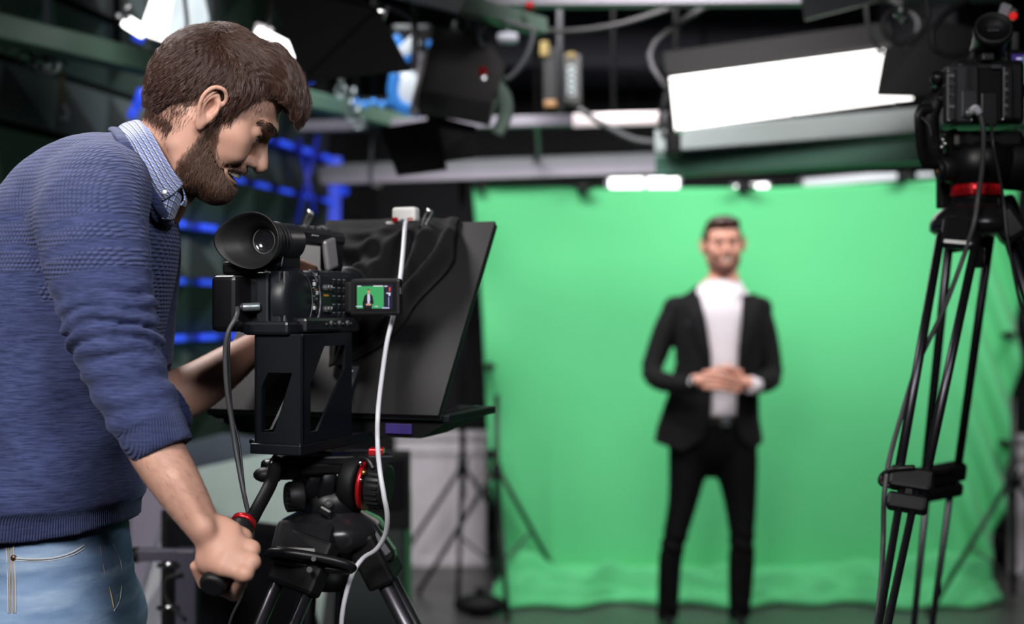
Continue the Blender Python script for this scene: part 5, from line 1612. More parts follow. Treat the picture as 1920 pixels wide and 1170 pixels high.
# rear slabs and card door seam
o = MB().box(c_(-.042, -.003, 1.420), (.020, .010, .074), .003).build('card_door', M_cb2, cc)
MB().box(c_(-.020, -.004, 1.420), (.018, .010, .078), .003).build('card_door', M_cb2, cc)
MB().box(c_(-.0065, -.002, 1.415), (.004, .012, .086), .0015).build('rear_trim', M_dgrey, cc)
MB().box(c_(-.033, -.004, 1.3785), (.062, .012, .016), .003).build('rear_panel', M_cb, cc)
o = MB().lathe([(0, .0025), (.0035, .002), (.0045, 0), (0, 0)], c_(-.034, -.010, 1.3785), (0, -1, 0), 16).build('rear_button', M_blk, cc)
MB().lathe([(0, .002), (.0016, .0015), (.002, 0), (0, 0)], c_(-.0225, -.010, 1.3795), (0, -1, 0), 10).build('power_light', mat('blue_power_led', (0.1, 0.2, 0.8), 0.3, emit=(0.12, 0.35, 1.0), es=3.5), cc)
MB().lathe([(0, .002), (.004, .0015), (.0055, 0), (0, 0)], c_(-.046, -.010, 1.3785), (0, -1, 0), 16).build('rear_knob', M_cb2, cc)
# side: curved disc bulge, dial ring, control panel with knobs and switches
o = MB().lathe([(0, .0030), (.034, .0026), (.042, .0005), (.046, -.004), (.046, -.02)], c_(-.0035, .030, 1.418), (1, 0, 0), 40).build('side_bulge', M_cb2, cc)
MB().tube([c_(.003 + .0005 * math.cos(a), .034 + .047 * math.cos(a), 1.417 + .047 * math.sin(a)) for a in np.linspace(-1.25, 1.25, 24)], .0012, 8).build('chrome_arc', M_alu, cc)
MB().tube([c_(.003, .024 + .034 * math.cos(a), 1.417 + .040 * math.sin(a)) for a in np.linspace(-1.2, 1.2, 20)], .0008, 6).build('inner_arc', M_dgrey, cc)
pn = MB().box(c_(-.003, .135, 1.418), (.008, .098, .076), .004).build('control_panel', M_cb2, cc)
k = 0
for (y, z) in ((.063, 1.441), (.071, 1.442), (.062, 1.430), (.070, 1.428), (.063, 1.418), (.070, 1.414), (.062, 1.406), (.069, 1.401)):
    MB().box(c_(.0035, y, z), (.004, .005, .006), .001).build('switch', M_tick if k % 3 == 0 else M_blk, cc); k += 1
    MB().box(c_(.0022, y + .001, z + .0055), (.001, .005, .0011)).build('marking', M_tick if k % 4 else M_orng, cc)
for (y, z) in ((.097, 1.436), (.108, 1.436), (.097, 1.404), (.108, 1.404)):
    kn = MB().lathe([(0, .007), (.0042, .0065), (.0050, .005), (.0052, 0)], c_(.001, y, z), (1, 0, 0), 18).build('audio_knob', M_dgrey, cc)
    MB().box(c_(.0085, y, z + .002), (.0008, .0010, .0035)).build('pointer', M_tick, kn)
MB().box(c_(.0015, .103, 1.425), (.001, .014, .0030)).build('orange_marking', M_orng, cc)
for r_ in range(5):
    for c2 in range(3):
        MB().box(c_(.0016, .127 + c2 * .017, 1.444 - r_ * .0125), (.003, .0085, .0055), .001).build('panel_button', M_blk, cc)
        MB().box(c_(.0015, .127 + c2 * .017, 1.4493 - r_ * .0125), (.0008, .0065, .0008)).build('marking', M_tick, cc)
for r_ in range(7):
    MB().box(c_(.001, .075 + r_ * .017, 1.4615), (.002, .010, .0012)).build('marking', M_dgrey, cc)
# lower side: jack row
q = MB().box(c_(.004, .105, 1.381), (.022, .17, .022), .005).build('jack_housing', M_cb, cc)
for i in range(7):
    MB().lathe([(0, .003), (.0026, .003), (.0040, .0015), (.0044, 0)], c_(.0150, .080 + i * .013, 1.3815 + .002 * (i % 2)), (1, 0, 0), 14).build('jack', M_dgrey if i % 2 else M_blk, cc)
# top handle
hy = np.linspace(0, 1, 14)
q = MB().box(c_(-.046, .050, 1.484), (.040, .06, .050), .008)
q.box(c_(-.044, .125, 1.5150), (.034, .20, .024), .008)
q.box(c_(-.044, .205, 1.492), (.030, .032, .060), .008)
q.build('handle', M_cb, cc)
for i in range(4):
    MB().box(c_(-.040, .115 + i * .022, 1.5285), (.010, .012, .006), .002).build('handle_button', M_dgrey, cc)
MB().box(c_(-.0262, .12, 1.516), (.001, .020, .0020)).build('marking', M_tick, cc)
MB().tube(smooth_path([c_(-.024, .022, 1.522), c_(-.023, .026, 1.518), c_(-.0235, .022, 1.490), c_(-.024, .015, 1.466)], 5), .0011, 6).build('chrome_trim', M_alu, cc)
MB().box(c_(-.028, .170, 1.490), (.010, .034, .048), .004, Matrix.Rotation(math.radians(14), 3, 'X')).build('grey_grip', mat('grey_grip_metal', (0.30, 0.29, 0.30), 0.35, 0.3), cc)
# viewfinder: barrel and big oval rubber cup, opening toward the operator
vc = c_(-.040, -.006, 1.5015)
vax = Vector((-.04, -1.0, -.03)).normalized()
MB().lathe([(0, -.075), (.024, -.075), (.027, -.070), (.0275, 0), (.0285, .006)], vc, vax, 32).build('viewfinder', M_cb, cc)
for i in range(3):
    MB().lathe([(.0278, 0), (.0290, .001), (.0290, .003), (.0278, .004)], vc - vax * (.012 + i * .009), vax, 32).build('viewfinder_ring', M_rub, cc)
ex = vax.cross(Vector((0, 0, 1))).normalized(); ez = ex.cross(vax)
rowsE = []
for (t, r, offx) in [(.0, .0275, 0), (.004, .0300, 0), (.012, .0345, .002), (.022, .0385, .006), (.030, .0405, .009), (.0325, .0405, .010), (.0320, .0388, .010), (.026, .0360, .008), (.014, .0270, .004), (.004, .0190, 0), (.0, .0185, 0), (-.004, .0185, 0)]:
    ring = []
    for k2 in range(40):
        a = 2 * PI * k2 / 40
        fx = 1.12 + (0.26 * max(0, math.cos(a)) ** 1.5) * (t / .03)
        bulge = .008 * max(0, math.cos(a)) ** 2 * (t / .03)
        ring.append(vc + vax * (t + bulge) - ex * (r * math.cos(a) * fx) * -1 + ez * r * math.sin(a))
    rowsE.append(ring)
MB().grid(rowsE, True, True).build('eyecup', M_rub, cc)
MB().lathe([(.0185, 0), (.016, .001), (.0150, -.003), (0, -.001)], vc + vax * -.003, vax, 28).build('eyepiece_lens', M_gloss, cc)
MB().lathe([(.0170, 0), (.0182, .0012), (.0192, 0)], vc + vax * -.0005, vax, 28).build('eyepiece_rim', M_dgrey, cc)
# flipped-out screen
lc = thing
scr = MB().box(c_(.052, .168, 1.4225), (.086, .013, .057), .004).build('flip_screen', M_blk, cc)
MB().box(c_(.004, .168, 1.4225), (.020, .016, .050), .004).build('screen_hinge', M_blkm, cc)
MB().box(c_(.054, .1612, 1.4235), (.070, .0012, .044), .0005).build('screen_bezel', M_gloss, scr)
ysc = .1603
def scr_part(cx_, cz_, w, h, name, m, dy=0.0, rot=None):
    return MB().box(c_(cx_, ysc - dy, cz_), (w, .0005, h), 0, rot).build(name, m, scr)
def emi(name, c, s=1.0): return mat(name, tuple(x * .2 for x in c), 0.3, emit=c, es=s)
scr_part(.0535, 1.4235, .060, .036, 'display', emi('display_dark', (0.012, 0.012, 0.03)))
scr_part(.0465, 1.4225, .045, .034, 'display_green', emi('display_green', (0.045, 0.30, 0.10)), .0004)
def flat(pts, name, m, dy):
    q = MB(); n_ = len(pts)
    q._add([c_(a, ysc - dy, b2) for a, b2 in pts] + [c_(a, ysc - dy + .0003, b2) for a, b2 in pts], [tuple(range(n_)), tuple(reversed(range(n_, 2 * n_)))] + [(i, i + n_, (i + 1) % n_ + n_, (i + 1) % n_) for i in range(n_)])
    return q.build(name, m, scr)
flat([(.0345, 1.4055), (.0335, 1.4135), (.0365, 1.4245), (.0405, 1.4275), (.0470, 1.4275), (.0505, 1.4245), (.0525, 1.4130), (.0500, 1.4120), (.0490, 1.4055)], 'display_jacket', emi('display_black', (0.008, 0.008, 0.012)), .0009)
flat([(.0420, 1.4275), (.0460, 1.4275), (.0465, 1.4190), (.0450, 1.4110), (.0425, 1.4110), (.0418, 1.4190)], 'display_shirt', emi('display_shirt', (0.50, 0.48, 0.62)), .0012)
flat([(.0424 + .0020 * math.cos(a) + .0016, 1.4310 + .0034 * math.sin(a)) for a in np.linspace(0, 2 * PI, 13)[:-1]], 'display_face', emi('display_skin', (0.50, 0.24, 0.17)), .0012)
flat([(.0416, 1.4335), (.0424, 1.4352), (.0450, 1.4352), (.0462, 1.4330), (.0440, 1.4338)], 'display_hair', emi('display_hair', (0.05, 0.02, 0.015)), .0015)
flat([(.0395, 1.4100), (.0400, 1.4130), (.0480, 1.4130), (.0485, 1.4100)], 'display_hands', emi('display_hands', (0.45, 0.25, 0.2)), .0015)
for (x_, z_, w_, h_, cc_) in ((.060, 1.4395, .016, .0016, (0.6, 0.6, 0.65)), (.073, 1.4390, .005, .0016, (0.6, 0.6, 0.65)), (.028, 1.4395, .006, .0014, (0.6, .6, .65)), (.0795, 1.4345, .003, .006, (.5, .05, .05)),
                              (.0775, 1.4285, .007, .0016, (.6, .6, .8)), (.0790, 1.4262, .003, .003, (.5, .5, .7)), (.028, 1.4085, .010, .0018, (.4, .5, .6)), (.057, 1.4085, .005, .0018, (.35, .4, .6)), (.073, 1.4063, .012, .0020, (.4, .4, .6)), (.0778, 1.4160, .001, .014, (.3, .3, .5))):
    scr_part(x_, z_, w_, h_, 'display_marking', emi('display_mark_%d' % int(cc_[0] * 100 + cc_[1] * 10), cc_), .0012)
MB().box(c_(.0955, .166, 1.432), (.002, .008, .010), .0006).build('screen_button', M_dgrey, scr)

# rear plug and grey cable running down to the pan handle
pl = L(-.056, -.014, 1.4075)
q = thing('cable_plug', 'steel round plug in the back of camcorder', 'plug', pl)
MB().cyl((.012 * rr + .004 * dd), (-.008 * rr - .010 * dd + Vector((0, 0, -.001))), .0062, bev=.001).build('steel_barrel', M_dullsteel, q)
MB().tube([(-.006 * rr - .008 * dd), (-.022 * rr - .014 * dd + Vector((0, 0, -.002)))], [.0060, .0042], 12).build('strain_relief', M_cable, q)
def cab(pts, r, m, label, n=8):
    tag(MB().tube(smooth_path(pts, n), r, 10).build('cable', m), label, 'cable')
P0 = pl + (-.002 * rr - .009 * dd)
cab([P0, P0 - .012 * rr - .004 * dd, W(444, 592, 1.78), W(428, 622, 1.77), W(422, 660, 1.77), W(425, 730, 1.77), W(434, 790, 1.77), W(443, 850, 1.765), W(456, 920, 1.75), W(466, 965, 1.73), W(470, 1000, 1.72), W(468, 1060, 1.72)], .0034, M_gcable, 'thick grey cable from camcorder plug down to the pan handle')
cab([W(431, 610, 1.79), W(429, 660, 1.79), W(431, 720, 1.79), W(436, 780, 1.79), W(448, 830, 1.785), W(456, 900, 1.765), W(462, 950, 1.75), W(474, 985, 1.735), W(473, 1020, 1.73), W(455, 1110, 1.73), W(430, 1170, 1.74), W(400, 1300, 1.78)], .0019, M_cable, 'thin black cable hanging beside the thick grey one')
cab([W(431, 612, 1.80), W(440, 606, 1.80), W(447, 600, 1.80)], .0019, M_cable, 'short end of thin black cable at camcorder back')

# ---------------------------------------------------------------- teleprompter
tp = thing('teleprompter', 'black teleprompter: tilted board, flat monitor tray and slotted camera riser', 'teleprompter', (RIG.x, RIG.y, 1.1975), -TH)
def t_(x, y, z): return Vector((x, y, z - 1.1975))
M_brk = mat('riser_plate', (0.0045, 0.006, 0.0085), 0.42, 0.0, spec=0.25)
M_board = mat('board_black', (0.0075, 0.0070, 0.0082), 0.5, spec=0.35, bump=(900, 0.15))
# riser: rear plate and side plates with slanted cut-outs
cor = toL((-.294, 1.80, 0)); x1, y1 = cor.x, cor.y
wv, Ln = .078, .150
z0, z1 = 1.214, 1.3655
zz_ = lambda v: z0 + (z1 - z0) * v
def rear(u, v): return (x1 - wv * (1 - u), zz_(v))
Mx = Matrix.Translation(t_(0, y1, 1.1975)) @ Matrix.Identity(4)
hole1 = [(x1 - wv * .86, zz_(.10)), (x1 - wv * .86, zz_(.52)), (x1 - wv * .72, zz_(.66)), (x1 - wv * .22, zz_(.66)), (x1 - wv * .60, zz_(.10))]
q = MB().prism([(x - 0, z - 1.1975) for x, z in [(x1 - wv, z0), (x1, z0), (x1, z1), (x1 - wv, z1)]], .004, Matrix.Translation((0, y1, 0)), [[(x, z - 1.1975) for x, z in hole1]])
q.build('rear_plate', M_brk, tp)
RY = Matrix.Rotation(math.radians(90), 4, 'Z')
def side_plate(x_, name):
    out = [(0, z0), (Ln, z0), (Ln, z1), (0, z1)]
    hole = [(.022, zz_(.10)), (.042, zz_(.10)), (Ln * .84, zz_(.66)), (Ln * .86, zz_(.90)), (Ln * .42, zz_(.90)), (.022, zz_(.55))]
    q = MB().prism([(a, z - 1.1975) for a, z in out], .004, Matrix.Translation((x_, y1, 0)) @ RY, [[(a, z - 1.1975) for a, z in hole]])
    return q.build(name, M_brk, tp)
side_plate(x1, 'side_plate'); side_plate(x1 - wv + .004, 'side_plate')
MB().box(t_(x1 - wv / 2, y1 + Ln / 2, z1 + .001), (wv, Ln, .004), .001).build('top_plate', M_brk, tp)
MB().box(t_(x1 - wv / 2 , y1 + .155, 1.206), (wv + .004, .33, .015), .002).build('base_plate', M_brk, tp)
for sx in (-.006, -wv + .006):
    for sy in (.004, .07, .14):
        MB().lathe([(0, .003), (.003, .0025), (.0042, 0)], t_(x1 + sx, y1 + sy, 1.2135), (0, 0, 1), 10).build('bolt', M_chrome, tp)
MB().cyl(t_(x1 - wv - .012, y1 + .008, 1.2145), t_(x1 - wv, y1 + .008, 1.2145), .0035).build('side_screw', M_blk, tp)
# monitor tray
x0_, x1_, ya, yb = -.270, .160, .200, .400
q = MB().box(t_((x0_ + x1_) / 2, (ya + yb) / 2, 1.2365), (x1_ - x0_, yb - ya, .012), .002)
q.build('monitor_tray', M_brk, tp)
q = MB()
top_ = [(x0_ + .005, ya + .002), (x1_ - .005, ya + .002), (x1_ - .005, yb - .005), (x0_ + .005, yb - .005)]
bot_ = [(x0_ + .06, ya + .006), (x1_ - .05, ya + .006), (x1_ - .05, yb - .09), (x0_ + .06, yb - .09)]
q._add([t_(a, b2, 1.231) for a, b2 in top_] + [t_(a, b2, 1.205) for a, b2 in bot_], [(0, 1, 2, 3), (7, 6, 5, 4), (0, 4, 5, 1), (1, 5, 6, 2), (2, 6, 7, 3), (3, 7, 4, 0)])
q.build('monitor_shell', M_blkm, tp)
MB().box(t_((x0_ + x1_) / 2, (ya + yb) / 2 + .01, 1.2432), (x1_ - x0_ - .04, yb - ya - .05, .002), .0005).build('monitor_screen', M_gloss, tp)
MB().box(t_(.075, ya + .0015, 1.219), (.045, .004, .016), .001).build('label_plate', mat('violet_label', (0.03, 0.018, 0.13), 0.4), tp)
MB().box(t_(-.245, ya - .001, 1.2235), (.014, .003, .006), .001).build('tray_button', M_white, tp)
# tilted board
def board(x, s, off=0.0):
    """s 0 bottom .. 1 top along the slope; off = distance out of the board toward the camcorder"""
    y = .180 + (.4235 - .180) * s; z = 1.2435 + (1.5535 - 1.2435) * s
    nx = Vector((0, -(1.5535 - 1.2435), (.4235 - .180))).normalized()
    return Vector((x, y, z - 1.1975)) + nx * off
bx0, bx1 = -.262, .150
q = MB(); Pq = [board(bx0, 0), board(bx1, 0), board(bx1, 1), board(bx0, 1)]; Pr = [board(bx0, 0, -.010), board(bx1, 0, -.010), board(bx1, 1, -.010), board(bx0, 1, -.010)]
q._add(Pq + Pr, [(0, 1, 2, 3), (7, 6, 5, 4), (0, 4, 5, 1), (1, 5, 6, 2), (2, 6, 7, 3), (3, 7, 4, 0)])
q.build('tilted_board', M_board, tp)
q = MB(); Pq = [board(bx0, 0, -.0105), board(bx1, 0, -.0105), board(bx1, 1, -.0105), board(bx0, 1, -.0105)]; Pr = [p + (board(0, 0, -.0145) - board(0, 0, -.0105)) for p in Pq]
q._add(Pq + Pr, [(0, 1, 2, 3), (7, 6, 5, 4), (0, 4, 5, 1), (1, 5, 6, 2), (2, 6, 7, 3), (3, 7, 4, 0)])
q.build('mirror_glass', mat('green_tinted_glass', (0.02, 0.05, 0.04), 0.05), tp)
# hinge strips with screws
hg = MB().bar(board(-.016, .02, .002), board(-.016, .22, .002), .014, .003, (0, -1, .8)).build('hinge_strip', M_dgrey, tp)
for s in (.04, .12, .19):
    MB().sphere(board(-.016, s, .005), .0036, 10).build('screw', M_dullsteel, hg)

# ---------------------------------------------------------------- cloth thrown over the board
M_cloth = mat('black_cloth', (0.0070, 0.0064, 0.0074), 0.85, spec=0.2, sheen=0.03, bump=(1200, 0.2))
def clothP(u, v):
    # u: left..right, v: top..bottom ; outline measured on the board
    xl = np.interp(v, [0, .3, .6, 1], [-.175, -.130, -.090, -.060])
    xr = np.interp(v, [0, .12, .30, .52, .72, .88, 1], [.080, .098, .096, .074, .044, .012, -.030])
    x = xl + (xr - xl) * u
    s = 1.01 - .80 * v
    if v < .05: s = 1.012
    # folds gather at the top right corner and swag across the left
    mixw = max(0, min(1, (u - .35) / .3)); grow = min(1, v * 3 + .15) * min(1, (1.03 - v) * 4)
    off = .006
    for (u0, k_, w_, h_) in ((.95, .08, .040, .034), (.83, .24, .050, .030), (.69, .36, .055, .026), (.54, .36, .060, .020)):
        off += h_ * math.exp(-((u - (u0 - k_ * v ** .85 + .02 * math.sin(v * 9 + u0 * 20))) / (w_ * (1 + .5 * v))) ** 2) * grow
    r = math.hypot((u - .34) * 1.15, v + .04)
    for (r0, h_) in ((.20, .016), (.36, .024), (.55, .022), (.74, .018)):
        off += h_ * math.exp(-((r - r0 - .02 * math.sin(u * 11)) / .060) ** 2) * (1 - mixw * .75) * min(1, (1.03 - v) * 4) * max(0, min(1, (v - .03) * 7))
    off *= max(.25, min(1, .25 + v * 6))
    off += .035 * math.sin(PI * min(1, v * 1.05)) * (1 - mixw) * .6
    x += .006 * math.sin(v * 14 + u * 3) * u
    if v < .04: off = .005 - (.04 - v) * .5 ; s = 1.015
    return board(x, s, off)
P = [[clothP(u, v) for u in np.linspace(0, 1, 80)] for v in np.linspace(0, 1, 90)]
mbc = MB().grid(P); mbc.v = [tuple(MR @ (Vector(v) + Vector((0, 0, 1.1975)))) for v in mbc.v]
o = mbc.build('black_cloth', M_cloth, None, thick=.0022); tag(o, 'crumpled black cloth clipped over the top of teleprompter board', 'cloth')
def onL(v): return MR @ (Vector(v) + Vector((0, 0, 1.1975)))
# binder clips
for bxp, lab in ((W(580, 414, 2.29), 'steel wire clip on board top behind the camcorder handle'), (W(803, 412, 2.19), 'steel wire clip on board top right of the white device')):
    t = thing('binder_clip', lab, 'clip', bxp)
    MB().tube(smooth_path([(-.012, 0, -.012), (-.004, 0, .010), (.000, 0, .016), (.005, 0, .013), (.004, 0, .006), (-.006, 0, -.012)], 5), .0022, 8).build('wire', M_chrome, t)
    MB().sphere((.001, -.001, .015), .0052, 12).build('wire_loop', M_chrome, t)
    MB().box((-.008, 0, -.012), (.020, .010, .008), .002).build('spring_body', M_chrome, t)
# white device with cable
dv = W(761, 405, 2.17)
t = thing('wireless_receiver', 'small white box with red mark clipped on teleprompter top', 'receiver', dv, -TH)
MB().box((0, 0, 0.002), (.044, .022, .025), .005).build('case', M_white, t)
MB().box((-.015, -.0112, -.0065), (.011, .001, .007), .0003).build('red_mark', M_red, t)
MB().box((.013, -.0112, -.0065), (.010, .001, .006), .0003).build('faded_mark', mat('faded_red', (0.45, 0.2, 0.18), 0.5), t)
MB().box((0.001, -.012, -.010), (.010, .004, .007), .001).build('socket', M_dgrey, t)
MB().box((-.026, 0, -.0115), (.018, .012, .005), .001).build('base_foot', M_white, t)
cab([dv + Vector((.001, -.013, -.010)), W(759, 430, 2.12), W(755, 480, 2.06), W(748, 540, 2.01), W(738, 590, 1.99), W(726, 640, 1.96), W(717, 700, 1.90), W(709, 770, 1.84), W(708, 830, 1.83), W(712, 880, 1.80), W(720, 930, 1.79), W(726, 965, 1.80), W(723, 1000, 1.82), W(706, 1030, 1.84), W(682, 1046, 1.86), W(664, 1070, 1.86), W(650, 1110, 1.86), W(640, 1170, 1.86), W(636, 1300, 1.86)], .0036, M_wcable, 'long white cable from the white box down past the tripod')

# ---------------------------------------------------------------- left tripod (fluid head, bowl, legs)
YT = 1.95
tc = W(622, 960, YT)
tr = thing('video_tripod', 'black video tripod under the teleprompter, with red ringed fluid head', 'tripod', (tc.x, YT, 0))
def wb(mb, name, m, par=tr): return mb.build(name, m, par, True)
# sliding plate
wb(MB().bar(W(520, 862, YT - .05), W(728, 858, YT + .02), .060, .014, bev=.003), 'camera_plate', M_blk)
wb(MB().bar(W(548, 877, YT - .04), W(668, 872, YT + .01), .070, .018, bev=.004), 'plate_clamp', M_blkm)
wb(MB().box(W(706, 846, YT), (.022, .03, .010), .002), 'release_lever', M_red)
# head: tilt drum across, housing, pan base
wb(MB().cyl(W(562, 895, YT - .02), W(590, 900, YT - .01), .040, bev=.004).cyl(W(586, 900, YT - .01), W(618, 903, YT), .046, bev=.006), 'tilt_drum', M_blk)
wb(MB().cyl(W(654, 900, YT - .01), W(684, 906, YT - .02), .044, bev=.006), 'tilt_housing', M_blkm)
rg = wb(MB().cyl(W(684, 907, YT - .02), W(691, 908, YT - .0215), .0400), 'red_ring', M_red)
wb(MB().cyl(W(694, 908, YT - .022), W(727, 912, YT - .03), .034, bev=.005), 'counterbalance_knob', M_rub)
kn = MB()
for k2 in range(24):
    a = 2 * PI * k2 / 24
    axx = (W(727, 912, YT - .03) - W(694, 908, YT - .022)).normalized(); ux_ = axx.cross(Vector((0, 0, 1))).normalized(); uz_ = ux_.cross(axx)
    o_ = ux_ * .0335 * math.cos(a) + uz_ * .0335 * math.sin(a)
    kn.bar(W(698, 908, YT - .022) + o_, W(722, 911, YT - .03) + o_, .0035, .0035)
wb(kn, 'knob_ridges', M_blkm)
wb(MB().box(W(622, 925, YT + .01), (.075, .06, .05), .012), 'head_bridge', M_blk)
wb(MB().cyl(W(568, 930, YT - .05), W(536, 932, YT - .06), .0215, bev=.003), 'tilt_knob', M_rub)
kn = MB()
for k2 in range(16):
    a = 2 * PI * k2 / 16; o_ = Vector((0, math.cos(a), math.sin(a))) * .021
    kn.bar(W(562, 930, YT - .051) + o_, W(540, 932, YT - .059) + o_, .003, .003)
wb(kn, 'knob_ridges', M_blkm)
wb(MB().lathe([(.030, .035), (.047, .020), (.049, .0), (.044, -.012), (.036, -.024), (.036, -.045), (.050, -.058)], W(622, 948, YT), (0, 0, 1), 32), 'pan_base', M_blk)
wb(MB().lathe([(.0350, 0), (.0365, .002), (.0365, .006), (.0350, .008)], W(628, 944, YT) + Vector((0, 0, 0.006)), (0, 0, 1), 32), 'red_ring', M_red)
wb(MB().lathe([(0, .004), (.006, .003), (.0065, 0)], W(616, 945, YT - .052), (0.1, -1, 0.15), 20), 'bubble_level', M_dgrey)
wb(MB().bar(W(598, 952, YT - .055), W(622, 966, YT - .06), .010, .014, bev=.004), 'pan_lock', M_blk)
for k2, (px, py) in enumerate(((676, 868), (682, 886), (676, 900))):
    wb(MB().sphere(W(px, py, YT - .055), .004, 10), 'indicator_stud', M_chrome if k2 != 1 else mat('brass', (0.5, 0.3, 0.08), 0.3, 0.9))
wb(MB().tube(smooth_path([W(672, 858, YT - .03), W(690, 862, YT - .04), W(700, 880, YT - .045)], 5), .005, 8), 'side_lever', M_blk)
# bowl and spider
wb(MB().lathe([(.036, .052), (.040, .040), (.075, .022), (.083, .010), (.083, -.006), (.070, -.018), (.04, -.026), (0, -.03)], W(622, 1000, YT), (0, 0, 1), 40), 'bowl', mat('smoky_black', (0.012, 0.0115, 0.013), 0.24))
wb(MB().lathe([(0, 0), (.016, -.002), (.018, -.03), (.026, -.034), (.026, -.060), (0, -.064)], W(622, 1030, YT), (0, 0, 1), 24), 'bowl_clamp', M_blkm)
# legs
def tripod_leg(par, top, foot, gap, wdir, r=.0095, zc=None, mt=M_blk, hl=M_blkm):
    """twin-tube leg from the shoulder to the floor, clamp half way"""
    top = Vector(top); foot = Vector(foot); wdir = Vector(wdir).normalized()
    d = (foot - top).normalized()
    wdir = (wdir - d * wdir.dot(d)).normalized()
    Lg = (foot - top).length
    nrm_ = d.cross(wdir)
    lg = MB()
    for s in (-1, 1):
        lg.cyl(top + wdir * gap * s, top.lerp(foot, .50) + wdir * gap * s, r, r)
    lo = lg.build('leg', mt, par, True)
    sh = MB().bar(top - d * .045, top + d * .035, gap * 2 + r * 3.2, r * 3.6, nrm_, .006)
    sh.build('leg_shoulder', hl, lo, True)
    m2 = top.lerp(foot, .50)
    q = MB().bar(m2 - d * .022, m2 + d * .012, gap * 2 + r * 3.6, r * 3.8, nrm_, .005)
    q.bar(m2 + d * .018, m2 + d * .046, gap * 2 + r * 3.4, r * 3.6, nrm_, .005)
    q.build('leg_clamp', hl, lo, True)
    q = MB().tube(smooth_path([m2 - d * .014 - wdir * (gap + r * 1.9) + nrm_ * r * 1.2, m2 - d * .012 - wdir * (gap + r * 3.2), m2 + d * .004 - wdir * (gap + r * 3.2), m2 + d * .008 - wdir * (gap + r * 1.2) + nrm_ * r * 2.2], 4), r * .5, 8)
    q.build('clamp_lever', hl, lo, True)
    lw = MB()
    for s in (-1, 1):
        lw.cyl(m2 + wdir * (gap - r * .9) * s, foot - d * .05 + wdir * (gap - r * .9) * s, r * .82, r * .82)
    lw.bar(foot - d * .08, foot - d * .04, gap * 2 + r * 2, r * 2.6, nrm_, .004)
    lw.build('lower_tubes', mt, lo, True)
    MB().lathe([(0, 0), (r * 3, 0), (r * 3, .012), (r * 1.2, .03), (0, .05)], (foot.x, foot.y, 0.0), (0, 0, 1), 16).build('rubber_foot', M_rub, lo, True)
    return lo
M_tubeb = mat('gloss_black_tube', (0.085, 0.080, 0.095), 0.34, 0.92)
T0 = W(622, 1015, YT)
tripod_leg(tr, W(566, 1062, 1.84), (W(566, 1062, 1.84).x - .40, 1.50, 0.03), .026, (1, -.35, 0), .0088, mt=M_tubeb)
tripod_leg(tr, W(706, 1050, 1.93), (W(706, 1050, 1.93).x + .50, 2.00, 0.03), .013, (.2, 1, 0), .0125, mt=M_tubeb)
tripod_leg(tr, W(615, 1058, 2.03), (W(615, 1058, 2.03).x - .13, 2.55, 0.03), .024, (1, .2, 0), .0088, mt=M_tubeb)
# shoulder castings over the legs
q = MB()
q.bar(W(575, 985, 1.88), W(560, 1050, 1.83), .085, .030, (0, -1, .3), .010)
wb(q, 'leg_bracket', mat('smoky_black', (0, 0, 0)) if False else _M['smoky_black'])
q = MB().bar(W(672, 990, 1.93), W(722, 1062, 1.92), .040, .055, (0.6, 0, 1), .012); wb(q, 'leg_bracket', _M['smoky_black'])
q = MB().bar(W(622, 985, 1.99), W(617, 1050, 2.02), .080, .030, (0, 1, .3), .010); wb(q, 'leg_bracket', _M['smoky_black'])
q = MB().tube([(Vector(W(582, 1052, 1.815)) + Vector((.060 * math.cos(a), -.012 * math.sin(a) * 1.0, .010 * math.sin(a) - .010 * math.cos(a)))) for a in np.linspace(0, 2 * PI, 21)[:-1]], .0065, 8, closed=True)
wb(q, 'locking_lever', M_blk)
wb(MB().cyl(W(588, 1048, 1.80), W(588, 1048, 1.79), .0035).cyl(W(580, 1068, 1.80), W(580, 1068, 1.785), .004), 'lever_screw', M_dgrey)
# pan handle, gripped by the operator
q = MB().cyl(W(560, 880, 1.90), W(522, 880, 1.87), .0155, bev=.003).cyl(W(522, 880, 1.87), W(494, 886, 1.86), .0185, bev=.005)
wb(q, 'handle_rosette', M_blk)
wb(MB().sphere(W(498, 890, 1.85), .014, 14, (1.3, 1, .8)), 'rosette_knob', M_rub)
q = MB().tube(smooth_path([W(518, 866, 1.845), W(508, 905, 1.80), W(482, 955, 1.72), W(462, 990, 1.64), GA], 6), [.0100, .0095, .0092, .0092, .0095], 14); wb(q, 'pan_handle', M_blkm)
wb(MB().cyl(GA - gax * .012, GA - gax * .005, .0160).cyl(GB - gax * .004, GB - gax * .001, .0168), 'red_ring', M_red)
q = MB().cyl(GA - gax * .006, GB, .0150, bev=.002).cyl(GB, GB + gax * .014, .0165, bev=.004); wb(q, 'handle_grip', M_rub)
q = MB().tube(smooth_path([W(520, 850, 1.84), W(512, 858, 1.835), W(508, 875, 1.83), W(505, 890, 1.835)], 4), .0022, 8); wb(q, 'lock_wire', M_dullsteel)
# ================================================================== right-hand tripod and camera
YR = 2.35
ctr = W(1833, 420, YR)
rt = thing('camera_tripod', 'tall black twin-tube tripod at right with ribbed red collar', 'tripod', (ctr.x, YR, 0))
def wr(mb, name, m, par=rt): return mb.build(name, m, par, True)
M_smk = _M['smoky_black']
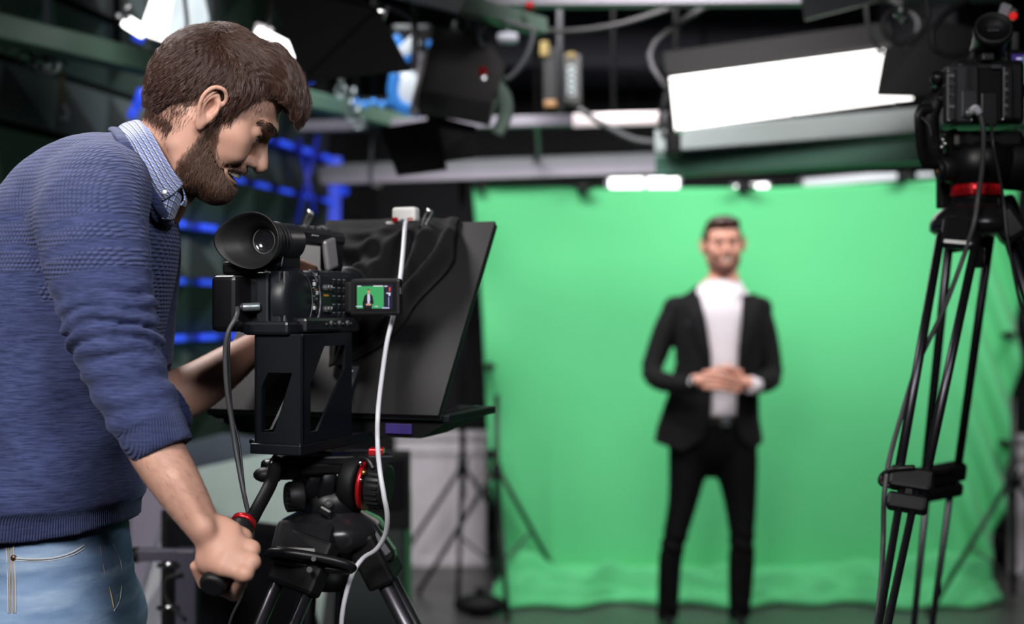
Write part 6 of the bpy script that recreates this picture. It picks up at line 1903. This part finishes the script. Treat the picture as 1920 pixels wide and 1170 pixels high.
# bowl / spider
wr(MB().lathe([(.050, .030), (.058, .026), (.074, .012), (.082, -.004), (.082, -.016), (.074, -.022), (.04, -.026), (0, -.028)], W(1830, 416, YR), (0, 0, 1), 40), 'bowl', M_smk)
wr(MB().lathe([(0, .0), (.045, 0), (.045, -.020), (.050, -.034), (.046, -.038)], W(1831, 378, YR), (0, 0, 1), 36), 'half_ball', M_blk)
col_ = MB().lathe([(.0425, -.012), (.0445, -.010), (.0445, .010), (.0425, .012)], W(1831, 357, YR), (0, 0, 1), 40)
for k in range(30):
    a = 2 * PI * k / 30; c = W(1831, 357, YR) + Vector((.0442 * math.cos(a), .0442 * math.sin(a), 0))
    col_.bar(c - Vector((0, 0, .0095)), c + Vector((0, 0, .0095)), .0045, .0035, (math.cos(a), math.sin(a), 0))
wr(col_, 'red_collar', M_red)
wr(MB().lathe([(.030, -.012), (.044, -.010), (.044, 0)], W(1831, 372, YR), (0, 0, 1), 32), 'collar_seat', M_blk)
# fluid head under the camera
q = MB().lathe([(.044, -.030), (.056, -.022), (.062, 0), (.062, .030), (.05, .045), (0, .05)], W(1833, 318, YR), (0, 0, 1), 32); wr(q, 'fluid_head', M_blk)
wr(MB().cyl(W(1790, 315, YR - .02), W(1762, 318, YR - .03), .022, bev=.005).cyl(W(1766, 318, YR - .03), W(1757, 319, YR - .03), .018, bev=.002), 'side_knob', M_rub)
wr(MB().sphere(W(1757, 322, YR - .045), .004, 8), 'indicator_stud', M_orange)
wr(MB().cyl(W(1880, 305, YR), W(1960, 310, YR), .050, bev=.006), 'tilt_drum', M_blkm)
wr(MB().box(W(1838, 268, YR), (.13, .09, .035), .010), 'camera_plate', M_blk)
wr(MB().bar(W(1778, 245, YR - .03), W(1790, 290, YR - .02), .03, .018, (0, 1, 0), .004), 'plate_jaw', M_blk)
wr(MB().bar(W(1893, 245, YR - .03), W(1888, 290, YR - .02), .03, .018, (0, 1, 0), .004), 'plate_jaw', M_blk)
for (px, py) in ((1768, 262), (1766, 276), (1772, 270)):
    wr(MB().sphere(W(px, py, YR - .05), .0042, 10), 'bolt', M_chrome)
wr(MB().box(W(1770, 358, 2.40), (.022, .03, .065), .003), 'dark_plate', M_blkm)  # dark upright plate, use unknown
wr(MB().box(W(1785, 368, 2.42), (.010, .02, .045), .002), 'pale_strip', M_radi)
# legs: near-left (visible to the frame bottom), far, right
def leg2(A0, A1, B0, B1, frac, r, lab_m, yc, far_m=None, tight=1.0):
    """twin tubes; A/B = (px, py, Y) at the shoulder and at the frame bottom, continued to the floor"""
    a0, a1, b0, b1 = (W(*v) for v in (A0, A1, B0, B1))
    da, db = (a1 - a0), (b1 - b0)
    fa = a0 + da * (a0.z - .03) / -da.z; fb = b0 + db * (b0.z - .03) / -db.z
    ca, cb = a0 + da * frac, b0 + db * frac
    lo = MB().cyl(a0, ca, r).cyl(b0, cb, r).build('leg', M_tubeb, rt, True)
    mid = (ca + cb) / 2; wdir = (cb - ca).normalized(); d = (a1 - a0).normalized(); nn = d.cross(wdir)
    ww = (cb - ca).length
    q = MB().bar(mid - d * .020, mid + d * .018, ww + r * 3.2, r * 3.6, nn, .006); q.bar(mid + d * .026, mid + d * .054, ww + r * 2.6, r * 3.4, nn, .006)
    q.bar(mid + d * .018, mid + d * .03, ww * .25, r * 2.0, nn)
    q.build('leg_clamp', M_blk, lo, True)
    q = MB().tube(smooth_path([mid - d * .016 + wdir * ww * .1 - nn * r * 2 * np.sign(nn.y or 1), mid - d * .014 - wdir * (ww * .5 + r * .5) - nn * r * 2 * np.sign(nn.y or 1), mid - d * .010 - wdir * (ww * .5 + r * 3.2), mid + d * .006 - wdir * (ww * .5 + r * 2.8), mid + d * .012 - wdir * (ww * .2)], 4), r * .62, 8)
    q.build('clamp_lever', M_blk, lo, True)
    inset = (wdir * r * 1.2)
    e1 = fa.lerp(fb, .5)
    MB().cyl(ca + inset, fa + wdir * r * 1.6, r * .80).cyl(cb - inset, fb - wdir * r * 1.0, r * .80).bar(e1 - d * .06, e1 - d * .02, (fb - fa).length + r * 3, r * 2.4, nn, .004).build('lower_tubes', M_tubeb, lo, True)
    MB().lathe([(0, 0), (.03, 0), (.03, .012), (.012, .03), (0, .05)], (e1.x, e1.y, 0), (0, 0, 1), 16).build('rubber_foot', M_rub, lo, True)
    MB().bar(a0.lerp(b0, .5) - d * .03, a0.lerp(b0, .5) + d * .03, ww + r * 2.4, r * 3.0, nn, .008).build('leg_shoulder', M_smk, lo, True)
    return lo
leg2((1764, 440, 2.29), (1635, 1170, 1.98), (1834, 436, 2.27), (1676, 1170, 1.97), .665, .0078, None, 2.1)
leg2((1781, 440, 2.42), (1705, 1170, 2.75), (1857, 440, 2.44), (1755, 1170, 2.78), .585, .0085, None, 2.6)
leg2((1876, 400, 2.33), (2118, 1170, 2.30), (1890, 396, 2.42), (2150, 1170, 2.40), .60, .0095, None, 2.3)
q = MB().bar(W(1868, 392, 2.30), W(1908, 450, 2.29), .045, .05, (0.6, 0, 1), .012); wr(q, 'leg_bracket', M_smk)
wr(MB().box(W(1832, 482, 2.33), (.020, .016, .040), .003), 'leg_stop', M_blk)

# ---------------------------------------------------------------- camera on it
dc = thing('cinema_camera', 'compact black camera seen from behind, round viewfinder tilted up', 'camera', W(1840, 245, YR))
def wd(mb, name, m, par=dc): return mb.build(name, m, par, True)
M_cs = mat('camera_shell', (0.009, 0.009, 0.011), 0.36, bump=(600, 0.08))
M_cg = mat('camera_grey_trim', (0.028, 0.028, 0.034), 0.4)
YF = YR - .07
wd(MB().box(W(1840, 180, YR - .01), (.125, .10, .115), .010), 'body', M_cs)
wd(MB().box(W(1797, 178, YF - .005), (.050, .022, .102), .004), 'card_bay', M_cg)
wd(MB().box(W(1789, 178, YF - .017), (.010, .004, .090), .001), 'card_bay_trim', M_blk)
for i, py in enumerate((142, 158, 178, 200)):
    wd(MB().box(W(1784, py, YF - .018), (.010, .004, .006), .001), 'latch', M_alu if i in (0, 3) else M_dgrey)
wd(MB().box(W(1818, 150, YF - .006), (.026, .020, .050), .003), 'rear_button_block', M_cs)
wd(MB().box(W(1815, 196, YF - .008), (.030, .020, .050), .003), 'rear_lower_block', M_cg)
wd(MB().box(W(1856, 180, YF + .004), (.052, .02, .098), .003), 'battery_recess', M_blkm)
wd(MB().box(W(1853, 205, YF - .004), (.030, .012, .060), .003), 'battery', M_cs)
wd(MB().box(W(1886, 175, YF - .004), (.020, .022, .098), .004), 'right_column', M_cs)
for i in range(6):
    wd(MB().box(W(1887, 138 + i * 15, YF - .016), (.006, .003, .006), .001), 'rear_button', M_alu if i % 2 == 0 else M_dgrey)
for (px, py) in ((1777, 134), (1779, 226), (1822, 226), (1880, 224)):
    wd(MB().sphere(W(px, py, YF - .017), .0028, 8), 'screw', M_chrome)
wd(MB().box(W(1868, 126, YF - .008), (.018, .01, .008), .002), 'accessory_foot', M_dgrey)
# viewfinder
vb, va = W(1850, 100, YR - .01), W(1862, 56, YR - .075)
vax2 = (va - vb).normalized()
wd(MB().lathe([(0, 0), (.026, 0), (.030, .01), (.031, .06), (.034, .066), (.034, .078), (.029, .080), (.026, .072), (.0, .070)], vb, vax2, 36), 'viewfinder', M_rub)
wd(MB().lathe([(.0285, 0), (.0300, .002), (.0315, 0)], vb + vax2 * .080, vax2, 36), 'viewfinder_rim', M_cg)
wd(MB().box(vb + vax2 * .0715, (.022, .012, .012), .002, vax2.to_track_quat('Z', 'Y').to_matrix()), 'eyepiece_window', M_cg)
wd(MB().tube([W(1818, 116, YR - .03), W(1828, 92, YR - .03)], .006, 8), 'finder_arm', M_dgrey)
wd(MB().tube([W(1880, 116, YR - .03), W(1868, 95, YR - .03)], .006, 8), 'finder_arm', M_dullsteel)
wd(MB().box(W(1850, 108, YF + .01), (.022, .02, .014), .003), 'finder_mount', M_cg)
# hand grip and strap on the left side
q = MB().tube(smooth_path([W(1772, 160, YR - .03), W(1750, 195, YR - .035), W(1738, 230, YR - .03), W(1752, 290, YR - .02), W(1772, 300, YR - .01)], 6), [.016, .021, .024, .020, .012], 14, flat=.8)
wd(q, 'hand_grip', M_rub)
q = MB().tube(smooth_path([W(1752, 205, YR - .05), W(1728, 208, YR - .055), W(1724, 232, YR - .055), W(1733, 300, YR - .04), W(1760, 308, YR - .03)], 6), .010, 10, flat=.5, up=(0, 1, 0)); wd(q, 'hand_strap', M_blk)
wd(MB().tube(smooth_path([W(1728, 220, YR - .067), W(1742, 236, YR - .07), W(1746, 256, YR - .07)], 5), .0016, 6), 'strap_edge', M_dgrey)
for (px, py, r) in ((1757, 147, .012), (1765, 186, .010), (1752, 165, .007), (1771, 140, .006)):
    k_ = wd(MB().lathe([(0, r), (r * .7, r * .9), (r, r * .5), (r * 1.05, 0)], W(px, py, YR - .05), (-.4, -1, .2), 20), 'dial', M_cs)
    MB().sphere(W(px, py, YR - .05) + Vector((-.4, -1, .2)).normalized() * r * .9, .0025, 8).build('dial_mark', M_chrome if r > .008 else mat('green_mark', (.02, .2, .1), .3), k_, True)
wd(MB().lathe([(0, 0), (.042, 0), (.044, .01), (.044, .10), (.05, .11), (.05, .16), (0, .16)], W(1842, 205, YR + .04), (0, 1, 0), 32), 'lens', M_cs)
# side screen, showing the same green picture
sd = W(1912, 132, YR - .01)
s_ = wd(MB().box(sd + Vector((.030, 0, 0)), (.11, .012, .075), .004), 'side_screen', M_blk)
MB().box(sd + Vector((.030, -.0068, .0)), (.094, .001, .056)).build('display', emi('display_violet', (0.035, 0.02, 0.13)), s_, True)
MB().box(sd + Vector((.032, -.0076, .0)), (.055, .001, .050)).build('display_green', emi('display_green2', (0.05, 0.33, 0.13)), s_, True)
MB().box(sd + Vector((.020, -.0084, -.008)), (.007, .001, .026)).build('display_figure', emi('display_black', (0, 0, 0)), s_, True)
MB().sphere(sd + Vector((.020, -.0084, .010)), .003, 8, (1, .3, 1)).build('display_face', emi('display_skin', (0, 0, 0)), s_, True)
MB().box(sd + Vector((-.004, -.0078, .020)), (.010, .001, .003)).build('display_marking', emi('display_mark_55', (.4, .45, .8)), s_, True)
# microphone stub with red cap, upper right
t = thing('boom_microphone', 'grey microphone clamp with red cap above right camera', 'microphone', W(1892, 40, YR + .05))
MB().bar(W(1873, 50, YR + .05), W(1888, 8, YR + .05), .020, .012, (0, 1, 0), .003).build('arm', M_pale, t, True)
MB().cyl(W(1893, 36, YR + .05), W(1902, 18, YR + .05), .010, bev=.002).build('clamp', M_dullsteel, t, True)
MB().sphere(W(1900, 30, YR + .03), .0075, 12).build('red_cap', mat('red_lamp', (.6, .02, .02), .3, emit=(.8, .02, .02), es=.6), t, True)
MB().bar(W(1904, 60, YR + .06), W(1903, 108, YR + .06), .012, .010, (0, 1, 0), .003).build('stem', M_dgrey, t, True)
# plug and its cable
t = thing('cable_plug', 'pale angled plug in the back of right camera', 'plug', W(1828, 206, YF - .03))
MB().cyl(W(1818, 212, YF - .015), W(1830, 203, YF - .035), .0075, bev=.001).build('barrel', M_radi, t, True)
MB().cyl(W(1812, 214, YF - .014), W(1820, 211, YF - .020), .0095).build('socket_ring', M_dullsteel, t, True)
MB().tube([W(1830, 203, YF - .035), W(1838, 215, YF - .04)], [.0072, .0055], 10).build('elbow', M_pale, t, True)
cab([W(1838, 215, YF - .04), W(1844, 250, YF - .04), W(1842, 310, YF - .03), W(1834, 370, YF - .02), W(1826, 420, YF - .03), W(1800, 500, YF - .02), W(1765, 590, YF - .05), W(1722, 680, YF - .09), W(1690, 780, YF - .14), W(1668, 860, YF - .18), W(1658, 930, YF - .20), W(1656, 1010, YF - .2), W(1652, 1090, YF - .24), W(1640, 1200, YF - .3)], .0042, M_gcable, 'thick dark cable winding from right camera down the tripod leg', 10)
cab([W(1858, 225, YF - .01), W(1862, 270, YF - .03), W(1872, 320, YF - .02), W(1882, 380, YF - .01), W(1888, 440, YF - .02), W(1906, 540, YF - .02), W(1921, 605, YF - .02), W(1960, 760, YF)], .0026, M_cable, 'thin black cable dropping from right camera past the bowl', 10)
# ================================================================== the presenter
YP = 5.53
PS = YP / FPX                                    # metres per picture pixel at the presenter
def p3(px, py, dy=0.0): return tuple(W(px, py, YP + dy))
pr = thing('person', 'smiling man in black suit and white shirt standing before green cloth, hands clasped', 'person', (W(1332, 585, YP).x, YP, 0))
M_skin2 = skin_mat('presenter_skin', (0.66, 0.34, 0.25), (0.70, 0.28, 0.22))
M_suit = mat('black_suit_cloth', (0.0045, 0.0042, 0.0050), 0.8, spec=0.2, sheen=0.02)
M_trs = mat('black_trouser_cloth', (0.0022, 0.0022, 0.0032), 0.8, spec=0.15, sheen=0.0)
M_shirt = mat('white_shirt_cotton', (0.76, 0.70, 0.76), 0.8)
M_hair2 = hair_mat('dark_brown_hair', (0.045, 0.018, 0.014), (0.085, 0.035, 0.025))
m_ = PS
# skeleton heights: head top 400 chin 522 ; shoulders 560 ; hands 715 ; hem 840 ; crotch 870 ; knee 1015 ; soles 1192
hc = W(1354, 452, YP)
hx, hy_, hz = hc
# head in local coords: x forward (toward the viewer = -Y), built with the same sculpting as the operator but softer
MHP = Matrix.Translation(hc + Vector((0, -.005, .004))) @ Matrix.Rotation(math.radians(-92), 4, 'Z') @ Matrix.Rotation(math.radians(3), 4, 'X') @ Matrix.Scale(1.13, 4)
FP = Field((-.13, -.11, -.20), (.13, .11, .11), .0034)
sculpt_head(FP)
FP.loft([(-.025, 0, -.06, .054, .054), (-.030, 0, -.13, .054, .055), (-.03, 0, -.20, .062, .075)], k=.02, n=2)
VP1, QP1 = FP.mesh()
FK = Field((hx - .36, YP - .30, .05), (hx + .36, YP + .20, 1.66), .0085)
# coarse core under the clothes
cxp = W(1348, 700, YP).x
FK.loft([(W(1340, 780, YP).x, YP, 1.4 - 195 * m_, .115, .075), (cxp, YP, 1.4 - 100 * m_, .14, .095), (cxp, YP, 1.4 - 10 * m_, .15, .09), (hx, YP, 1.4 + 35 * m_, .09, .06)], lat=(0, 1, 0), k=0, n=3)
VP2, QP2 = FK.mesh()
# hands
FG = Field((W(1285, 0, YP).x, YP - .36, 1.4 - 170 * m_), (W(1435, 0, YP).x, YP - .10, 1.4 - 80 * m_), .0030)
yh = YP - .235
def hp(px, py, dy=0.0): return W(px, py, yh + dy)
# forearms / wrists
FG.chain([hp(1296, 716, .03), hp(1312, 714, .015)], [.030, .027], .01)
FG.chain([hp(1412, 720, .03), hp(1400, 718, .015)], [.030, .027], .01)
FG.ell(hp(1328, 712, .0), (.034, .020, .026), .012); FG.ell(hp(1384, 712, .012), (.032, .020, .026), .012)
for i in range(4):
    FG.chain([hp(1322, 699 + 9 * i, -.004), hp(1346, 702 + 8.5 * i, -.022), hp(1372, 708 + 8 * i, -.022 + .004 * i), hp(1386, 712 + 7 * i, -.006)], [.0115, .0108, .0098, .0085], .003, n=2)
    FG.chain([hp(1388, 697 + 8.5 * i, .014), hp(1362, 700 + 8 * i, .016), hp(1336, 706 + 8 * i, .018)], [.011, .0102, .009], .003, n=2)
FG.chain([hp(1330, 700, -.006), hp(1348, 690, -.012), hp(1362, 692, -.012)], [.013, .011, .0088], .004, n=2)
FG.chain([hp(1384, 700, .0), hp(1370, 689, -.004), hp(1356, 688, .004)], [.013, .011, .0088], .004, n=2)
VP3, QP3 = FG.mesh()
VV, QQ = join_parts([(apply_M(VP1, MHP), QP1), (VP2, QP2), (VP3, QP3)])
mesh_obj('body', VV, QQ, M_skin2, pr)
# eyes, teeth, brows
for s in (-1, 1):
    e = MB().sphere((.0738, s * .031, -.0140), .0119, 16); e.v = [tuple(MHP @ Vector(v)) for v in e.v]; eo = e.build('eye', M_eyew, pr, True)
    e = MB().lathe([(0, .0012), (.0045, .0008), (.0060, -.0002)], Vector((.0856, s * .031, -.0148)), (1, 0, -.05), 14); e.v = [tuple(MHP @ Vector(v)) for v in e.v]; e.build('iris', M_iris, eo, True)
    e = MB().tube(smooth_path([(.094, s * .012, .002), (.092, s * .028, .006), (.078, s * .044, .0)], 5), [.003, .0032, .0015], 8); e.v = [tuple(MHP @ Vector(v)) for v in e.v]; e.build('eyebrow', M_hair2, pr, True)
e = MB().box((.083, 0, -.0765), (.008, .034, .009), .002); e.v = [tuple(MHP @ Vector(v)) for v in e.v]; e.build('teeth', M_tooth, pr, True)
# hair
FR = Field((-.12, -.10, -.08), (.12, .10, .12), .003)
FR.ell((-.006, 0, .006), (.092, .0775, .080), 0)
FR.ell((.020, 0, .056), (.070, .058, .036), .02)
FR.chain([(.060, -.045, .060), (.080, 0, .066), (.060, .045, .058)], [.018, .024, .018], .01, n=3)
FR.ell((.080, 0, -.025), (.050, .068, .072), .006, 'sub')
for s in (-1, 1): FR.ell((.01, s * .085, -.035), (.03, .03, .045), .006, 'sub')
FR.isect(lambda g: -(g[..., 2] - g[..., 0] * .25 + .055), .004)
a_, b2_ = FR.mesh(); hp_ = mesh_obj('hair', a_, b2_, M_hair2, pr, MHP)
# short beard / stubble
FZ = Field((-.01, -.07, -.14), (.11, .07, -.02), .003)
sl, g_ = FZ._win(FZ.lo, FZ.lo + FZ.n * FZ.v)
FZ.D = FP.sample(g_) - .0022
x, y, z = g_[..., 0], np.abs(g_[..., 1]), g_[..., 2]
mk = smax(z - (-.062 - (x - .02) * .25), -(x - .015), .004); mk = smax(mk, -.125 - z, .004); mk = smax(mk, -d_ell(np.stack([x, y, z], -1), (.09, 0, -.0770), (.03, .026, .018)), .003)
FZ.D = smax(FZ.D, mk, .003)
a_, b2_ = FZ.mesh()
M_stub = mat('stubble_brown', (0.20, 0.09, 0.065), 0.8)
if len(b2_): mesh_obj('beard', a_, b2_, M_stub, pr, MHP)

# shirt
FT = Field((hx - .24, YP - .20, .86), (hx + .24, YP + .16, 1.60), .006)
FT.loft([(W(1345, 790, YP).x, YP - .01, 1.4 - 205 * m_, .135, .105), (cxp, YP - .01, 1.4 - 120 * m_, .14, .108), (cxp, YP - .01, 1.4 - 10 * m_, .155, .110), (hx, YP - .002, 1.4 + 12 * m_, .095, .078), (hx, YP + .006, 1.4 + 26 * m_, .060, .052)], k=0, n=3)
FT.D = np.maximum(FT.D, (1.4 - 192 * m_) - FT._win(FT.lo, FT.lo + FT.n * FT.v)[1][..., 2])
a_, b2_ = FT.mesh(); sh_ = mesh_obj('shirt', a_, b2_, M_shirt, pr)
for k in range(5):
    MB().lathe([(0, .002), (.005, .0015), (.006, 0)], (W(1349, 0, YP).x, YP - .121 + .004 * abs(k - 1), 1.4 - (20 + 34 * k) * m_), (0, -1, 0), 10).build('button', M_radi, sh_, True)
for s in (-1, 1):
    in_, out_, md_ = [], [], []
    for a in np.radians(np.linspace(14, 180, 16)):
        t_ = min(1, a / 1.05)
        zi = 1.4 + (34 + 26 * t_) * m_
        in_.append(Vector((hx + s * math.sin(a) * .069, YP - .004 - math.cos(a) * .070, zi)))
        zo = zi - (.070 - .024 * t_)
        out_.append(Vector((hx + s * (math.sin(a) * .090 + .016 * (1 - t_)), YP - .004 - math.cos(a) * .104, zo)))
        md_.append((in_[-1] + out_[-1]) / 2 + Vector((s * math.sin(a) * .006, -math.cos(a) * .006, .004)))
    MB().grid([in_, md_, out_]).build('collar', M_shirt, pr, True, thick=.004)
# sleeve cuffs
wq = MB().tube([hp(1420, 724, .040), hp(1404, 721, .016)], .036, 20, flat=1.0); wq.build('shirt_cuff', M_shirt, pr, True)
wq = MB().tube([hp(1290, 722, .040), hp(1302, 720, .020)], .034, 20); wq.build('shirt_cuff', M_shirt, pr, True)

# jacket
FV = Field((W(1180, 0, YP).x, YP - .34, .72), (W(1490, 0, YP).x, YP + .20, 1.62), .0062)
def z_(py): return 1.4 - (py - 585) * m_
def x_(px): return W(px, 0, YP).x
FV.loft([(x_(1328), YP, z_(838), .238, .135), (x_(1332), YP, z_(790), .212, .130), (x_(1340), YP, z_(735), .190, .125), (x_(1344), YP, z_(680), .180, .125), (x_(1346), YP, z_(625), .190, .125), (x_(1346), YP, z_(603), .180, .105)], k=0, n=3)
# shoulders and sleeves
for s, S in ((-1, [(1266, 576, .0), (1251, 610, .0), (1236, 650, -.005), (1223, 697, -.03), (1244, 716, -.12), (1296, 722, -.205)]), (1, [(1422, 576, .0), (1431, 610, .0), (1440, 650, -.005), (1447, 702, -.03), (1438, 716, -.12), (1412, 722, -.20)])):
    pts = [W(a, b, YP + c) for a, b, c in S]
    FV.chain(pts, [.045, .052, .050, .046, .043, .038], .022, n=3)
    FV.chain([W(1348 + s * 44, 563, YP), W(1346 + s * 84, 576, YP)], [.028, .042], .015)
# open front: V from the collar, wide slit below the button
sl, g = FV._win(FV.lo, FV.lo + FV.n * FV.v)
gx = (g[..., 0] - x_(1349)) / m_; gy = 585 - (g[..., 2] - 1.4) / m_
left = np.interp(gy, [520, 545, 600, 660, 740, 790, 820, 845], [-48, -44, -34, -24, -22, -26, -40, -78])
right = np.interp(gy, [520, 545, 600, 660, 740, 790, 820, 845], [44, 38, 32, 26, 24, 22, 32, 60])
slit = np.maximum(left - gx, gx - right) * m_
slit = np.maximum(slit, (g[..., 1] - (YP - .03)))
slit = np.where(np.abs(g[..., 1] - (YP - .25)) < .12, np.maximum(slit, 0 * slit - 1), slit)
keep_arm = g[..., 1] < YP - .150
slit = np.where(keep_arm, 1.0, slit)
FV.D = smax(FV.D, -slit, .004)
FV.D = smax(FV.D, z_(842) + .0 - g[..., 2] + .03 * np.clip((np.abs(gx + 18) - 60) / 40, 0, 1) * 1.0, .004)
FV.D = smax(FV.D, -d_loft(g, [(hx, YP - .01, z_(600), .05, .05), (hx, YP - .01, z_(500), .062, .062)], n=1), .004)
# hollow inside so that shirt and trousers show through the opening
FV.D = smax(FV.D, -d_loft(g, [(x_(1330), YP, z_(900), .205, .112), (x_(1334), YP, z_(790), .195, .112), (x_(1342), YP, z_(700), .160, .108), (x_(1346), YP, z_(600), .165, .108), (x_(1350), YP, z_(560), .10, .065)], n=1), .004)
# elbow folds
FV.D = FV.D - .003 * np.sin(gx * .35 + gy * .28) * np.exp(-((gy - 700) / 28) ** 2) * (np.abs(gx) > 60)
# clear the sleeve mouths
a_, b2_ = FV.mesh(); jk = mesh_obj('jacket', a_, b2_, M_suit, pr)
# lapels
for s in (-1, 1):
    lf = [(553, -42 if s < 0 else 36), (600, -34 if s < 0 else 32), (660, -25 if s < 0 else 27), (720, -23 if s < 0 else 25)]
    P_ = []
    for (py, xx_) in lf:
        t_w = np.interp(py, [540, 575, 600, 720], [20, 40, 34, 4])
        P_.append([Vector((x_(1349 + xx_), YP - .125 + (.05 if py < 560 else 0), z_(py))), Vector((x_(1349 + xx_ + s * t_w * .5), YP - .134 + (.05 if py < 560 else 0), z_(py))), Vector((x_(1349 + xx_ + s * t_w), YP - .122 + (.05 if py < 560 else 0), z_(py - 3)))])
    MB().grid(P_).build('lapel', M_suit, jk, True, thick=.004)
# chest pocket, suit button
MB().box(Vector((x_(1296), YP - .122, z_(606))), (.075, .006, .014), .002, Matrix.Rotation(.12, 3, 'Y')).build('chest_pocket', mat('pocket_charcoal', (0.02, 0.02, 0.03), 0.8), jk, True)

# trousers
FU = Field((W(1215, 0, YP).x, YP - .16, .03), (W(1440, 0, YP).x, YP + .16, .98), .0062)
FU.loft([(x_(1338), YP, z_(785), .150, .105), (x_(1337), YP, z_(815), .170, .115), (x_(1337), YP, z_(822), .172, .050)], k=0, n=2)
FU.loft([(x_(1291), YP, z_(835), .085, .095), (x_(1290), YP, z_(872), .083, .092), (x_(1280), YP, z_(941), .063, .078), (x_(1264), YP - .01, z_(1009), .051, .062), (x_(1256), YP, z_(1060), .050, .056), (x_(1252), YP + .01, z_(1172), .043, .050)], k=.012, n=3)
FU.loft([(x_(1382), YP, z_(835), .085, .095), (x_(1381), YP, z_(872), .090, .092), (x_(1388), YP, z_(941), .069, .078), (x_(1390), YP - .01, z_(1009), .053, .062), (x_(1390), YP, z_(1060), .056, .058), (x_(1386), YP + .01, z_(1172), .043, .050)], k=.012, n=3)
sl, g = FU._win(FU.lo, FU.lo + FU.n * FU.v)
FU.D = FU.D - .0035 * np.sin(g[..., 2] * 95 + g[..., 0] * 40) * np.exp(-((g[..., 2] - z_(1015)) / .05) ** 2) - .003 * np.sin(g[..., 2] * 80 + g[..., 0] * 60) * np.exp(-((g[..., 2] - z_(1150)) / .06) ** 2)
FU.D = np.maximum(FU.D, g[..., 2] - z_(782))
a_, b2_ = FU.mesh(); mesh_obj('trousers', a_, b2_, M_trs, pr)
# belt
blt = [(x_(1340) + .156 * math.cos(a), YP - .002 + .112 * math.sin(a), z_(787)) for a in np.linspace(0, 2 * PI, 41)[:-1]]
bo = MB().tube(blt, .017, 8, closed=True, flat=.30, up=(0, 0, 1)).build('belt', M_blk, pr, True)
MB().box(Vector((x_(1352), YP - .118, z_(787))), (.045, .008, .036), .006).build('buckle', M_dullsteel, bo, True)
# shoes
for px in (1252, 1386):
    FQ = Field((x_(px) - .07, YP - .24, -.01), (x_(px) + .07, YP + .12, .15), .006)
    FQ.loft([(x_(px), YP + .07, .045, .036, .036), (x_(px), YP, .052, .040, .045), (x_(px), YP - .09, .036, .046, .030), (x_(px), YP - .17, .026, .034, .022)], lat=(0, 0, 1), k=0, n=3)
    FQ.chain([(x_(px), YP + .01, .06), (x_(px), YP + .01, .11)], [.042, .040], .02)
    FQ.D = np.maximum(FQ.D, .003 - FQ._win(FQ.lo, FQ.lo + FQ.n * FQ.v)[1][..., 2])
    a_, b2_ = FQ.mesh(); sh = mesh_obj('shoe', a_, b2_, M_gloss, pr)
    MB().box((x_(px), YP - .045, .007), (.085, .27, .014), .006).build('sole', M_rub, sh, True)
